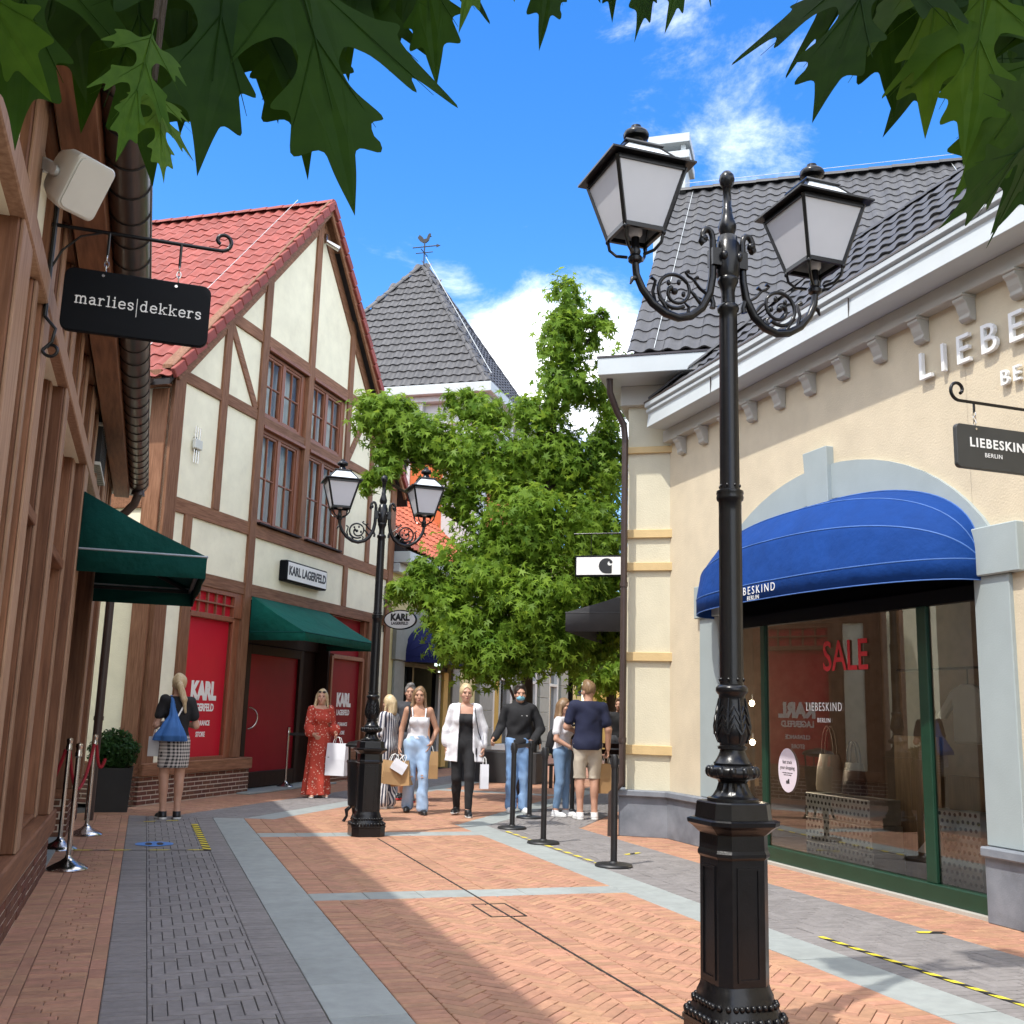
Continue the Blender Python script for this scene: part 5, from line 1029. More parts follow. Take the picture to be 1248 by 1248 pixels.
# silver rope posts
def rope_post(label, p, group='silver rope posts by the timber shop'):
    t = thing('rope_post', label, 'barrier post', 'W', (p[0], p[1], 0), group); o = Vector(p); m = MB(); m.lathe([(.165, 0), (.17, .008), (.165, .02), (.12, .045), (.06, .075), (.03, .10), (.024, .12)], (o.x, o.y, 0), 28); part(t, 'base', m, 'steel', 40)
    m = MB(); m.lathe([(.021, .11), (.021, .93)], (o.x, o.y, 0), 14); part(t, 'pole', m, 'steel', 40); m = MB(); m.lathe([(.021, .93), (.03, .94), (.03, .97), (.026, .98), (.026, 1.01), (.03, 1.02), (.028, 1.045), (.004, 1.055)], (o.x, o.y, 0), 14); part(t, 'cap', m, 'steel', 40); return t
rope_post('nearest silver rope post with domed base beside brick wall', (-3.69, 9.42)); rope_post('middle silver rope post, half hidden behind the nearest one', (-4.26, 10.62)); rope_post('farthest silver rope post before the black planter', (-4.46, 11.80))
def rope(label, a, b, sag, r=.017, mat='red_rope'):
    a, b = Vector(a), Vector(b); m = MB(); m.tube([a.lerp(b, t) - Vector((0, 0, sag * 4 * t * (1 - t))) for t in np.linspace(0, 1, 16)], r, 8); return solo('barrier_rope', m, mat, label, 'rope', smooth=60)
rope('red velvet rope hanging between the two farther silver posts', (-4.27, 10.66, .94), (-4.45, 11.76, .95), .42); rope('short red rope loop hanging from farthest silver post', (-4.44, 11.80, .95), (-4.36, 11.88, .80), .16); rope('red velvet rope hanging from middle silver post towards the doorway', (-4.29, 10.62, .94), (-4.78, 10.9, .80), .35)
rope_post('silver post standing before the dark recessed door of gabled house', (-3.87, 19.3), None)
m = MB(); a, b = Vector((-3.87, 19.3, .93)), Vector((-3.05, 19.75, .93)); m.bar(a, b, .004, .05); solo('barrier_belt', m, 'iron_matt', 'black belt stretched from silver post behind woman in red dress', 'belt')
# black belt posts of the queue
def belt_post(label, p):
    t = thing('belt_post', label, 'barrier post', 'W', (p[0], p[1], 0), 'black queue posts beside the cream shop'); m = MB(); m.lathe([(.18, 0), (.182, .012), (.17, .026), (.05, .036), (.036, .05)], (p[0], p[1], 0), 28); part(t, 'base', m, 'iron_matt', 40)
    m = MB(); m.lathe([(.032, .05), (.032, .92)], (p[0], p[1], 0), 14); part(t, 'pole', m, 'iron_matt', 40); m = MB(); m.lathe([(.036, .92), (.038, .93), (.038, 1.03), (.03, 1.045)], (p[0], p[1], 0), 14); m.box(p[0] - .045, p[0] + .045, p[1] - .014, p[1] + .014, .95, 1.01); part(t, 'belt_head', m, 'iron_matt', 40); return t
for lb_, p in (('nearest black queue post, in front of the bluestone plinth', (1.072, 10.58)), ('second nearest black queue post, in front of girl in white tee', (.454, 12.24)), ('black queue post in front of masked man, left of three close together', (.115, 13.67)), ('black queue post just right behind masked man', (.36, 15.09)), ('farthest black queue post between the girl and man in navy', (1.011, 16.15))): belt_post(lb_, p)
m = MB(); m.bar((.115, 13.67, .99), (.36, 15.09, .99), .004, .05); solo('barrier_belt', m, 'iron_matt', 'short black belt joining two queue posts before the masked man', 'belt')
# ------------------------------------------------------------------ twin street lamps
def sq_ring(a, c, z):
    q = .855 if .92 < z < .98 else .81; a, c = a * q, c * q
    return [(x, y, z) for x, y in ((a, -a + c), (a, a - c), (a - c, a), (-a + c, a), (-a, a - c), (-a, -a + c), (-a + c, -a), (a - c, -a))]
def stack(m, rings):
    for a, b in zip(rings[:-1], rings[1:]):
        n = len(a)
        for i in range(n): m.face([a[i], a[(i + 1) % n], b[(i + 1) % n], b[i]])
    m.face(rings[0][::-1]); m.face(rings[-1]); return m
def make_lamp():
    t = thing('street_lamp', 'x', 'street lamp', 'S', (0, 0, 0), 'twin-armed black street lamps')
    C = lambda a: a * .36
    m = MB(); stack(m, [sq_ring(a, C(a), z) for a, z in ((.235, 0), (.235, .095), (.243, .10), (.243, .118))]); b = part(t, 'base', m, 'iron', bev=.004)
    m = MB(); stack(m, [sq_ring(a, C(a), z) for a, z in ((.225, .119), (.205, .15), (.20, .17), (.178, .20), (.176, .225), (.163, .25), (.157, .268))])
    for k, (a, z, r_) in enumerate(((.228, .135, .017), (.195, .19, .013))):
        ring = sq_ring(a, C(a), z)
        for i in range(8):
            p, q = Vector(ring[i]), Vector(ring[(i + 1) % 8]); n = max(2, int((q - p).length / (r_ * 2.1)))
            for j in range(n): c = p.lerp(q, (j + .5) / n); m.ell(c, r_, r_, r_ * 1.15, 7, 5)
    part(t, 'base_moulding', m, 'iron', 45)
    m = MB(); stack(m, [sq_ring(a, C(a), z) for a, z in ((.157, .269), (.157, .80), (.168, .812), (.168, .826), (.160, .84), (.158, .905), (.172, .915), (.185, .935), (.205, .948), (.207, .966), (.19, .972))]); pd = part(t, 'pedestal', m, 'iron', bev=.004)
    for k in range(4):
        M = Matrix.Rotation(k * math.pi / 2, 4, 'Z'); m = MB(); w_ = .058; x = .157 * .81
        for q in ((-w_, w_, .29, .302), (-w_, w_, .758, .77), (-w_, -w_ + .012, .302, .758), (w_ - .012, w_, .302, .758)): m.box(x - .004, x + .006, *q)
        part(pd, 'panel_frame', m.xf(M), 'iron')
    m = MB(); stack(m, [sq_ring(a, C(a), z) for a, z in ((.172, .973), (.172, 1.042), (.165, 1.048))]); part(t, 'plinth', m, 'iron', bev=.004)
    m = MB(); m.lathe([(.118, 1.049), (.118, 1.062), (.100, 1.066), (.092, 1.075), (.076, 1.10), (.066, 1.13), (.070, 1.142), (.085, 1.147), (.085, 1.153), (.062, 1.155)], n=32, flute=.009, fl=(1.064, 1.135)); part(t, 'flared_foot', m, 'iron', 50)
    m = MB(); m.lathe([(.085, 1.146), (.104, 1.152), (.116, 1.166), (.117, 1.185), (.107, 1.202), (.085, 1.209), (.088, 1.217), (.072, 1.222)], n=32)
    for k in range(12): a = 2 * math.pi * k / 12; m.ell((.107 * math.cos(a), .107 * math.sin(a), 1.180), .020, .020, .027, 8, 6)
    part(t, 'ring', m, 'iron', 50)
    m = MB(); m.lathe([(.088, 1.218), (.080, 1.226), (.066, 1.25), (.058, 1.272), (.058, 1.278), (.067, 1.282), (.068, 1.294), (.058, 1.298), (.058, 1.305), (.070, 1.325), (.078, 1.352), (.080, 1.378), (.075, 1.42), (.066, 1.47), (.061, 1.505), (.062, 1.53), (.070, 1.538), (.075, 1.548), (.075, 1.562), (.066, 1.572), (.056, 1.577)], n=32)
    for k in range(8):
        a = 2 * math.pi * k / 8; P = lambda r, z, da=0: (r * math.cos(a + da), r * math.sin(a + da), z)
        m.tube([P(.066, 1.31), P(.080, 1.355), P(.083, 1.385), P(.077, 1.43), P(.068, 1.485), P(.063, 1.515)], [.004, .008, .009, .007, .005, .003], 6)
        for z in (1.35, 1.39, 1.43): 
            for s_ in (-1, 1): m.tube([P(.083 - .2 * max(0, z - 1.38), z), P(.080 - .2 * max(0, z - 1.38), z + .035, s_ * .27), P(.076 - .22 * max(0, z - 1.38), z + .05, s_ * .36)], [.007, .006, .003], 5)
    part(t, 'vase', m, 'iron', 50)
    m = MB(); m.lathe([(.056, 1.578), (.0555, 1.60), (.0555, 1.64), (.055, 2.36), (.0545, 2.40), (.055, 2.455), (.063, 2.462), (.066, 2.475), (.062, 2.487), (.066, 2.494), (.064, 2.507), (.05, 2.512)], n=32, flute=.0045, fl=(1.63, 2.37)); 
    for k in range(8): a = 2 * math.pi * k / 8; m.ell((.056 * math.cos(a), .056 * math.sin(a), 1.60), .008, .008, .010, 6, 4)
    part(t, 'lower_shaft', m, 'iron', 50)
    m = MB(); m.lathe([(.049, 2.511), (.048, 2.54), (.048, 2.56), (.045, 3.38), (.044, 3.42), (.052, 3.43), (.055, 3.445), (.05, 3.46), (.036, 3.47), (.034, 3.53), (.04, 3.56), (.052, 3.585), (.052, 3.605), (.04, 3.62)], n=32, flute=.0045, fl=(2.55, 3.39))
    for k in range(8): a = 2 * math.pi * k / 8; m.ell((.049 * math.cos(a), .049 * math.sin(a), 2.53), .007, .007, .009, 6, 4)
    part(t, 'upper_shaft', m, 'iron', 50)
    m = MB(); m.lathe([(.05, 3.60), (.06, 3.63), (.06, 3.79), (.052, 3.80), (.048, 3.83), (.034, 3.84), (.045, 3.87), (.046, 3.89), (.034, 3.93), (.025, 3.96), (.026, 3.985), (.022, 3.99), (.021, 4.09), (.03, 4.098), (.022, 4.105), (.034, 4.12), (.040, 4.145), (.036, 4.17), (.02, 4.19), (.003, 4.196)], n=24)
    for s_ in (-1, 1): m.box(*((.05, .10) if s_ > 0 else (-.10, -.05)), -.03, .03, 3.66, 3.75)
    for a in (0, 90, 180, 270): m.ell((.06 * math.cos(R(a + 45)), .06 * math.sin(R(a + 45)), 3.71), .018, .018, .025, 8, 6)
    part(t, 'finial', m, 'iron', 50)
    for s_ in (-1, 1):
        X = lambda x, z, y=0: (s_ * x, y, z)
        m = MB(); pts = [X(.085, 3.80), X(.085, 3.70), X(.088, 3.60), X(.105, 3.51), X(.15, 3.425), X(.21, 3.375), X(.28, 3.355), X(.35, 3.368), X(.42, 3.41), X(.475, 3.475), X(.508, 3.545), X(.515, 3.61)]
        m.tube(pts, [.018, .019, .02, .021, .022, .022, .021, .021, .02, .019, .018, .018], 10)
        m.tube([X(.085 + .03 * (1 - math.cos(t_)) * 1 + .0, 3.80 + .055 * math.sin(t_)) for t_ in np.linspace(0, math.pi, 8)] + [X(.15, 3.785), X(.135, 3.775)], [.016] * 8 + [.018, .02], 8)
        m.ell(X(.137, 3.80), .024, .022, .024, 10, 7); m.tube([X(.10, 3.50), X(.085, 3.46), X(.09, 3.435)], [.014, .013, .016], 7); m.tube([X(.50, 3.53), X(.53, 3.52), X(.54, 3.49)], [.014, .012, .005], 7)
        arm = part(t, 'arm', m, 'iron', 60)
        m = MB(); cx_, cz_ = .30, 3.49
        m.tube([X(cx_ + .088 * math.cos(t_), cz_ + .088 * math.sin(t_)) for t_ in np.linspace(-2.2, 2.6, 22)], [.010] * 21 + [.006], 7)
        m.tube([X(cx_ + (.088 - .068 * q) * math.cos(2.6 + 4.6 * q), cz_ + (.088 - .068 * q) * math.sin(2.6 + 4.6 * q)) for q in np.linspace(0, 1, 22)], [.009] * 16 + [.010, .012, .014, .015, .015, .012], 7)
        for a, rr_ in ((.9, .052), (2.0, .056), (3.3, .050)): m.ell(X(cx_ + rr_ * math.cos(a), cz_ + rr_ * math.sin(a)), .012, .010, .016, 7, 5)
        m.ell(X(cx_, cz_), .018, .018, .018, 8, 6)
        m.tube([X(.115, 3.50), X(.16, 3.53), X(.195, 3.57), X(.17, 3.585)], [.008, .009, .009, .012], 6); m.tube([X(.15, 3.44), X(.19, 3.49), X(.215, 3.51)], [.009, .010, .006], 6); m.tube([X(.40, 3.40), X(.42, 3.47), X(.405, 3.53), X(.43, 3.545)], [.009, .009, .008, .011], 6); m.tube([X(.33, 3.37), X(.36, 3.42), X(.39, 3.45)], [.009, .010, .005], 6); m.tube([X(.23, 3.375), X(.22, 3.42), X(.245, 3.44)], [.009, .009, .005], 6); m.tube([X(.195, 3.57), X(.225, 3.585), X(.24, 3.60), X(.22, 3.61)], [.008, .008, .008, .010], 6)
        part(arm, 'scrollwork', m, 'iron', 60)
        # lantern
        m = MB(); cx_ = s_ * .515; hb, ht, z0, z1 = .103, .182, 3.745, 4.055
        m.lathe([(.018, 3.60), (.034, 3.612), (.036, 3.63), (.024, 3.645), (.028, 3.665), (.02, 3.685), (.02, 3.735)], (cx_, 0, 0), 14)
        for a, b2 in ((1, 1), (1, -1), (-1, 1), (-1, -1)):
            m.bar((cx_ + a * hb, b2 * hb, z0), (cx_ + a * ht, b2 * ht, z1), .017, .017, up=(0, 0, 1)); m.tube([(cx_ + a * .03, b2 * .03, 3.64), (cx_ + a * .07, b2 * .07, 3.655), (cx_ + a * .095, b2 * .095, 3.69), (cx_ + a * hb, b2 * hb, z0)], .008, 6); m.ell((cx_ + a * hb, b2 * hb, z0 - .008), .012, .012, .016, 8, 5)
        for zq, h, hh in ((z0, hb, .018), (z1 - .012, ht - .003, .02)):
            for q in ((-h, h, -h - .008, -h + .010), (-h, h, h - .010, h + .008)): m.box(cx_ + q[0], cx_ + q[1], q[2], q[3], zq - .004, zq + hh)
            for q in ((-h - .008, -h + .010), (h - .010, h + .008)): m.box(cx_ + q[0], cx_ + q[1], -h + .0101, h - .0101, zq - .004, zq + hh)
        o4 = lambda h, z: [(cx_ + h, -h, z), (cx_ + h, h, z), (cx_ - h, h, z), (cx_ - h, -h, z)]
        stack(m, [o4(.17, 4.066), o4(.222, 4.068), o4(.222, 4.078), o4(.172, 4.092)]); zr1 = 4.185
        for a, b2 in ((1, 1), (1, -1), (-1, 1), (-1, -1)): m.bar((cx_ + a * .168, b2 * .168, 4.088), (cx_ + a * .088, b2 * .088, zr1), .016, .012)
        stack(m, [o4(.098, zr1), o4(.105, zr1 + .006), o4(.098, zr1 + .018), o4(.05, zr1 + .028)])
        m.lathe([(.05, zr1 + .026), (.045, zr1 + .04), (.032, zr1 + .065), (.036, zr1 + .075), (.062, zr1 + .085), (.066, zr1 + .10), (.06, zr1 + .115), (.04, zr1 + .13), (.028, zr1 + .136), (.026, zr1 + .15), (.012, zr1 + .157)], (cx_, 0, 0), 20)
        lan = part(t, 'lantern', m, 'iron', 40)
        for k in range(4):
            M = Matrix.Translation((cx_, 0, 0)) @ Matrix.Rotation(k * math.pi / 2, 4, 'Z'); q = MB(); q.prism([(hb - .002, -hb, z0), (hb - .002, hb, z0), (ht - .002, ht, z1 - .01), (ht - .002, -ht, z1 - .01)], (-.004, 0, 0)); part(lan, 'pane', q.xf(M), 'lamp_glass')
            q = MB(); q.prism([(.170, -.162, 4.09), (.170, .162, 4.09), (.09, .086, zr1), (.09, -.086, zr1)], (-.004, 0, 0)); part(lan, 'roof_pane', q.xf(M), 'lamp_roof')
        q = MB(); q.lathe([(.022, 3.736), (.034, 3.75), (.034, 3.80), (.02, 3.84)], (cx_, 0, 0), 12); part(lan, 'bulb_holder', q, 'lamp_glass', 50)
    return t
defmat('lamp_roof', (.70, .76, .80), rough=.25, var=.03)
lamp = make_lamp()
for lbl, M in (('nearest twin-lantern black street lamp, standing large on the herringbone bricks', FS @ Matrix.Translation((2.60, 4.44, 0))),
               ('twin-lantern black street lamp before the half-timbered gable house', FS @ Matrix.Translation((2.50, 12.37, 0))),
               ('farthest street lamp, only its black pole showing below the trees', FK @ Matrix.Translation((-5.45, 23.6, 0)) @ Matrix.Rotation(R(20), 4, 'Z'))):
    o = lamp if lbl.startswith('nearest') else dup_tree(lamp)
    o.matrix_world = M; o['label'] = lbl
# litter bin behind the far lamp
lbn = thing('litter_bin', 'black cast iron litter bin close behind the far street lamp', 'bin', 'W', (-1.83, 14.05, 0)); c = (-1.83, 14.05, 0); m = MB(); m.lathe([(.14, .17), (.17, .2), (.19, .5), (.205, .72), (.215, .74), (.205, .76), (.12, .765)], c, 16); part(lbn, 'body', m, 'iron', 40)
m = MB(); m.lathe([(.13, .90), (.235, .93), (.24, .95), (.20, .985), (.08, 1.01), (.02, 1.03)], c, 16); part(lbn, 'lid', m, 'iron', 40)
for k in range(4): a = k * math.pi / 2 + .6; q = lambda r, z: (c[0] + r * math.cos(a), c[1] + r * math.sin(a), z); m = MB(); m.tube([q(.19, .74), q(.2, .93)], .012, 6); part(lbn, 'post', m, 'iron'); m = MB(); m.tube([q(.12, .2), q(.2, .14), q(.19, .07), q(.235, .0)], [.02, .028, .018, .022], 7); part(lbn, 'foot', m, 'iron', 60)
# ------------------------------------------------------------------ buildings farther along
cb_ = thing('arcade_building', 'pale yellow shop with grey arch, navy dome awning and orange tiled roof', 'building', 'K', (KX, 24.8, 0))
m = MB(); kbox(21.76, 22.62, 0, 4.6, -.3, 0, 0, m); kbox(25.95, 27.95, 0, 4.6, -.3, 0, 0, m); kbox(22.62, 25.95, 3.3, 4.6, -.3, 0, 0, m); part(cb_, 'wall', m, 'yellow_wall')
part(cb_, 'house_body', kbox(21.76, 27.95, 0, 4.6, -6, -1.2), 'interior'); part(cb_, 'cornice', kbox(21.72, 27.95, 4.42, 4.62, -.1, .18), 'trim_white', bev=.01); part(cb_, 'gutter_box', kbox(21.72, 27.95, 4.63, 4.88, -.1, .42), 'trim_white', bev=.01)
for a, b in ((22.02, 22.62), (25.95, 26.5)): part(cb_, 'capital', kbox(a - .08, b + .0, 2.5, 3.2, 0, .1), 'quoin', bev=.01); part(cb_, 'pilaster', kbox(a, b, 0, 2.499, 0, .06), 'quoin', bev=.01)
m = MB(); N_ = 16; ai = [(24.28 + 1.66 * math.cos(t), 2.5 + .95 * math.sin(t)) for t in np.linspace(0, math.pi, N_)]; ao = [(24.28 + 2.2 * math.cos(t), 2.5 + 1.4 * math.sin(t)) for t in np.linspace(0, math.pi, N_)]
for i in range(N_ - 1): m.prism([(KX + .005, *ai[i]), (KX + .005, *ai[i + 1]), (KX + .005, *ao[i + 1]), (KX + .005, *ao[i])], (.07, 0, 0))
part(cb_, 'arch', m, 'quoin', 20)
m = MB(); kbox(22.62, 25.95, 0, 3.3, -1.19, -1.15, 0, m); part(cb_, 'shop_room', m, 'dark_wood'); m = MB(); kbox(22.66, 23.5, .1, 2.45, -.25, -.2, 0, m); part(cb_, 'shop_window', m, 'dark_glass')
m = MB(); [kbox(*q, -.2, -.1, 0, m) for q in ((22.62, 22.7, 0, 2.5), (23.5, 23.6, 0, 2.5), (25.1, 25.25, 0, 2.5), (22.7, 25.95, 2.4, 2.5))]; part(cb_, 'door_frame', m, 'iron_matt'); part(cb_, 'door', kbox(25.3, 25.62, .05, 2.35, -.15, .05), 'gold_wall'); part(cb_, 'door', kbox(25.12, 25.29, .05, 2.30, -.14, -.02), 'trim_white')
part(cb_, 'display_shelf', kbox(22.75, 23.4, .5, 1.7, -.7, -.5), 'print_grey')
m = MB(); n_s, n_p = 24, 10
dm = lambda s, ph: Vector((KX + .05 + .75 * max(0, 1 - abs(s) ** 2.3) ** (1 / 2.3) * math.cos(ph), 24.28 + 1.75 * s, 2.62 + .78 * max(0, 1 - abs(s) ** 2.3) ** .42 * math.sin(ph)))
sv = [math.sin(t) for t in np.linspace(-math.pi / 2, math.pi / 2, n_s + 1)]
for i in range(n_s):
    for j in range(n_p): m.face([dm(sv[i], math.pi / 2 * j / n_p), dm(sv[i], math.pi / 2 * (j + 1) / n_p), dm(sv[i + 1], math.pi / 2 * (j + 1) / n_p), dm(sv[i + 1], math.pi / 2 * j / n_p)])
    a, b = dm(sv[i], 0), dm(sv[i + 1], 0); d_ = Vector((0, 0, .14)); m.face([a - d_, a, b, b - d_])
naw = thing('dome_awning', 'navy dome awning over the arched doorway of pale yellow shop', 'awning', 'K', (KX, 24.28, 2.48)); part(naw, 'canopy', m, 'awning_navy', 60)
for ph in (0, .6, 1.1): m = MB(); m.tube([dm(s, ph) for s in sv], .010, 5); part(naw, 'seam', m, 'awning_navy', 60)
Yo = Vector((-1, 0, 1)).normalized(); m = MB(); m.prism([(KX + .40, 21.75, 4.84), (KX - 3.4, 21.75, 8.64), (KX - 3.4, 21.75, 4.84)], (0, 6.2, 0)); ro2 = part(cb_, 'roof', m, 'tile_under')
roof_slope(ro2, 'K', (KX + .42, 21.72, 4.92), (0, 1, 0), Yo, 24, 17, .26, .315, 'tile_orange', 0, amp=.03, lift=.03)
m = MB(); m.tube([(KX + .3 - t, 24.2, 4.98 + t + .06) for t in (0, 2, 3.4)], .008, 5); part(ro2, 'lightning_wire', m, 'trim_white')
# tower with pyramid roof
tb = thing('tower_building', 'orange square tower with white cornice and steep grey pyramid roof', 'building', 'K', (-12.05, 30.3, 0)); xe, ke, W_ = -8.66, 27.0, 7.3; x0_, x1_, k0_, k1_ = xe - W_ + .5, xe - .5, ke + .5, ke + W_ - .5
part(tb, 'wall', MB().box(x0_, x1_, k0_, k1_, 4.0, 9.0), 'orange_wall'); part(tb, 'frieze', MB().box(x0_ - .06, x1_ + .06, k0_ - .06, k1_ + .06, 9.001, 10.05), 'trim_white', bev=.01)
for z in (9.0, 9.45): part(tb, 'moulding', MB().box(x0_ - .12, x1_ + .12, k0_ - .12, k1_ + .12, z - .03, z + .06), 'trim_white', bev=.01)
part(tb, 'quoin', MB().box(x1_ - 1.0, x1_ + .03, k0_ - .03, k0_ + .9, 4.0, 8.96), 'trim_white', bev=.01)
m = MB(); m.box(x0_ - .3, x1_ + .3, k0_ - .3, k1_ + .3, 10.05, 10.22); m.box(xe - W_, xe, ke, ke + W_, 10.221, 10.5); part(tb, 'cornice', m, 'trim_white', bev=.01)
for i in range(6): part(tb, 'bracket', MB().box(x0_ + .5 + i * 1.0, x0_ + .68 + i * 1.0, k0_ - .24, k0_ - .061, 9.75, 10.049), 'trim_white'); part(tb, 'bracket', MB().box(x1_ + .061, x1_ + .24, k0_ + .5 + i * 1.0, k0_ + .68 + i * 1.0, 9.75, 10.049), 'trim_white')
for q in range(2): part(tb, 'window', MB().box(x0_ + 1.2 + q * 2, x0_ + 2.2 + q * 2, k0_ - .04, k0_ + .1, 6.9, 8.6), 'dark_glass'); part(tb, 'window_frame', MB().box(x0_ + 1.1 + q * 2, x0_ + 2.3 + q * 2, k0_ - .03, k0_ + .09, 6.8, 8.7), 'trim_white')
apx, apk, apz, ez = xe - W_ / 2, ke + W_ / 2, 15.85, 10.5; hw = W_ / 2 - .12
m = MB(); b4 = [(apx - hw, apk - hw, ez), (apx + hw, apk - hw, ez), (apx + hw, apk + hw, ez), (apx - hw, apk + hw, ez)]
for i in range(4): m.face([b4[i], b4[(i + 1) % 4], (apx, apk, apz - .05)])
m.face(b4[::-1]); tr = part(tb, 'roof', m, 'tile_under'); sl_ = math.hypot(hw, apz - ez); rws = 19
for d_ in range(4):
    ang = d_ * math.pi / 2; rot = Matrix.Rotation(ang, 3, 'Z'); o_ = Vector((apx, apk, ez)) + rot @ Vector((-hw, -hw, .02)); X_ = rot @ Vector((1, 0, 0)); Y_ = rot @ Vector((0, hw, apz - ez)).normalized()
    if d_ < 2: roof_slope(tr, 'K', o_, X_, Y_, 24, rws, 2 * hw / 24, sl_ / rws, 'tile_grey', 0, mask=lambda x, y: abs(x - hw) < hw * (1 - y / sl_) + .10, amp=.04, lift=.04)
for c4 in b4[:3]: ridge_row(tr, c4, (apx, apk, apz + .03), 'tile_grey', .13, .42)
m = MB(); m.tube([Vector(b4[1]).lerp(Vector((apx, apk, apz)), t) + Vector((.12, -.12, .22)) for t in (0, .5, 1)], .010, 5); part(tr, 'lightning_wire', m, 'trim_white')
wv = thing('weathervane', 'small dark rooster weathervane on top of the pyramid roof', 'weathervane', 'K', (apx, apk, apz)); z = apz; m = MB(); m.tube([(apx, apk, z), (apx, apk, z + .82)], .022, 8); m.tube([(apx - .3, apk, z + .45), (apx + .3, apk, z + .45)], .015, 6); m.tube([(apx, apk - .3, z + .45), (apx, apk + .3, z + .45)], .015, 6); m.tube([(apx - .42, apk, z + .66), (apx + .42, apk, z + .66)], .018, 6); m.prism([(apx + .42, apk, z + .60), (apx + .56, apk, z + .66), (apx + .42, apk, z + .72)], (0, .02, 0)); part(wv, 'rod', m, 'iron_matt', 50)
m = MB(); m.prism([(apx + x * .34, apk - .02, z + .84 + y * .34) for x, y in ((-.55, .75), (-.75, .45), (-.5, .1), (-.2, -.1), (.15, -.12), (.4, .1), (.5, .45), (.68, .5), (.55, .62), (.6, .78), (.42, .8), (.3, .6), (.2, .3), (-.1, .25), (-.25, .5))], (0, .05, 0)); part(wv, 'rooster', m, 'iron_matt')
# shop front under and beyond the tower
fb = thing('shopfront_building', 'grey stone shop front with white framed windows beyond the yellow shop', 'building', 'K', (KX, 34, 0))
part(fb, 'wall', kbox(27.96, 42, 0, 4.2, -.6, -.1), 'yellow_wall'); part(fb, 'cornice', kbox(27.96, 42, 4.0, 4.4, -.1, .3), 'trim_white', bev=.01); part(fb, 'upper_wall', kbox(33.2, 42, 4.4, 7.5, -4, -.3), 'yellow_wall')
for k0 in (28.05, 31.7, 34.6, 37.6):
    for j in range(7): part(fb, 'stone_block', kbox(k0, k0 + 1.25, .02 + j * .48, .02 + j * .48 + .47, -.1, .12), 'quoin', bev=.012)
for k0, k1 in ((29.45, 31.5), (33.1, 34.45), (36.0, 37.45)):
    m = MB(); [kbox(*q, -.12, .05, 0, m) for q in ((k0, k0 + .22, .2, 3.4), (k1 - .22, k1, .2, 3.4), (k0 + .22, k1 - .22, 3.2, 3.4), (k0 + .22, k1 - .22, .2, .5), (k0 + .22, k1 - .22, 2.35, 2.45))]; f = part(fb, 'window', m, 'trim_white', bev=.01); t = MB(); kbox(k0 + .22, k1 - .22, .5, 3.2, -.09, -.07, 0, t); part(f, 'pane', t, 'dark_glass')
part(fb, 'awning_flap', kbox(39.2, 40, 2.1, 2.9, .3, .34), 'awning_navy')
gw = thing('gold_building', 'plain golden yellow house wall at the far end behind the trees', 'building', 'K', (-5, 42.5, 0)); part(gw, 'wall', MB().box(-9.1, 8, 42.1, 43, 0, 6), 'gold_wall'); part(gw, 'cornice', MB().box(-9.2, 8, 41.8, 43, 5.6, 6.1), 'trim_white')
for x in (-6.3, -2): part(gw, 'window', MB().box(x - .5, x + .5, 42.02, 42.099, 1.0, 3.2), 'dark_glass'); part(gw, 'window_frame', MB().box(x - .58, x + .58, 42.04, 42.098, .92, 3.28), 'trim_white')
# planter wall and bench in front of the far shops
pw_ = thing('planter_wall', 'low dark grey planter box behind the masked man', 'planter', 'K', (-6.2, 21.6, 0)); part(pw_, 'box', MB().box(-7.3, -5.6, 21.3, 22.2, 0, .62), 'awning_black', bev=.01); part(pw_, 'soil', MB().box(-7.22, -5.68, 21.38, 22.12, .621, .63), 'bark')
pb_ = thing('park_bench', 'dark slatted bench behind the queue posts under the tree', 'bench', 'K', (-4.6, 20.8, 0))
for j in range(4): part(pb_, 'slat', MB().box(-5.2, -3.7, 20.5 + .11 * j, 20.59 + .11 * j, .42, .45), 'dark_wood', bev=.004)
for j in range(3): part(pb_, 'slat', MB().box(-5.2, -3.7, 20.96, 20.99, .55 + .12 * j, .64 + .12 * j), 'dark_wood', bev=.004)
for x in (-5.1, -3.8): part(pb_, 'leg', MB().box(x - .03, x + .03, 20.5, 20.56, 0, .419).box(x - .03, x + .03, 20.9, 20.955, 0, .9), 'iron_matt')
# black awning and signs of the shop round the corner
slope_awning('shop_awning', 'dark grey fabric awning sticking out behind the corner downpipe', 'K', -2.36, 14.9, 18.2, 3.22, 2.86, 1.17, .27, ('awning_black', 'awning_black'), side=-1)
cs = thing('hanging_sign', 'white rectangular hanging sign with a black letter emblem beside downpipe', 'sign', 'K', (-2.4, 14.6, 3.34)); kq = 14.55; part(cs, 'border', MB().box(-3.33, -2.45, kq, kq + .05, 3.335, 3.635), 'sign_black', bev=.01); part(cs, 'face', MB().box(-3.305, -2.475, kq - .004, kq - .0005, 3.36, 3.61), 'print_white')
cxl, czl, r_ = -2.875, 3.485, .108
def blob(cx__, cz__, r__, y, th, pts=None): m = MB(); P = pts or [(cx__ + r__ * math.cos(a), cz__ + r__ * math.sin(a)) for a in np.linspace(0, 2 * math.pi, 24, endpoint=False)]; m.prism([(x, y, z) for x, z in P], (0, th, 0)); return m
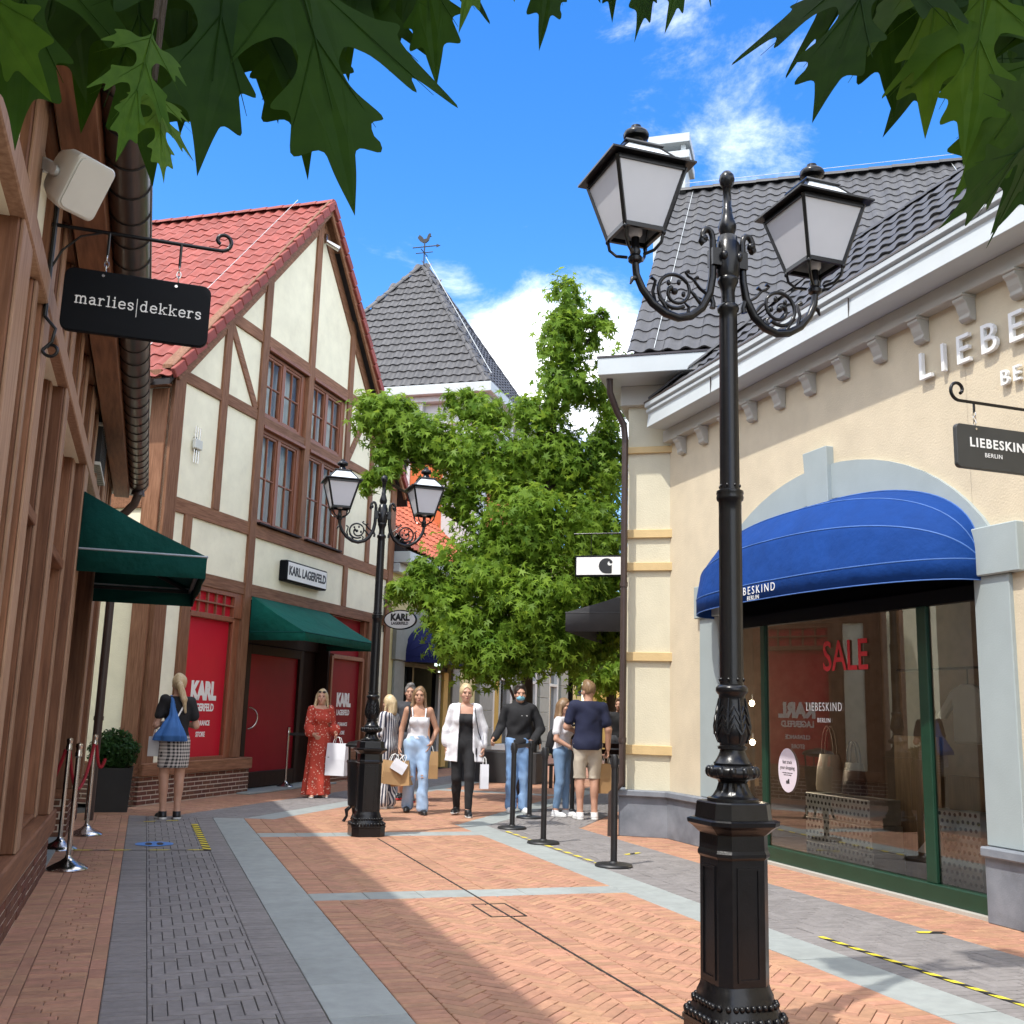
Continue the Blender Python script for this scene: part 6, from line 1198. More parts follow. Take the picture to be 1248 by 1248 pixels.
body = [(cxl + r_ * math.cos(a), czl + r_ * math.sin(a)) for a in np.linspace(.75, 1.5 * math.pi, 22)] + [(cxl + .62 * r_, czl - 1.0 * r_), (cxl + .72 * r_, czl - .9 * r_), (cxl + .72 * r_, czl + .12 * r_), (cxl + .50 * r_, czl + .02 * r_), (cxl + .24 * r_, czl + .08 * r_), (cxl + .12 * r_, czl + .32 * r_), (cxl + .24 * r_, czl + .56 * r_), (cxl + .48 * r_, czl + .62 * r_)]
part(cs, 'emblem', blob(0, 0, 0, kq - .008, .003, body), 'print_dark'); part(cs, 'emblem', blob(cxl + .60 * r_, czl + .50 * r_, .2 * r_, kq - .0085, .003), 'print_dark')
m = MB(); m.tube([(-2.4, kq + .02, 3.95), (-3.35, kq + .02, 3.95)], .012); [m.tube([(x, kq + .02, 3.95), (x, kq + .02, 3.63)], .006, 5) for x in (-3.1, -2.65)]; part(cs, 'bracket', m, 'iron', 60)
ws = thing('wall_sign', 'small white sign edge peeping out beside the corner downpipe', 'sign', 'K', (-2.45, 16.6, 4.5)); m = MB(); m.prism([(-2.72 + .27 * math.cos(a), 16.5, 4.62 + .2 * math.sin(a)) for a in np.linspace(0, 2 * math.pi, 9)[:-1]], (0, .04, 0)); part(ws, 'board', m, 'print_white'); part(ws, 'bracket', MB().box(-2.75, -2.34, 16.51, 16.53, 4.84, 4.87), 'iron')
# ------------------------------------------------------------------ trees
STAR = [(0, 0, 0), (.12, -.02, -.02), (.52, -.02, -.10), (.17, .20, 0), (.56, .60, -.10), (.13, .42, .01), (0, 1.1, -.18), (-.13, .42, .01), (-.56, .60, -.10), (-.17, .20, 0), (-.52, -.02, -.10), (-.12, -.02, -.02)]
def lobes_pts(lobes):
    wts = np.array([l[3] for l in lobes], float); wts /= wts.sum()
    def f(n):
        P = np.zeros((n, 3)); D = np.zeros((n, 3)); idx = rng.choice(len(lobes), n, p=wts); tw = {}
        for i, (c, r, ph, _) in enumerate(lobes):
            k = idx == i; q = k.sum()
            if not q: continue
            nb = max(6, int(q / 26)); bd = rng.normal(size=(nb, 3)); bd /= np.linalg.norm(bd, axis=1)[:, None]; bl = rng.uniform(.55, 1.12, nb); pick = rng.integers(0, nb, q)
            t = rng.uniform(.45, 1.0, q) ** .7; d = bd[pick] + rng.normal(size=(q, 3)) * .21; P[k] = np.array(c) + d * (t * bl[pick])[:, None] * np.array(r); P[k, 2] -= .10 * (t * bl[pick]) ** 2; D[k] = d
        return P, D
    return f
def tree(name, label, base, trunk, lobes, n, size, group=None):
    t = thing(name, label, 'tree', 'W', base, group); b = Vector(base); m = MB(); m.tube([Vector(p) for p in trunk], [.15, .12, .10, .085, .06, .035, .02][:len(trunk)], 10); part(t, 'trunk', m, 'bark', 60); tp = [Vector(p) for p in trunk]
    for c, r, ph, wt in lobes:
        c = Vector(c); k = min(range(1, len(tp)), key=lambda i: (tp[i] - c).length + max(0, tp[i].z - c.z + .3) * 2); a = tp[k]; mid = a.lerp(c, .55) + Vector((0, 0, .12)); m = MB(); m.tube([a, mid, c], [.035, .024, .010], 6)
        for j in range(5): d = Vector(rng.normal(size=3)); d.z = abs(d.z) * .6; e = c + Vector([d.normalized()[i] * r[i] * .75 for i in range(3)]); m.tube([mid.lerp(c, .4 + .12 * j), e], [.012, .004], 5)
        part(t, 'branch', m, 'bark', 60)
    V, rn = leaf_cloud(n, lobes_pts(lobes), size, STAR, droop=.45, up_bias=.55); V = V - np.array(base); partm(t, 'crown', np_mesh('crown', V, np.arange(len(V)).reshape(-1, len(STAR)), 'leaf_gum', rn)); return t
def at_px(x, y, Y): d = ix * ((x - 624) / FPX) - iy * ((y - 624) / FPX) + f0; p = CAMP + d * (Y / d.y); return (p.x, p.y, p.z)
LOBES = [((0.87, 18.2, 8.83), (0.43, 0.54, 0.58), 0, 0.31), ((0.71, 18.2, 8.04), (0.55, 0.66, 0.69), 0, 0.56), ((1.25, 18.0, 8.21), (0.3, 0.4, 0.45), 0, 0.22), ((1.53, 18, 8.35), (0.21, 0.29, 0.33), 0, 0.09), ((0.91, 18.3, 7.23), (0.69, 0.71, 0.64), 0, 0.62), ((1.7, 18.6, 7.35), (0.34, 0.64, 0.86), 0, 0.37), ((0.33, 18.4, 6.7), (0.49, 0.51, 0.46), 0, 0.45), ((-0.55, 18.2, 6.7), (0.52, 0.49, 0.4), 0, 0.55), ((-0.99, 18.1, 6.92), (0.27, 0.27, 0.24), 0, 0.15), ((-2.11, 17.6, 6.4), (0.62, 0.56, 0.44), 0, 0.8), ((-2.43, 17.5, 6.51), (0.38, 0.36, 0.29), 0, 0.35), ((-1.51, 17.7, 6.01), (0.74, 0.68, 0.53), 0, 0.9), ((-2.17, 17.5, 5.58), (0.38, 0.41, 0.38), 0, 0.35), ((-2.36, 17.5, 5.29), (0.21, 0.23, 0.23), 0, 0.12), ((-0.51, 18, 5.75), (0.99, 0.9, 0.69), 0, 1.4), ((0.65, 18.6, 5.93), (0.97, 0.95, 0.81), 0, 1.5), ((1.63, 18.8, 6.0), (0.54, 0.77, 0.91), 0, 1.0), ((-0.91, 17.8, 5.04), (0.36, 0.37, 0.33), 0, 0.3), ((0.23, 17.6, 4.53), (1.06, 0.97, 0.77), 0, 1.8), ((1.32, 18.3, 4.62), (0.8, 0.91, 0.92), 0, 1.5), ((-0.44, 17.4, 3.79), (0.9, 0.81, 0.61), 0, 1.2), ((-1.29, 17.2, 3.4), (0.6, 0.52, 0.37), 0, 0.7), ((-1.72, 17.1, 3.41), (0.29, 0.27, 0.21), 0, 0.18), ((0.52, 17.4, 3.47), (0.87, 0.82, 0.67), 0, 1.3), ((1.61, 18.2, 3.6), (0.52, 0.65, 0.7), 0, 0.8), ((-0.79, 17.0, 2.73), (0.6, 0.58, 0.48), 0, 0.8), ((-0.25, 17.0, 2.29), (0.68, 0.59, 0.43), 0, 0.8), ((0.54, 17.4, 2.6), (0.84, 0.73, 0.52), 0, 1.1), ((1.39, 18, 2.8), (0.57, 0.58, 0.51), 0, 0.7), ((-1.0, 17, 3.05), (0.46, 0.44, 0.37), 0, 0.4), ((0.06, 17.0, 3.08), (0.63, 0.61, 0.51), 0, 0.9), ((-1.45, 17.3, 3.74), (0.32, 0.29, 0.23), 0, 0.2)]
TRUNK = [(0.32999999999999996, 18.6, 0.0), (0.35, 18.6, 1.13), (0.34, 18.5, 2.38), (0.4, 18.4, 3.8), (0.58, 18.3, 5.26), (0.76, 18.3, 7.07), (0.88, 18.2, 8.59)]
tree('gum_tree', 'tall bright green star-leaved tree in the middle of the square', TRUNK[0], TRUNK, LOBES, 42000, .14, 'street trees')
tree('gum_tree', 'smaller green tree farther back, peeping out beside the dark awning', (2.39, 24.5, 0.0), [(2.39, 24.5, 0.0), (2.39, 24.5, 1.82), (2.34, 24.5, 3.12), (2.3, 24.5, 4.26)], [((2.15, 24, 2.44), (0.82, 0.78, 0.61), 0, 1.0), ((1.5, 24, 2.7), (0.61, 0.65, 0.57), 0, 0.8), ((2.66, 24.5, 2.38), (0.63, 0.75, 0.75), 0, 0.8), ((2.37, 24.5, 3.31), (0.96, 0.98, 0.84), 0, 1.0), ((1.89, 24.5, 3.77), (0.84, 0.87, 0.75), 0, 0.8), ((2.8, 25, 4.14), (0.77, 1.0, 1.07), 0, 0.8)], 4200, .17, 'street trees')
NEAR_LEAVES = [((-0.463, 0.86, 2.171), (-0.421, 0.8, 1.884), 1), ((-0.467, 1.01, 2.346), (-0.427, 0.95, 2.002), 1), ((-0.389, 0.91, 2.218), (-0.337, 0.85, 1.887), 1), ((-0.276, 0.86, 2.168), (-0.252, 0.8, 1.861), 1), ((-0.242, 0.88, 2.169), (-0.13, 0.82, 1.864), 0.95), ((-0.244, 0.96, 2.267), (-0.204, 0.9, 1.921), 0.9), ((-0.389, 1.01, 2.327), (-0.346, 0.95, 1.962), 0.9), ((-0.51, 0.81, 2.092), (-0.398, 0.75, 1.897), 1), ((-0.298, 0.76, 1.944), (-0.286, 0.7, 1.813), 0.5), ((-0.298, 0.78, 1.906), (-0.26, 0.72, 1.806), 0.35), ((-0.319, 1.06, 2.386), (-0.263, 1.0, 2.038), 1), ((-0.111, 0.96, 2.252), (-0.094, 0.9, 2.025), 0.8), ((-0.173, 0.96, 2.279), (-0.164, 0.9, 2.051), 0.7), ((-0.039, 0.96, 2.264), (-0.054, 0.9, 2.077), 0.6), ((0.039, 1.01, 2.321), (0.019, 0.95, 2.103), 0.6), ((0.143, 1.01, 2.294), (0.122, 0.95, 2.097), 0.45), ((0.174, 0.96, 2.261), (0.148, 0.9, 2.081), 0.4), ((0.098, 1.06, 2.324), (0.083, 1.0, 2.158), 0.4), ((0.35, 0.86, 2.172), (0.232, 0.8, 1.931), 0.85), ((0.368, 0.94, 2.279), (0.315, 0.88, 1.998), 0.8), ((0.407, 0.88, 2.218), (0.322, 0.82, 1.933), 0.8), ((0.468, 0.96, 2.261), (0.375, 0.9, 1.979), 0.85), ((0.422, 0.84, 2.114), (0.349, 0.78, 1.891), 0.7), ((0.531, 0.98, 2.222), (0.433, 0.92, 2.015), 0.9), ((0.506, 0.86, 2.057), (0.361, 0.8, 1.862), 0.8), ((0.46, 0.8, 1.951), (0.336, 0.74, 1.783), 0.75), ((0.539, 0.92, 2.066), (0.437, 0.86, 1.864), 0.7), ((0.578, 1.01, 2.308), (0.462, 0.95, 2.075), 0.9), ((0.319, 0.96, 2.266), (0.28, 0.9, 2.089), 0.5), ((0.52, 0.86, 2.142), (0.413, 0.8, 1.912), 0.8), ((-0.551, 1.06, 2.422), (-0.498, 1.0, 2.087), 1.1), ((-0.398, 1.11, 2.476), (-0.351, 1.05, 2.116), 1.1), ((-0.24, 1.06, 2.411), (-0.215, 1.0, 2.096), 1.0)]
MORE_LEAVES = [((-0.629, 1.11, 2.491), (-0.548, 1.05, 2.11), 1.1), ((-0.527, 1.08, 2.488), (-0.455, 1.02, 2.102), 1.1), ((-0.448, 1.06, 2.448), (-0.384, 1.0, 2.062), 1.1), ((-0.354, 1.12, 2.522), (-0.299, 1.06, 2.109), 1.1), ((-0.253, 1.06, 2.455), (-0.189, 1.0, 2.097), 1.0), ((-0.505, 0.96, 2.308), (-0.433, 0.9, 1.987), 1.0), ((-0.362, 0.98, 2.331), (-0.316, 0.92, 1.991), 1.0), ((0.532, 1.11, 2.507), (0.46, 1.05, 2.122), 1.0), ((0.563, 1.06, 2.416), (0.504, 1.0, 2.053), 1.1), ((0.459, 1.08, 2.476), (0.395, 1.02, 2.13), 1.0), ((0.611, 1.12, 2.567), (0.555, 1.06, 2.162), 1.1), ((-0.138, 1.04, 2.385), (-0.127, 0.98, 2.1), 0.8)]
# ------------------------------------------------------------------ overhanging branch with large lobed leaves, close to the viewer
HALF = [(0, 0), (.05, .08), (.10, .10), (.22, .06), (.36, .12), (.30, .15), (.47, .30), (.30, .24), (.33, .34), (.20, .26), (.10, .27), (.07, .36), (.10, .44), (.21, .49), (.30, .50), (.27, .55), (.46, .84), (.28, .68), (.29, .79), (.18, .64), (.085, .60), (.055, .69), (.08, .78), (.17, .88), (.09, .90), (.14, 1.05), (.05, 1.03), (.03, 1.13), (0, 1.27)]
def big_leaf_mesh(seed):
    r_ = np.random.default_rng(seed); fine = []
    for (a, b), (c, d) in zip(HALF[:-1], HALF[1:]):
        for t in (0,): fine.append((a + (c - a) * t + r_.normal() * .006 * (a > .02), b + (d - b) * t + r_.normal() * .006))
    fine.append(HALF[-1])
    for _ in range(2): fine = [fine[0]] + [q for p, n_ in zip(fine[:-1], fine[1:]) for q in ((p[0] * .82 + n_[0] * .18, p[1] * .82 + n_[1] * .18), (p[0] * .18 + n_[0] * .82, p[1] * .18 + n_[1] * .82))] + [fine[-1]]
    mb = MB(); curl = r_.uniform(.04, .14); tw = r_.uniform(-.1, .1)
    for s_ in (-1, 1):
        sc_ = [r_.uniform(.85, 1.12), r_.uniform(.95, 1.05)]
        P = [(s_ * x * sc_[0], y * (sc_[1] if 0 < y < 1 else 1), 0) for x, y in fine]
        # fan from points along the midrib
        f = lambda p: (p[0], p[1], -abs(p[0]) * .16 - curl * p[1] ** 2 + tw * p[0] * p[1] + .02 * math.sin(p[1] * 9 + s_) * abs(p[0]))
        me_ = bmesh.new(); vs = [me_.verts.new(p) for p in P]
        fc = me_.faces.new(vs if s_ > 0 else vs[::-1]); me_.normal_update(); bmesh.ops.triangulate(me_, faces=[fc]); bmesh.ops.subdivide_edges(me_, edges=[e for e in me_.edges if e.calc_length() > .16], cuts=1); bmesh.ops.triangulate(me_, faces=me_.faces[:])
        for v in me_.verts: v.co = f(v.co)
        me_.verts.ensure_lookup_table()
        mb.raw([v.co[:] for v in me_.verts], [tuple(v.index for v in q.verts) for q in me_.faces]); me_.free()
    v0 = len(mb.v); mb.tube([(0, y, -curl * y * y + .004) for y in (-.18, 0, .3, .6, .9)], [.008, .008, .006, .004, .002], 5)
    for y0, x1, y1 in ((.06, .44, .42), (.34, .36, .80), (.62, .13, .95)):
        for s_ in (-1, 1): mb.tube([(0, y0, -curl * y0 ** 2 + .003), (s_ * x1 * .55, y0 + (y1 - y0) * .6, -.55 * x1 * .16 - curl * (y0 + (y1 - y0) * .6) ** 2 + .003), (s_ * x1 * .95, y1, -x1 * .15 - curl * y1 ** 2)], [.003, .0025, .001], 4)
    return to_mesh('leaf', mb, 'leaf_near')
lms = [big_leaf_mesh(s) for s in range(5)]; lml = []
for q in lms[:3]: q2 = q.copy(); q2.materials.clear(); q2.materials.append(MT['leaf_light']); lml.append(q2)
bt = thing('plane_tree', 'broad lobed green leaves of an overhanging tree hanging from above into view', 'tree', 'W', (-.35, -2.3, 0)); off = Vector((-.35, -2.3, 0)); m = MB(); m.tube([(-.35, -2.3, 0), (-.33, -2.25, 1.5), (-.3, -2.1, 3.0), (-.3, -2.0, 4.6)], [.13, .11, .09, .05], 12); part(bt, 'trunk', m, 'bark', 60)
hubs = {'a': Vector((-.30, .80, 2.28)), 'b': Vector((.05, .86, 2.33)), 'c': Vector((.45, .84, 2.20))}
for k, a in (('a', (-.33, -1.3, 2.9)), ('b', (-.1, -1.2, 3.1)), ('c', (.1, -1.25, 3.0))): h_ = hubs[k]; m = MB(); m.tube([(-.31, -2.15, 2.6), a, Vector(a).lerp(h_, .6) + Vector((0, 0, .12)), h_], [.035, .026, .016, .008], 8); part(bt, 'branch', m, 'bark', 60)
for i, (b, tip, wd) in enumerate(NEAR_LEAVES + MORE_LEAVES):
    b, tip = Vector(b), Vector(tip); y = (tip - b); ln = y.length / 1.27; y.normalize(); toc = (CAMP - (b + tip) / 2).normalized(); z = (toc + Vector(rng.normal(size=3)) * .28); z = (z - y * z.dot(y)).normalized(); x = y.cross(z)
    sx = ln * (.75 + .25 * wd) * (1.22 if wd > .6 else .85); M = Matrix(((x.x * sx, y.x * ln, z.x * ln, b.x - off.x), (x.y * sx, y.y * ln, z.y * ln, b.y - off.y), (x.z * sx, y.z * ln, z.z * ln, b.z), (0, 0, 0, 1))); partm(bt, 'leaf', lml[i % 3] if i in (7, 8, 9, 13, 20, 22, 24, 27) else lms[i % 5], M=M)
    hb_ = min(hubs.values(), key=lambda q: (q - b).length); st = b - y * .17 * ln; m = MB(); m.tube([hb_, hb_.lerp(st, .5) + Vector((0, 0, .03)), st], [.005, .004, .0025], 5); part(bt, 'twig', m, 'bark', 60)
# ------------------------------------------------------------------ people
A3 = np.array
def cloth(name, col, pat=None, **k): return defmat(name, col, **{**dict(rough=.85, var=.12, scale=9, bump=.3, bscale=220), **k})
defmat('skin', (.52, .29, .20), rough=.55, var=.06, scale=12); defmat('skin_tan', (.46, .25, .16), rough=.55, var=.06, scale=12)
cloth('cloth_black', (.012, .012, .014)); cloth('cloth_navy', (.010, .014, .045)); cloth('cloth_white', (.74, .74, .77)); cloth('cloth_grey', (.05, .052, .06)); cloth('cloth_beige', (.50, .44, .35))
cloth('denim_light', (.24, .37, .56), col2=(.40, .52, .68), scale=5, stretch=(1, 1, .5)); cloth('denim_mid', (.10, .19, .33), col2=(.20, .31, .46), scale=5, stretch=(1, 1, .5)); cloth('denim_blue', (.12, .24, .46), col2=(.26, .40, .62), scale=5, stretch=(1, 1, .5))
defmat('hair_blonde', (.40, .28, .14), rough=.45, col2=(.66, .53, .33), scale=4, stretch=(22, 22, 1.5)); defmat('hair_brown', (.075, .040, .022), rough=.4, col2=(.17, .095, .05), scale=4, stretch=(22, 22, 1.5)); defmat('hair_dark', (.018, .013, .010), rough=.4, col2=(.04, .03, .025), scale=4, stretch=(22, 22, 1.5)); defmat('hair_light_brown', (.13, .075, .04), rough=.45, col2=(.30, .19, .10), scale=4, stretch=(22, 22, 1.5)); defmat('hair_grey', (.10, .09, .085), rough=.5, col2=(.26, .25, .24), scale=5, stretch=(22, 22, 1.5))
defmat('shoe_white', (.72, .72, .72), rough=.5, var=.05); defmat('shoe_black', (.012, .012, .013), rough=.4, var=.1); defmat('eye_dark', (.02, .014, .01), rough=.3); defmat('lips', (.34, .10, .09), rough=.5); defmat('mask_blue', (.22, .50, .62), rough=.8, var=.05); defmat('kraft', (.42, .26, .12), rough=.8, var=.10, scale=5); defmat('paper_white', (.72, .73, .77), rough=.7, var=.03); defmat('bag_blue', (.04, .15, .42), rough=.7, var=.12, scale=4); defmat('bag_tan', (.38, .25, .12), rough=.6, var=.1); defmat('sole_white', (.65, .65, .63), rough=.6)
def patterned(name, kind):
    m, t, b = nodes_of(name); n = t.nodes.new; l = t.links.new; c = n('ShaderNodeTexCoord'); b.inputs['Roughness'].default_value = .85; mx = n('ShaderNodeMix'); mx.data_type = 'RGBA'
    if kind == 'floral':
        v = n('ShaderNodeTexVoronoi'); v.inputs['Scale'].default_value = 26; l(c.outputs['Object'], v.inputs[0]); r_ = n('ShaderNodeMath'); r_.operation = 'LESS_THAN'; l(v.outputs['Distance'], r_.inputs[0]); r_.inputs[1].default_value = .30
        no = n('ShaderNodeTexNoise'); no.inputs['Scale'].default_value = 30; l(c.outputs['Object'], no.inputs[0]); g_ = n('ShaderNodeMath'); g_.operation = 'GREATER_THAN'; l(no.outputs[0], g_.inputs[0]); g_.inputs[1].default_value = .47; q = n('ShaderNodeMath'); q.operation = 'MULTIPLY'; l(r_.outputs[0], q.inputs[0]); l(g_.outputs[0], q.inputs[1]); l(q.outputs[0], mx.inputs[0]); mx.inputs[6].default_value = (.44, .050, .028, 1); mx.inputs[7].default_value = (.70, .48, .38, 1)
    else:
        sp_ = n('ShaderNodeSeparateXYZ'); l(c.outputs['Object'], sp_.inputs[0])
        def sw(o, f, off=0): q = n('ShaderNodeMath'); q.operation = 'MULTIPLY_ADD'; l(o, q.inputs[0]); q.inputs[1].default_value = f; q.inputs[2].default_value = off; s_ = n('ShaderNodeMath'); s_.operation = 'SINE'; l(q.outputs[0], s_.inputs[0]); g_ = n('ShaderNodeMath'); g_.operation = 'GREATER_THAN'; l(s_.outputs[0], g_.inputs[0]); g_.inputs[1].default_value = 0; return g_.outputs[0]
        xy = n('ShaderNodeMath'); l(sp_.outputs[0], xy.inputs[0]); l(sp_.outputs[1], xy.inputs[1])
        if kind == 'check': q = n('ShaderNodeMath'); l(sw(xy.outputs[0], 150), q.inputs[0]); l(sw(sp_.outputs[2], 150), q.inputs[1]); h_ = n('ShaderNodeMath'); h_.operation = 'MULTIPLY'; h_.inputs[1].default_value = .5; l(q.outputs[0], h_.inputs[0]); l(h_.outputs[0], mx.inputs[0]); mx.inputs[6].default_value = (.60, .56, .52, 1); mx.inputs[7].default_value = (.02, .02, .025, 1)
        else: at_ = n('ShaderNodeMath'); at_.operation = 'ARCTAN2'; l(sp_.outputs[0], at_.inputs[0]); l(sp_.outputs[1], at_.inputs[1]); l(sw(at_.outputs[0], 22), mx.inputs[0]); mx.inputs[6].default_value = (.68, .67, .67, 1); mx.inputs[7].default_value = (.05, .055, .09, 1)
    l(mx.outputs[2], b.inputs['Base Color']); MT[name] = m
patterned('cloth_floral', 'floral'); patterned('cloth_check', 'check'); patterned('cloth_stripe', 'stripe')

class Fig:
    def __init__(s, label, at, face, height, sex='f', pose=None, yaw=0, nod=0, skin='skin', h=.0085, stride=0., build=1.):
        s.sc = height / 1.70; s.t = thing('person', label, 'person', 'W', (at[0], at[1], 0)); s.t.rotation_euler = (0, 0, R(180 - face)); s.sex = sex; s.skin = skin; s.h = h / s.sc; w_ = .158 if sex == 'f' else .188; b = build; s.b = b
        J = dict(hL=(.088, 0, .90), kL=(.092, -.015, .49), aL=(.092, .025, .085), sL=(w_, .01, 1.395), eL=(w_ + .05, .035, 1.12), wL=(w_ + .055, -.03, .885)); J.update({k[0] + 'R': (-v[0], v[1], v[2]) for k, v in list(J.items())})
        if stride: J.update(kL=(.09, -.06 - .10 * stride, .50), aL=(.09, -.14 * stride - .06, .085), kR=(-.09, -.03, .485), aR=(-.09, .20 * stride + .02, .10))
        if pose: J.update(pose)
        s.J = {k: A3(v, float) for k, v in J.items()}; s.yaw = R(yaw); s.nod = R(nod); s.hc = A3((0, -.012, 1.592))
        OFF[s.t.name] = Vector((0, 0, 0))
    def hp(s, x, y, z):
        c_, s_ = math.cos(s.yaw), math.sin(s.yaw); return s.hc + A3((c_ * x - s_ * y, s_ * x + c_ * y, z))
    def HM(s): c_, s_ = math.cos(s.yaw), math.sin(s.yaw); return A3([[c_, -s_, 0], [s_, c_, 0], [0, 0, 1.]])
    def add(s, name, prims, mat, cut=None, noise=0., h=None, smooth=180, label=None):
        V, F = implicit(prims, h or s.h, cut, noise, len(name)); me = np_mesh(name, V * s.sc, F, mat, smooth=180); o = link(bpy.data.objects.new(name, me)); o.parent = s.t
        if label: o['label'] = label
        return o
    def torso(s, g=0., k=.05):
        b = s.b; f = s.sex == 'f'
        P = [('e', (0, .005, 1.25), (.142 * b + g, .100 * b + g, .21 + g), k), ('e', (0, .008, 1.07), ((.122 if f else .142) * b + g, .088 * b + g, .16 + g), k), ('e', (0, .012, .935), ((.168 if f else .158) * b + g, .112 * b + g, .135 + g), k)]
        for q in 'LR': sx = 1 if q == 'L' else -1; P.append(('c', A3((sx * .05, .01, 1.40)), s.J['s' + q] - A3((sx * .02, 0, .012)), .055 + g, .052 + g, k))
        if f:
            for sx in (-1, 1): P.append(('e', (sx * .066, -.082, 1.245), (.062 + g, .058 + g, .062 + g), .035))
        else: P.append(('e', (0, -.045, 1.29), (.13 + g, .062 + g, .11 + g), .05))
        return P
    def leg(s, q, g=0., k=.03, to=1., flare=0.):
        h_, kn, an = s.J['h' + q], s.J['k' + q], s.J['a' + q]; P = [('c', h_, kn, .088 * s.b + g, .056 + g, k)]
        if to > .5:
            e = kn + (an - kn) * (to - .5) * 2; P.append(('c', kn, e, .054 + g, .038 + g + flare, k)); c = kn + (an - kn) * .28
            if not flare: P.append(('e', tuple(c + A3((0, .018, 0))), (.050 + g, .052 + g, .12), k))
        else: P[0] = ('c', h_, h_ + (kn - h_) * to * 2, .088 * s.b + g, .070 + g + flare, k)
        return P
    def arm(s, q, g=0., k=.025, to=1., flare=0.):
        a, e, w_ = s.J['s' + q], s.J['e' + q], s.J['w' + q]; m_ = 1.0 if s.sex == 'f' else 1.16
        if to <= .5: c = a + (e - a) * to * 2; return [('c', a, c, .050 * m_ + g, .044 * m_ + g + flare, k)]
        c = e + (w_ - e) * (to - .5) * 2; return [('c', a, e, .050 * m_ + g, .037 * m_ + g, k), ('c', e, c, .038 * m_ + g, .027 * m_ + g + flare, k)]
    def hand(s, q, grip=.35):
        e, w_ = s.J['e' + q], s.J['w' + q]; sx = 1 if q == 'L' else -1; d = (w_ - e) / np.linalg.norm(w_ - e); n = A3((-sx, 0., 0.)); n = n - d * (n @ d); n /= np.linalg.norm(n); lat = np.cross(d, n) * sx; lat = lat if lat[1] < 0 or abs(d[2]) < .3 else -lat; P = []
        for o in (-.022, 0, .022): P.append(('c', w_ + d * .012 + lat * o * .6, w_ + d * .082 + lat * o, .014, .013, .012))
        for i, (o, l_) in enumerate(((.030, .068), (.010, .078), (-.011, .073), (-.031, .058))):
            b = w_ + d * .086 + lat * o; a1 = grip * .7; d1 = d * math.cos(a1) + n * math.sin(a1); m_ = b + d1 * l_ * .5; a2 = grip * 2; d2 = d * math.cos(a2) + n * math.sin(a2); P += [('c', b, m_, .0095, .0085, .004), ('c', m_, m_ + d2 * l_ * .5, .0085, .0072, .004)]
        tb_ = w_ + d * .028 + lat * .03; td = d * .65 + lat * .55 + n * .45; td /= np.linalg.norm(td); P += [('c', tb_, tb_ + td * .035, .0125, .0105, .008), ('c', tb_ + td * .035, tb_ + td * .035 + (td + d * .4) * .026, .0105, .0085, .004)]; return P
    def foot(s, q, g=0., toe=0.):
        a = s.J['a' + q]; sx = 1 if q == 'L' else -1; z0 = a[2] - .085; fz = z0 + .035; return [('c', a, A3((a[0], a[1] + .01, fz + .008)), .038 + g, .034 + g, .02), ('c', A3((a[0], a[1] + .025, fz)), A3((a[0] + sx * .022, a[1] - .115, fz - .008)), .034 + g, .030 + g, .02), ('c', A3((a[0] + sx * .022, a[1] - .115, fz - .008)), A3((a[0] + sx * .028, a[1] - .165, fz - .012)), .032 + g, .022 + g, .015)]
    def body(s, grips=(.35, .35)):
        P = s.torso() + [('c', A3((0, .012, 1.42)), s.hp(0, .012, -.06), .050 if s.sex == 'f' else .058, .046 if s.sex == 'f' else .054, .03)]; M = s.HM()
        P += [('e', tuple(s.hp(0, .004, .022)), (.073, .093, .098), .02, M), ('e', tuple(s.hp(0, -.026, -.045)), (.056, .062, .070), .03, M), ('e', tuple(s.hp(0, -.052, -.088)), (.026, .026, .020), .025, M), ('c', s.hp(0, -.088, .012), s.hp(0, -.104, -.024), .008, .0125, .012), ('e', tuple(s.hp(0, -.078, -.058)), (.024, .014, .012), .012, M)]
        for sx in (-1, 1): P += [('e', tuple(s.hp(sx * .073, .012, -.012)), (.011, .022, .032), .006, M), ('e', tuple(s.hp(sx * .04, -.062, -.022)), (.026, .02, .022), .02, M), ('c', s.hp(sx * .016, -.088, .034), s.hp(sx * .048, -.076, .034), .010, .008, .012)]
        for q, g in zip('LR', grips): P += s.leg(q) + s.arm(q) + s.hand(q, g) + s.foot(q)
        b = s.add('body', P, s.skin); 
        for sx in (-1, 1):
            m = MB(); c = s.hp(sx * .031, -.083, .010) * s.sc; m.ell(c, .013 * s.sc, .009 * s.sc, .0075 * s.sc, 10, 6); o = link(bpy.data.objects.new('eye', to_mesh('eye', m, 'eye_dark', 60))); o.parent = s.t
        m = MB(); c = s.hp(0, -.088, -.056) * s.sc; m.ell(c, .021 * s.sc, .008 * s.sc, .008 * s.sc, 10, 6); o = link(bpy.data.objects.new('mouth', to_mesh('mouth', m, 'lips', 60))); o.parent = s.t
        return b
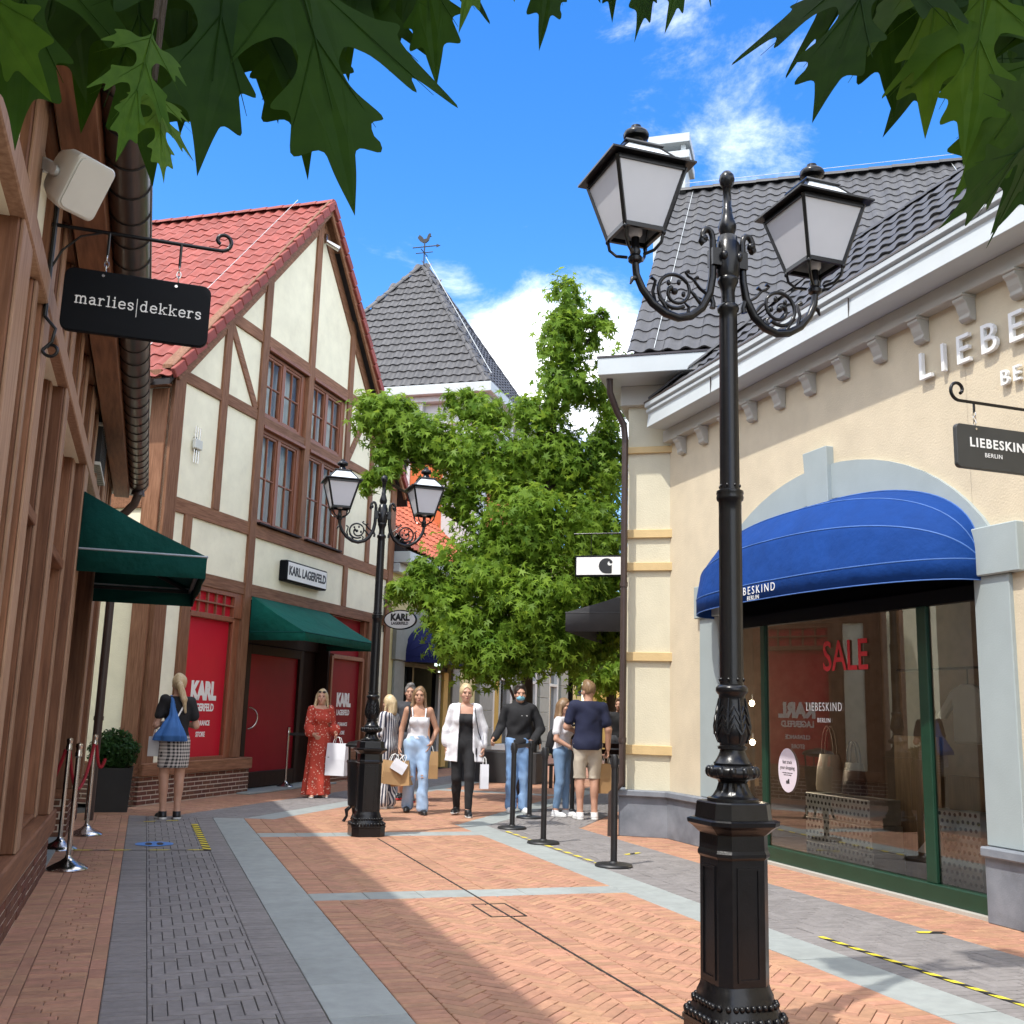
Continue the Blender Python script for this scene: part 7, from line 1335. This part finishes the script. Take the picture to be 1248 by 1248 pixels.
    def hair(s, mat, style='short', side=1):
        M = s.HM(); P = [('e', tuple(s.hp(0, .012, .034)), (.083, .101, .102), .01, M)]; dn = lambda *p: tuple(s.hp(*p))
        if style == 'long':
            P += [('c', s.hp(0, .07, .0), s.hp(0, .085, -.16), .072, .075, .03), ('c', s.hp(0, .085, -.16), s.hp(0, .09, -.30), .078, .05, .03)]
            for sx in (-1, 1): P += [('c', s.hp(sx * .074, .008, .03), s.hp(sx * .088, .01, -.14), .020, .026, .02), ('c', s.hp(sx * .088, .01, -.14), s.hp(sx * .10, -.05, -.32), .030, .016, .02)]
        elif style == 'bob':
            P += [('c', s.hp(0, .06, 0), s.hp(0, .07, -.13), .075, .072, .03)]
            for sx in (-1, 1): P.append(('c', s.hp(sx * .074, .008, .03), s.hp(sx * .105, -.005, -.155), .020, .020, .02))
        elif style == 'pony': P += [('c', s.hp(0, .10, .02), s.hp(side * .02, .135, -.02), .028, .030, .02), ('c', s.hp(side * .02, .135, -.02), s.hp(side * .07, .145, -.18), .036, .040, .02), ('c', s.hp(side * .07, .145, -.18), s.hp(side * .10, .12, -.33), .038, .014, .02)]
        elif style == 'bun': P += [('e', dn(0, .085, .10), (.05, .045, .045), .015)]
        elif style == 'short': P[0] = ('e', tuple(s.hp(0, .010, .040)), (.080, .099, .100), .01, M); P.append(('e', dn(0, -.03, .115), (.055, .05, .030), .02))
        fc = s.hp(0, -.112, -.028); fr_ = A3((.070, .094, .122)); low = s.hc[2] - (.045 if style == 'short' else 9)
        def cut(Q):
            d = -sd_ell(Q, fc, fr_, M); return np.maximum(d, low - Q[..., 2])
        return s.add('hair', P, mat, cut, noise=.0055)
    def shoes(s, mat, sole='sole_white'):
        for q in 'LR':
            a = s.J['a' + q]; z0 = a[2] - .085; o = s.add('shoe', s.foot(q, .010), mat, lambda P, z0=z0: np.maximum(P[..., 2] - (z0 + .095), (z0 + .004) - P[..., 2]), label=None)
            P = [('c', A3((a[0], a[1] + .03, z0 + .014)), A3((a[0] + (.022 if q == 'L' else -.022), a[1] - .12, z0 + .014)), .046, .042, .02), ('c', A3((a[0] + (.022 if q == 'L' else -.022), a[1] - .12, z0 + .014)), A3((a[0] + (.03 if q == 'L' else -.03), a[1] - .17, z0 + .014)), .042, .03, .02)]
            so = s.add('sole', P, sole, lambda Q, z0=z0: np.maximum(Q[..., 2] - (z0 + .026), z0 - Q[..., 2])); so.parent = o
    def top(s, mat, sleeve=.30, hem=.90, neck=1.44, g=.014, noise=.007, name='shirt', flare=.006, extra=None, neckr=.075):
        P = s.torso(g)
        if sleeve > 0:
            for q in 'LR': P += s.arm(q, min(g, .012) + .001, to=sleeve, flare=flare)
        def cut(Q): r_ = np.sqrt(Q[..., 0] ** 2 + (Q[..., 1] + .02) ** 2); d = np.maximum(hem - Q[..., 2], np.where((r_ < .14) & (Q[..., 2] > 1.30), Q[..., 2] - neck, -1)); return np.maximum(d, extra(Q)) if extra else d
        return s.add(name, P, mat, cut, noise)
    def trousers(s, mat, top_=1.02, to=1., g=.014, flare=0., noise=.007, name='trousers', low=.035):
        P = s.torso(g)[1:3] + [p for q in 'LR' for p in s.leg(q, g, to=to, flare=flare)]; return s.add(name, P, mat, lambda Q: np.maximum(Q[..., 2] - top_, low - Q[..., 2]), noise)
    def W(s, p): return (Matrix.Translation(s.t.location) @ s.t.rotation_euler.to_matrix().to_4x4()) @ (Vector(tuple(p)) * s.sc)
def paper_bag(label, top, w_, d_, h, mat, rot=0., tilt=0., handles='print_white', group=None):
    """shopping bag hanging from the point top"""
    t = thing('shopping_bag', label, 'bag', 'W', (top[0], top[1], top[2] - h - .10), group); t.rotation_euler = (0, R(tilt), R(rot)); OFF[t.name] = Vector((0, 0, 0)); m = MB(); q = [(-w_ / 2, -d_ / 2), (w_ / 2, -d_ / 2), (w_ / 2, d_ / 2), (-w_ / 2, d_ / 2)]; lo, hi = [(x, y, 0) for x, y in q], [(x * .98, y * .55, h) for x, y in q]; md = [(x, y * (.95 if abs(y) > 0 else 1), h * .5) for x, y in q]
    for a, b in ((lo, md), (md, hi)):
        for i in range(4): m.face([a[i], a[(i + 1) % 4], b[(i + 1) % 4], b[i]])
    m.face(lo[::-1]); b = part(t, 'body', m, mat); so = b.modifiers.new('thick', 'SOLIDIFY'); so.thickness = .003
    m = MB(); [m.tube([(-w_ * .2, y * .5, h), (-w_ * .12, y * .4, h + .08), (0, 0, h + .10), (w_ * .12, y * .4, h + .08), (w_ * .2, y * .5, h)], .005, 5) for y in (-d_ / 2, d_ / 2)]; part(t, 'handle', m, handles, 60); return t

# woman with the blue bag, seen from behind
p = Fig('woman in black tee and checked skirt seen from behind by the red poster window', (-4.16, 13.65), -28, 1.76, pose=dict(eL=(.235, .02, 1.10), wL=(.12, -.17, 1.12), eR=(-.235, .02, 1.10), wR=(-.10, -.18, 1.12), aL=(.075, .02, .085), aR=(-.085, .05, .085)), yaw=-12)
p.body((.8, .8)); p.hair('hair_blonde', 'pony', -1); p.top('cloth_black', .30, .98, 1.45); p.shoes('shoe_black')
p.add('skirt', [('l', [(.60, 0, .012, .175, .125), (.75, 0, .012, .185, .138), (.92, 0, .012, .183, .128), (1.03, 0, .01, .150, .108)], .005, 7, .006)], 'cloth_check')
bw = thing('drawstring_bag', 'blue drawstring bag on the back of woman in checked skirt', 'bag', 'W', tuple(p.W((.06, .2, .95)))); V, F = implicit([('l', [(.92, .10, .175, .17, .045), (.98, .10, .185, .165, .075), (1.08, .085, .175, .115, .07), (1.22, .07, .15, .05, .04), (1.40, .085, .10, .022, .02), (1.46, .09, .03, .018, .02)], .01, 9, .012)], .008, noise=.004)
lm = np.array([list(r) for r in (bw.matrix_world.inverted() @ Matrix.Translation(p.t.location) @ p.t.rotation_euler.to_matrix().to_4x4())]); V = (V * p.sc) @ lm[:3, :3].T + lm[:3, 3]; partm(bw, 'sack', np_mesh('sack', V, F, 'bag_blue', smooth=180))
m = MB(); m.tube([p.W(q) for q in ((-.10, -.04, 1.44), (-.08, .09, 1.40), (-.02, .135, 1.28), (.06, .15, 1.12))], .011, 6); solo('bag_strap', m, 'print_white', 'pale strap crossing the back of the woman with blue bag', 'strap', smooth=60); paper_bag('small pale carrier bag hanging beside the checked skirt', p.W((.22, -.02, 1.06)), .17, .06, .24, 'print_grey', rot=20)
# woman in the red dress
p = Fig('woman in long red floral dress with sunglasses on her head by dark door', (-2.99, 17.42), 150, 1.68, pose=dict(eL=(.235, .02, 1.12), wL=(.20, -.20, 1.02), eR=(-.22, -.02, 1.10), wR=(-.17, -.20, 1.0)), yaw=-24)
p.body((.5, .9)); p.hair('hair_blonde', 'bob'); p.shoes('skin')
P = p.torso(.016); 
for q in 'LR': P += p.arm(q, .02, to=.72, flare=.055)
P.append(('l', [(.05, 0, .02, .225, .19), (.45, 0, .015, .19, .165), (.85, 0, .012, .185, .145), (1.06, 0, .008, .145, .11)], .03, 9, .022)); p.add('dress', P, 'cloth_floral', lambda Q: np.where((np.hypot(Q[..., 0], Q[..., 1] + .02) < .13) & (Q[..., 2] > 1.3), Q[..., 2] - 1.43 - .4 * np.minimum(0, Q[..., 1]), -1), .004)
m = MB(); [m.ell(tuple(p.hp(sx * .034, -.072, .085) * p.sc), .03, .014, .018, 10, 6) for sx in (-1, 1)]; m.bar(p.hp(-.075, -.02, .085) * p.sc, p.hp(.075, -.02, .085) * p.sc, .008, .008); o = link(bpy.data.objects.new('sunglasses', to_mesh('sunglasses', m, 'eye_dark', 60))); o.parent = p.t
c = p.W((.10, -.19, .96)); t = thing('round_bag', 'round tan crossbody bag worn by woman in red dress', 'bag', 'W', tuple(c)); m = MB(); m.lathe([(.02, -.04), (.11, -.04), (.125, -.02), (.125, .02), (.11, .04), (.02, .04)], (0, 0, 0), 24); m.xf(Matrix.Rotation(R(90), 4, 'X')); part(t, 'body', m, 'bag_tan', 50)
b3 = paper_bag('tall white paper shopping bag held by woman in red dress', p.W((.21, -.29, .97)), .34, .13, .50, 'paper_white', rot=-20); text_part(b3, 'emblem', '3', .12, 'print_dark', (-.12, -.058, .24), (1, 0, 0), (0, -1, 0), extrude=.001)
# striped woman half hidden by the far lamp
p = Fig('blonde woman in striped blouse half hidden behind the far street lamp', (-1.72, 15.9), -60, 1.60, pose=dict(eR=(-.215, .06, 1.12), wR=(-.20, .02, .89), eL=(.22, .0, 1.12), wL=(.19, -.15, 1.0)), yaw=0)
p.body(); p.hair('hair_blonde', 'bob'); p.top('cloth_stripe', .85, .80, 1.45, .022, .006); p.trousers('cloth_stripe', 1.0, .98, .016, .04); p.shoes('shoe_white')
# woman in white top and ripped jeans
p = Fig('woman in white strap top and ripped pale jeans walking with paper bags', (-1.24, 15.32), 172, 1.72, stride=.7, pose=dict(eL=(.265, .05, 1.13), wL=(.185, -.04, .945), eR=(-.225, .05, 1.13), wR=(-.245, .0, .88)), yaw=-6, skin='skin_tan', build=1.04)
p.body((.2, 1.0)); p.hair('hair_light_brown', 'long'); p.top('cloth_white', 0, 1.0, 1.30, .010, .002, neckr=.1, extra=lambda Q: np.where(np.abs(Q[..., 0]) > .098, Q[..., 2] - 1.305, Q[..., 2] - 1.44))
tr_ = p.trousers('denim_light', 1.05, 1.0, .014, .035, .006); m = MB(); [m.tube([A3(q) * p.sc for q in ((sx * .085, -.105, 1.285), (sx * .095, -.075, 1.40), (sx * .098, .0, 1.448), (sx * .09, .075, 1.36))], .009, 6) for sx in (-1, 1)]; o = link(bpy.data.objects.new('shoulder_strap', to_mesh('shoulder_strap', m, 'cloth_white', 60))); o.parent = p.t; p.shoes('shoe_black', 'shoe_black')
m = MB(); q = p.J['kL']; [m.ell((A3((q[0] + dx, q[1] - .072, q[2] + dz)) * p.sc), .042, .010, .010, 8, 5) for dx, dz in ((0, .02), (.0, -.01))]; q = p.J['kR']; m.ell(A3((q[0], q[1] - .072, q[2] + .01)) * p.sc, .045, .010, .011, 8, 5); o = link(bpy.data.objects.new('jeans_tear', to_mesh('jeans_tear', m, 'skin_tan', 60))); o.parent = p.t
m = MB(); m.tube([p.W(a) for a in ((-.14, .06, 1.44), (-.135, -.03, 1.45), (-.13, -.09, 1.36), (-.155, -.085, 1.2), (-.17, .02, 1.1))], .016, 6); solo('bag_strap', m, 'cloth_black', 'black shoulder strap of the woman in white strap top', 'strap', smooth=60)
hw_ = p.W((-.25, -.02, .80)); paper_bag('kraft paper bag held low by woman in ripped jeans, nearer one', (hw_.x - .10, hw_.y - .08, hw_.z), .30, .14, .32, 'kraft', rot=25, tilt=8, group='kraft paper carrier bags'); paper_bag('kraft paper bag held by woman in ripped jeans, against her leg', (hw_.x + .06, hw_.y - .02, hw_.z), .28, .14, .34, 'kraft', rot=-15, tilt=-6, group='kraft paper carrier bags'); paper_bag('crumpled pale paper bag on top of two kraft bags', (hw_.x - .02, hw_.y - .14, hw_.z + .02), .20, .06, .16, 'paper_white', rot=10, tilt=30)
# man behind her
p = Fig('grey-haired man in dark tee walking behind woman in ripped jeans', (-1.55, 17.3), 178, 1.80, 'm', stride=.6, pose=dict(eL=(.27, .04, 1.12), wL=(.30, -.02, .89), eR=(-.27, .04, 1.12), wR=(-.29, -.02, .9)))
p.body((1., .4)); p.hair('hair_grey', 'short'); p.top('cloth_grey', .32, .84, 1.46, .024); p.trousers('cloth_grey', .98, .68, .014, .03, name='shorts', low=.50); p.shoes('shoe_black', 'print_red')
hw_ = p.W((.30, -.03, .80)); paper_bag('tall kraft paper bag carried by grey-haired man between two women', (hw_.x + .04, hw_.y - .05, hw_.z + .03), .26, .16, .42, 'kraft', rot=10, group='kraft paper carrier bags')
# woman in the open white shirt
p = Fig('blonde woman in open white shirt and black leggings walking', (-.57, 15.16), 182, 1.77, stride=.75, pose=dict(eL=(.245, .05, 1.12), wL=(.255, .0, .88), eR=(-.25, .05, 1.12), wR=(-.25, .06, .89)), yaw=14, build=1.05)
p.body((1., .4)); p.hair('hair_blonde', 'bun'); p.top('cloth_black', 0, .86, 1.33, .010, .002, name='vest', extra=lambda Q: np.where(np.abs(Q[..., 0]) > .10, Q[..., 2] - 1.32, -1)); p.trousers('cloth_black', 1.0, .96, .010, 0, .002, name='leggings'); p.shoes('shoe_black')
P = p.torso(.030); 
for q in 'LR': P += p.arm(q, .024, to=.88, flare=.01)
P.append(('l', [(.70, 0, .02, .255, .16), (.90, 0, .015, .215, .15), (1.15, 0, .008, .178, .135), (1.38, 0, .0, .16, .12)], .03, 7, .014))
p.add('open_shirt', P, 'cloth_white', lambda Q: np.maximum(np.where(Q[..., 1] < .03, (.088 + .16 * np.maximum(0, 1.25 - Q[..., 2]) * 0 + .02 * (1.4 - Q[..., 2])) - np.abs(Q[..., 0] - .02), -1), np.where(np.hypot(Q[..., 0], Q[..., 1]) < .10, Q[..., 2] - 1.47, -1)), .005)
hw_ = p.W((.26, -.01, .79)); paper_bag('small narrow white paper bag held by blonde woman in open shirt', (hw_.x + .02, hw_.y - .03, hw_.z - .02), .12, .09, .33, 'paper_white', rot=10); m = MB(); m.tube([p.W(a) for a in ((.13, .08, 1.43), (.125, -.05, 1.45), (.15, -.135, 1.30), (.19, -.13, 1.1), (.23, -.02, .98))], .008, 5); solo('bag_strap', m, 'cloth_grey', 'thin dark strap over the open white shirt', 'strap', smooth=60)
# man with the mask
p = Fig('man in black hoodie and jeans wearing a pale blue face mask', (.20, 15.89), 176, 1.80, 'm', pose=dict(eR=(-.27, .0, 1.13), wR=(-.36, -.16, .99), eL=(.30, -.02, 1.12), wL=(.17, -.22, .96)), yaw=4, build=1.04)
p.body((.6, .8)); p.hair('hair_dark', 'short'); p.top('cloth_black', .98, .86, 1.50, .026, .007, name='hoodie', flare=.008); p.trousers('denim_blue', 1.0, 1.0, .020, .02, .007); p.shoes('shoe_white')
V, F = implicit([('l', [(1.40, 0, .03, .10, .10), (1.47, 0, .04, .105, .105), (1.52, 0, .055, .085, .085)], .01, 0, 0.)], .0085); o = link(bpy.data.objects.new('hood', np_mesh('hood', V * p.sc, F, 'cloth_black', smooth=180))); o.parent = p.t
M_ = p.HM(); p.add('face_mask', [('e', tuple(p.hp(0, -.048, -.052)), (.060, .056, .044), .01, M_), ('e', tuple(p.hp(0, -.088, -.035)), (.018, .020, .020), .02, M_)], 'mask_blue', lambda Q: Q[..., 2] - (p.hc[2] - .012))
m = MB(); [m.ell((dx * p.sc, -.130 * p.sc, z * p.sc), .014, .006, .007, 8, 4, 0) for dx, z in ((.02, 1.30), (-.02, 1.30), (0, 1.285), (.09, 1.30))]; o = part(p.t, 'chest_print', m, 'print_grey')
# girl
p = Fig('girl in white tee and blue jeans with long brown hair facing the man in navy', (.82, 15.46), 118, 1.62, pose=dict(eL=(.19, .02, 1.12), wL=(.11, -.21, 1.02), eR=(-.21, .01, 1.12), wR=(-.12, -.20, 1.0), aL=(.085, -.03, .085), aR=(-.085, .06, .085)), yaw=-8)
p.body((.7, .7)); p.hair('hair_light_brown', 'long'); p.top('cloth_white', .30, .97, 1.45, .014); p.trousers('denim_mid', 1.04, .93, .010, 0., .003); p.shoes('shoe_white')
c = p.W((0, .17, 1.02)); bk = thing('backpack', 'black backpack on the back of the girl in white tee', 'backpack', 'W', tuple(c)); V, F = implicit([('e', (0, .17, 1.08), (.13, .075, .19), .03), ('e', (0, .22, 1.0), (.10, .05, .10), .03)], .01); lm = np.array([list(r) for r in (bk.matrix_world.inverted() @ Matrix.Translation(p.t.location) @ p.t.rotation_euler.to_matrix().to_4x4())]); V = (V * p.sc) @ lm[:3, :3].T + lm[:3, 3]; partm(bk, 'sack', np_mesh('sack', V, F, 'cloth_black', smooth=180))
m = MB(); [m.tube([lm[:3, :3] @ (A3(a) * A3((sx, 1, 1)) * p.sc) + lm[:3, 3] for a in ((.10, .12, 1.30), (.115, .03, 1.455), (.115, -.09, 1.35), (.125, -.06, 1.15), (.13, .10, 1.0))], .014, 6) for sx in (1, -1)]; part(bk, 'strap', m, 'cloth_black', 60)
# man in navy
p = Fig('man in navy tee and beige shorts standing with his back to us', (1.15, 15.10), -8, 1.86, 'm', pose=dict(eL=(.27, -.03, 1.14), wL=(.15, -.23, 1.10), eR=(-.255, .05, 1.12), wR=(-.265, .0, .88)), yaw=18, build=1.03)
p.body((.7, .9)); p.hair('hair_light_brown', 'short'); p.top('cloth_navy', .34, .86, 1.47, .032, .006); p.trousers('cloth_beige', .98, .68, .014, .030, .006, name='shorts', low=.50); p.shoes('shoe_white')
hw_ = p.W((-.27, -.02, .78)); paper_bag('kraft paper bag in the hand of man in navy tee', (hw_.x - .02, hw_.y + .06, hw_.z), .24, .14, .40, 'kraft', rot=15, group='kraft paper carrier bags')
# two small figures farther back
p = Fig('person in black tee far back beside the corner downpipe', (2.30, 21.9), 200, 1.74, 'm', h=.014); p.body(); p.hair('hair_brown', 'short'); p.top('cloth_black', .32, .86, 1.46, .018); p.trousers('cloth_grey', 1.0, 1.0, .018, .02); p.shoes('shoe_black')
p = Fig('dark-haired person in black far back between masked man and girl', (.50, 22.3), 150, 1.55, 'm', h=.014); p.body(); p.hair('hair_dark', 'short'); p.top('cloth_black', .98, .84, 1.48, .02); p.trousers('cloth_black', 1.0, 1.0, .018, .02); p.shoes('shoe_black')
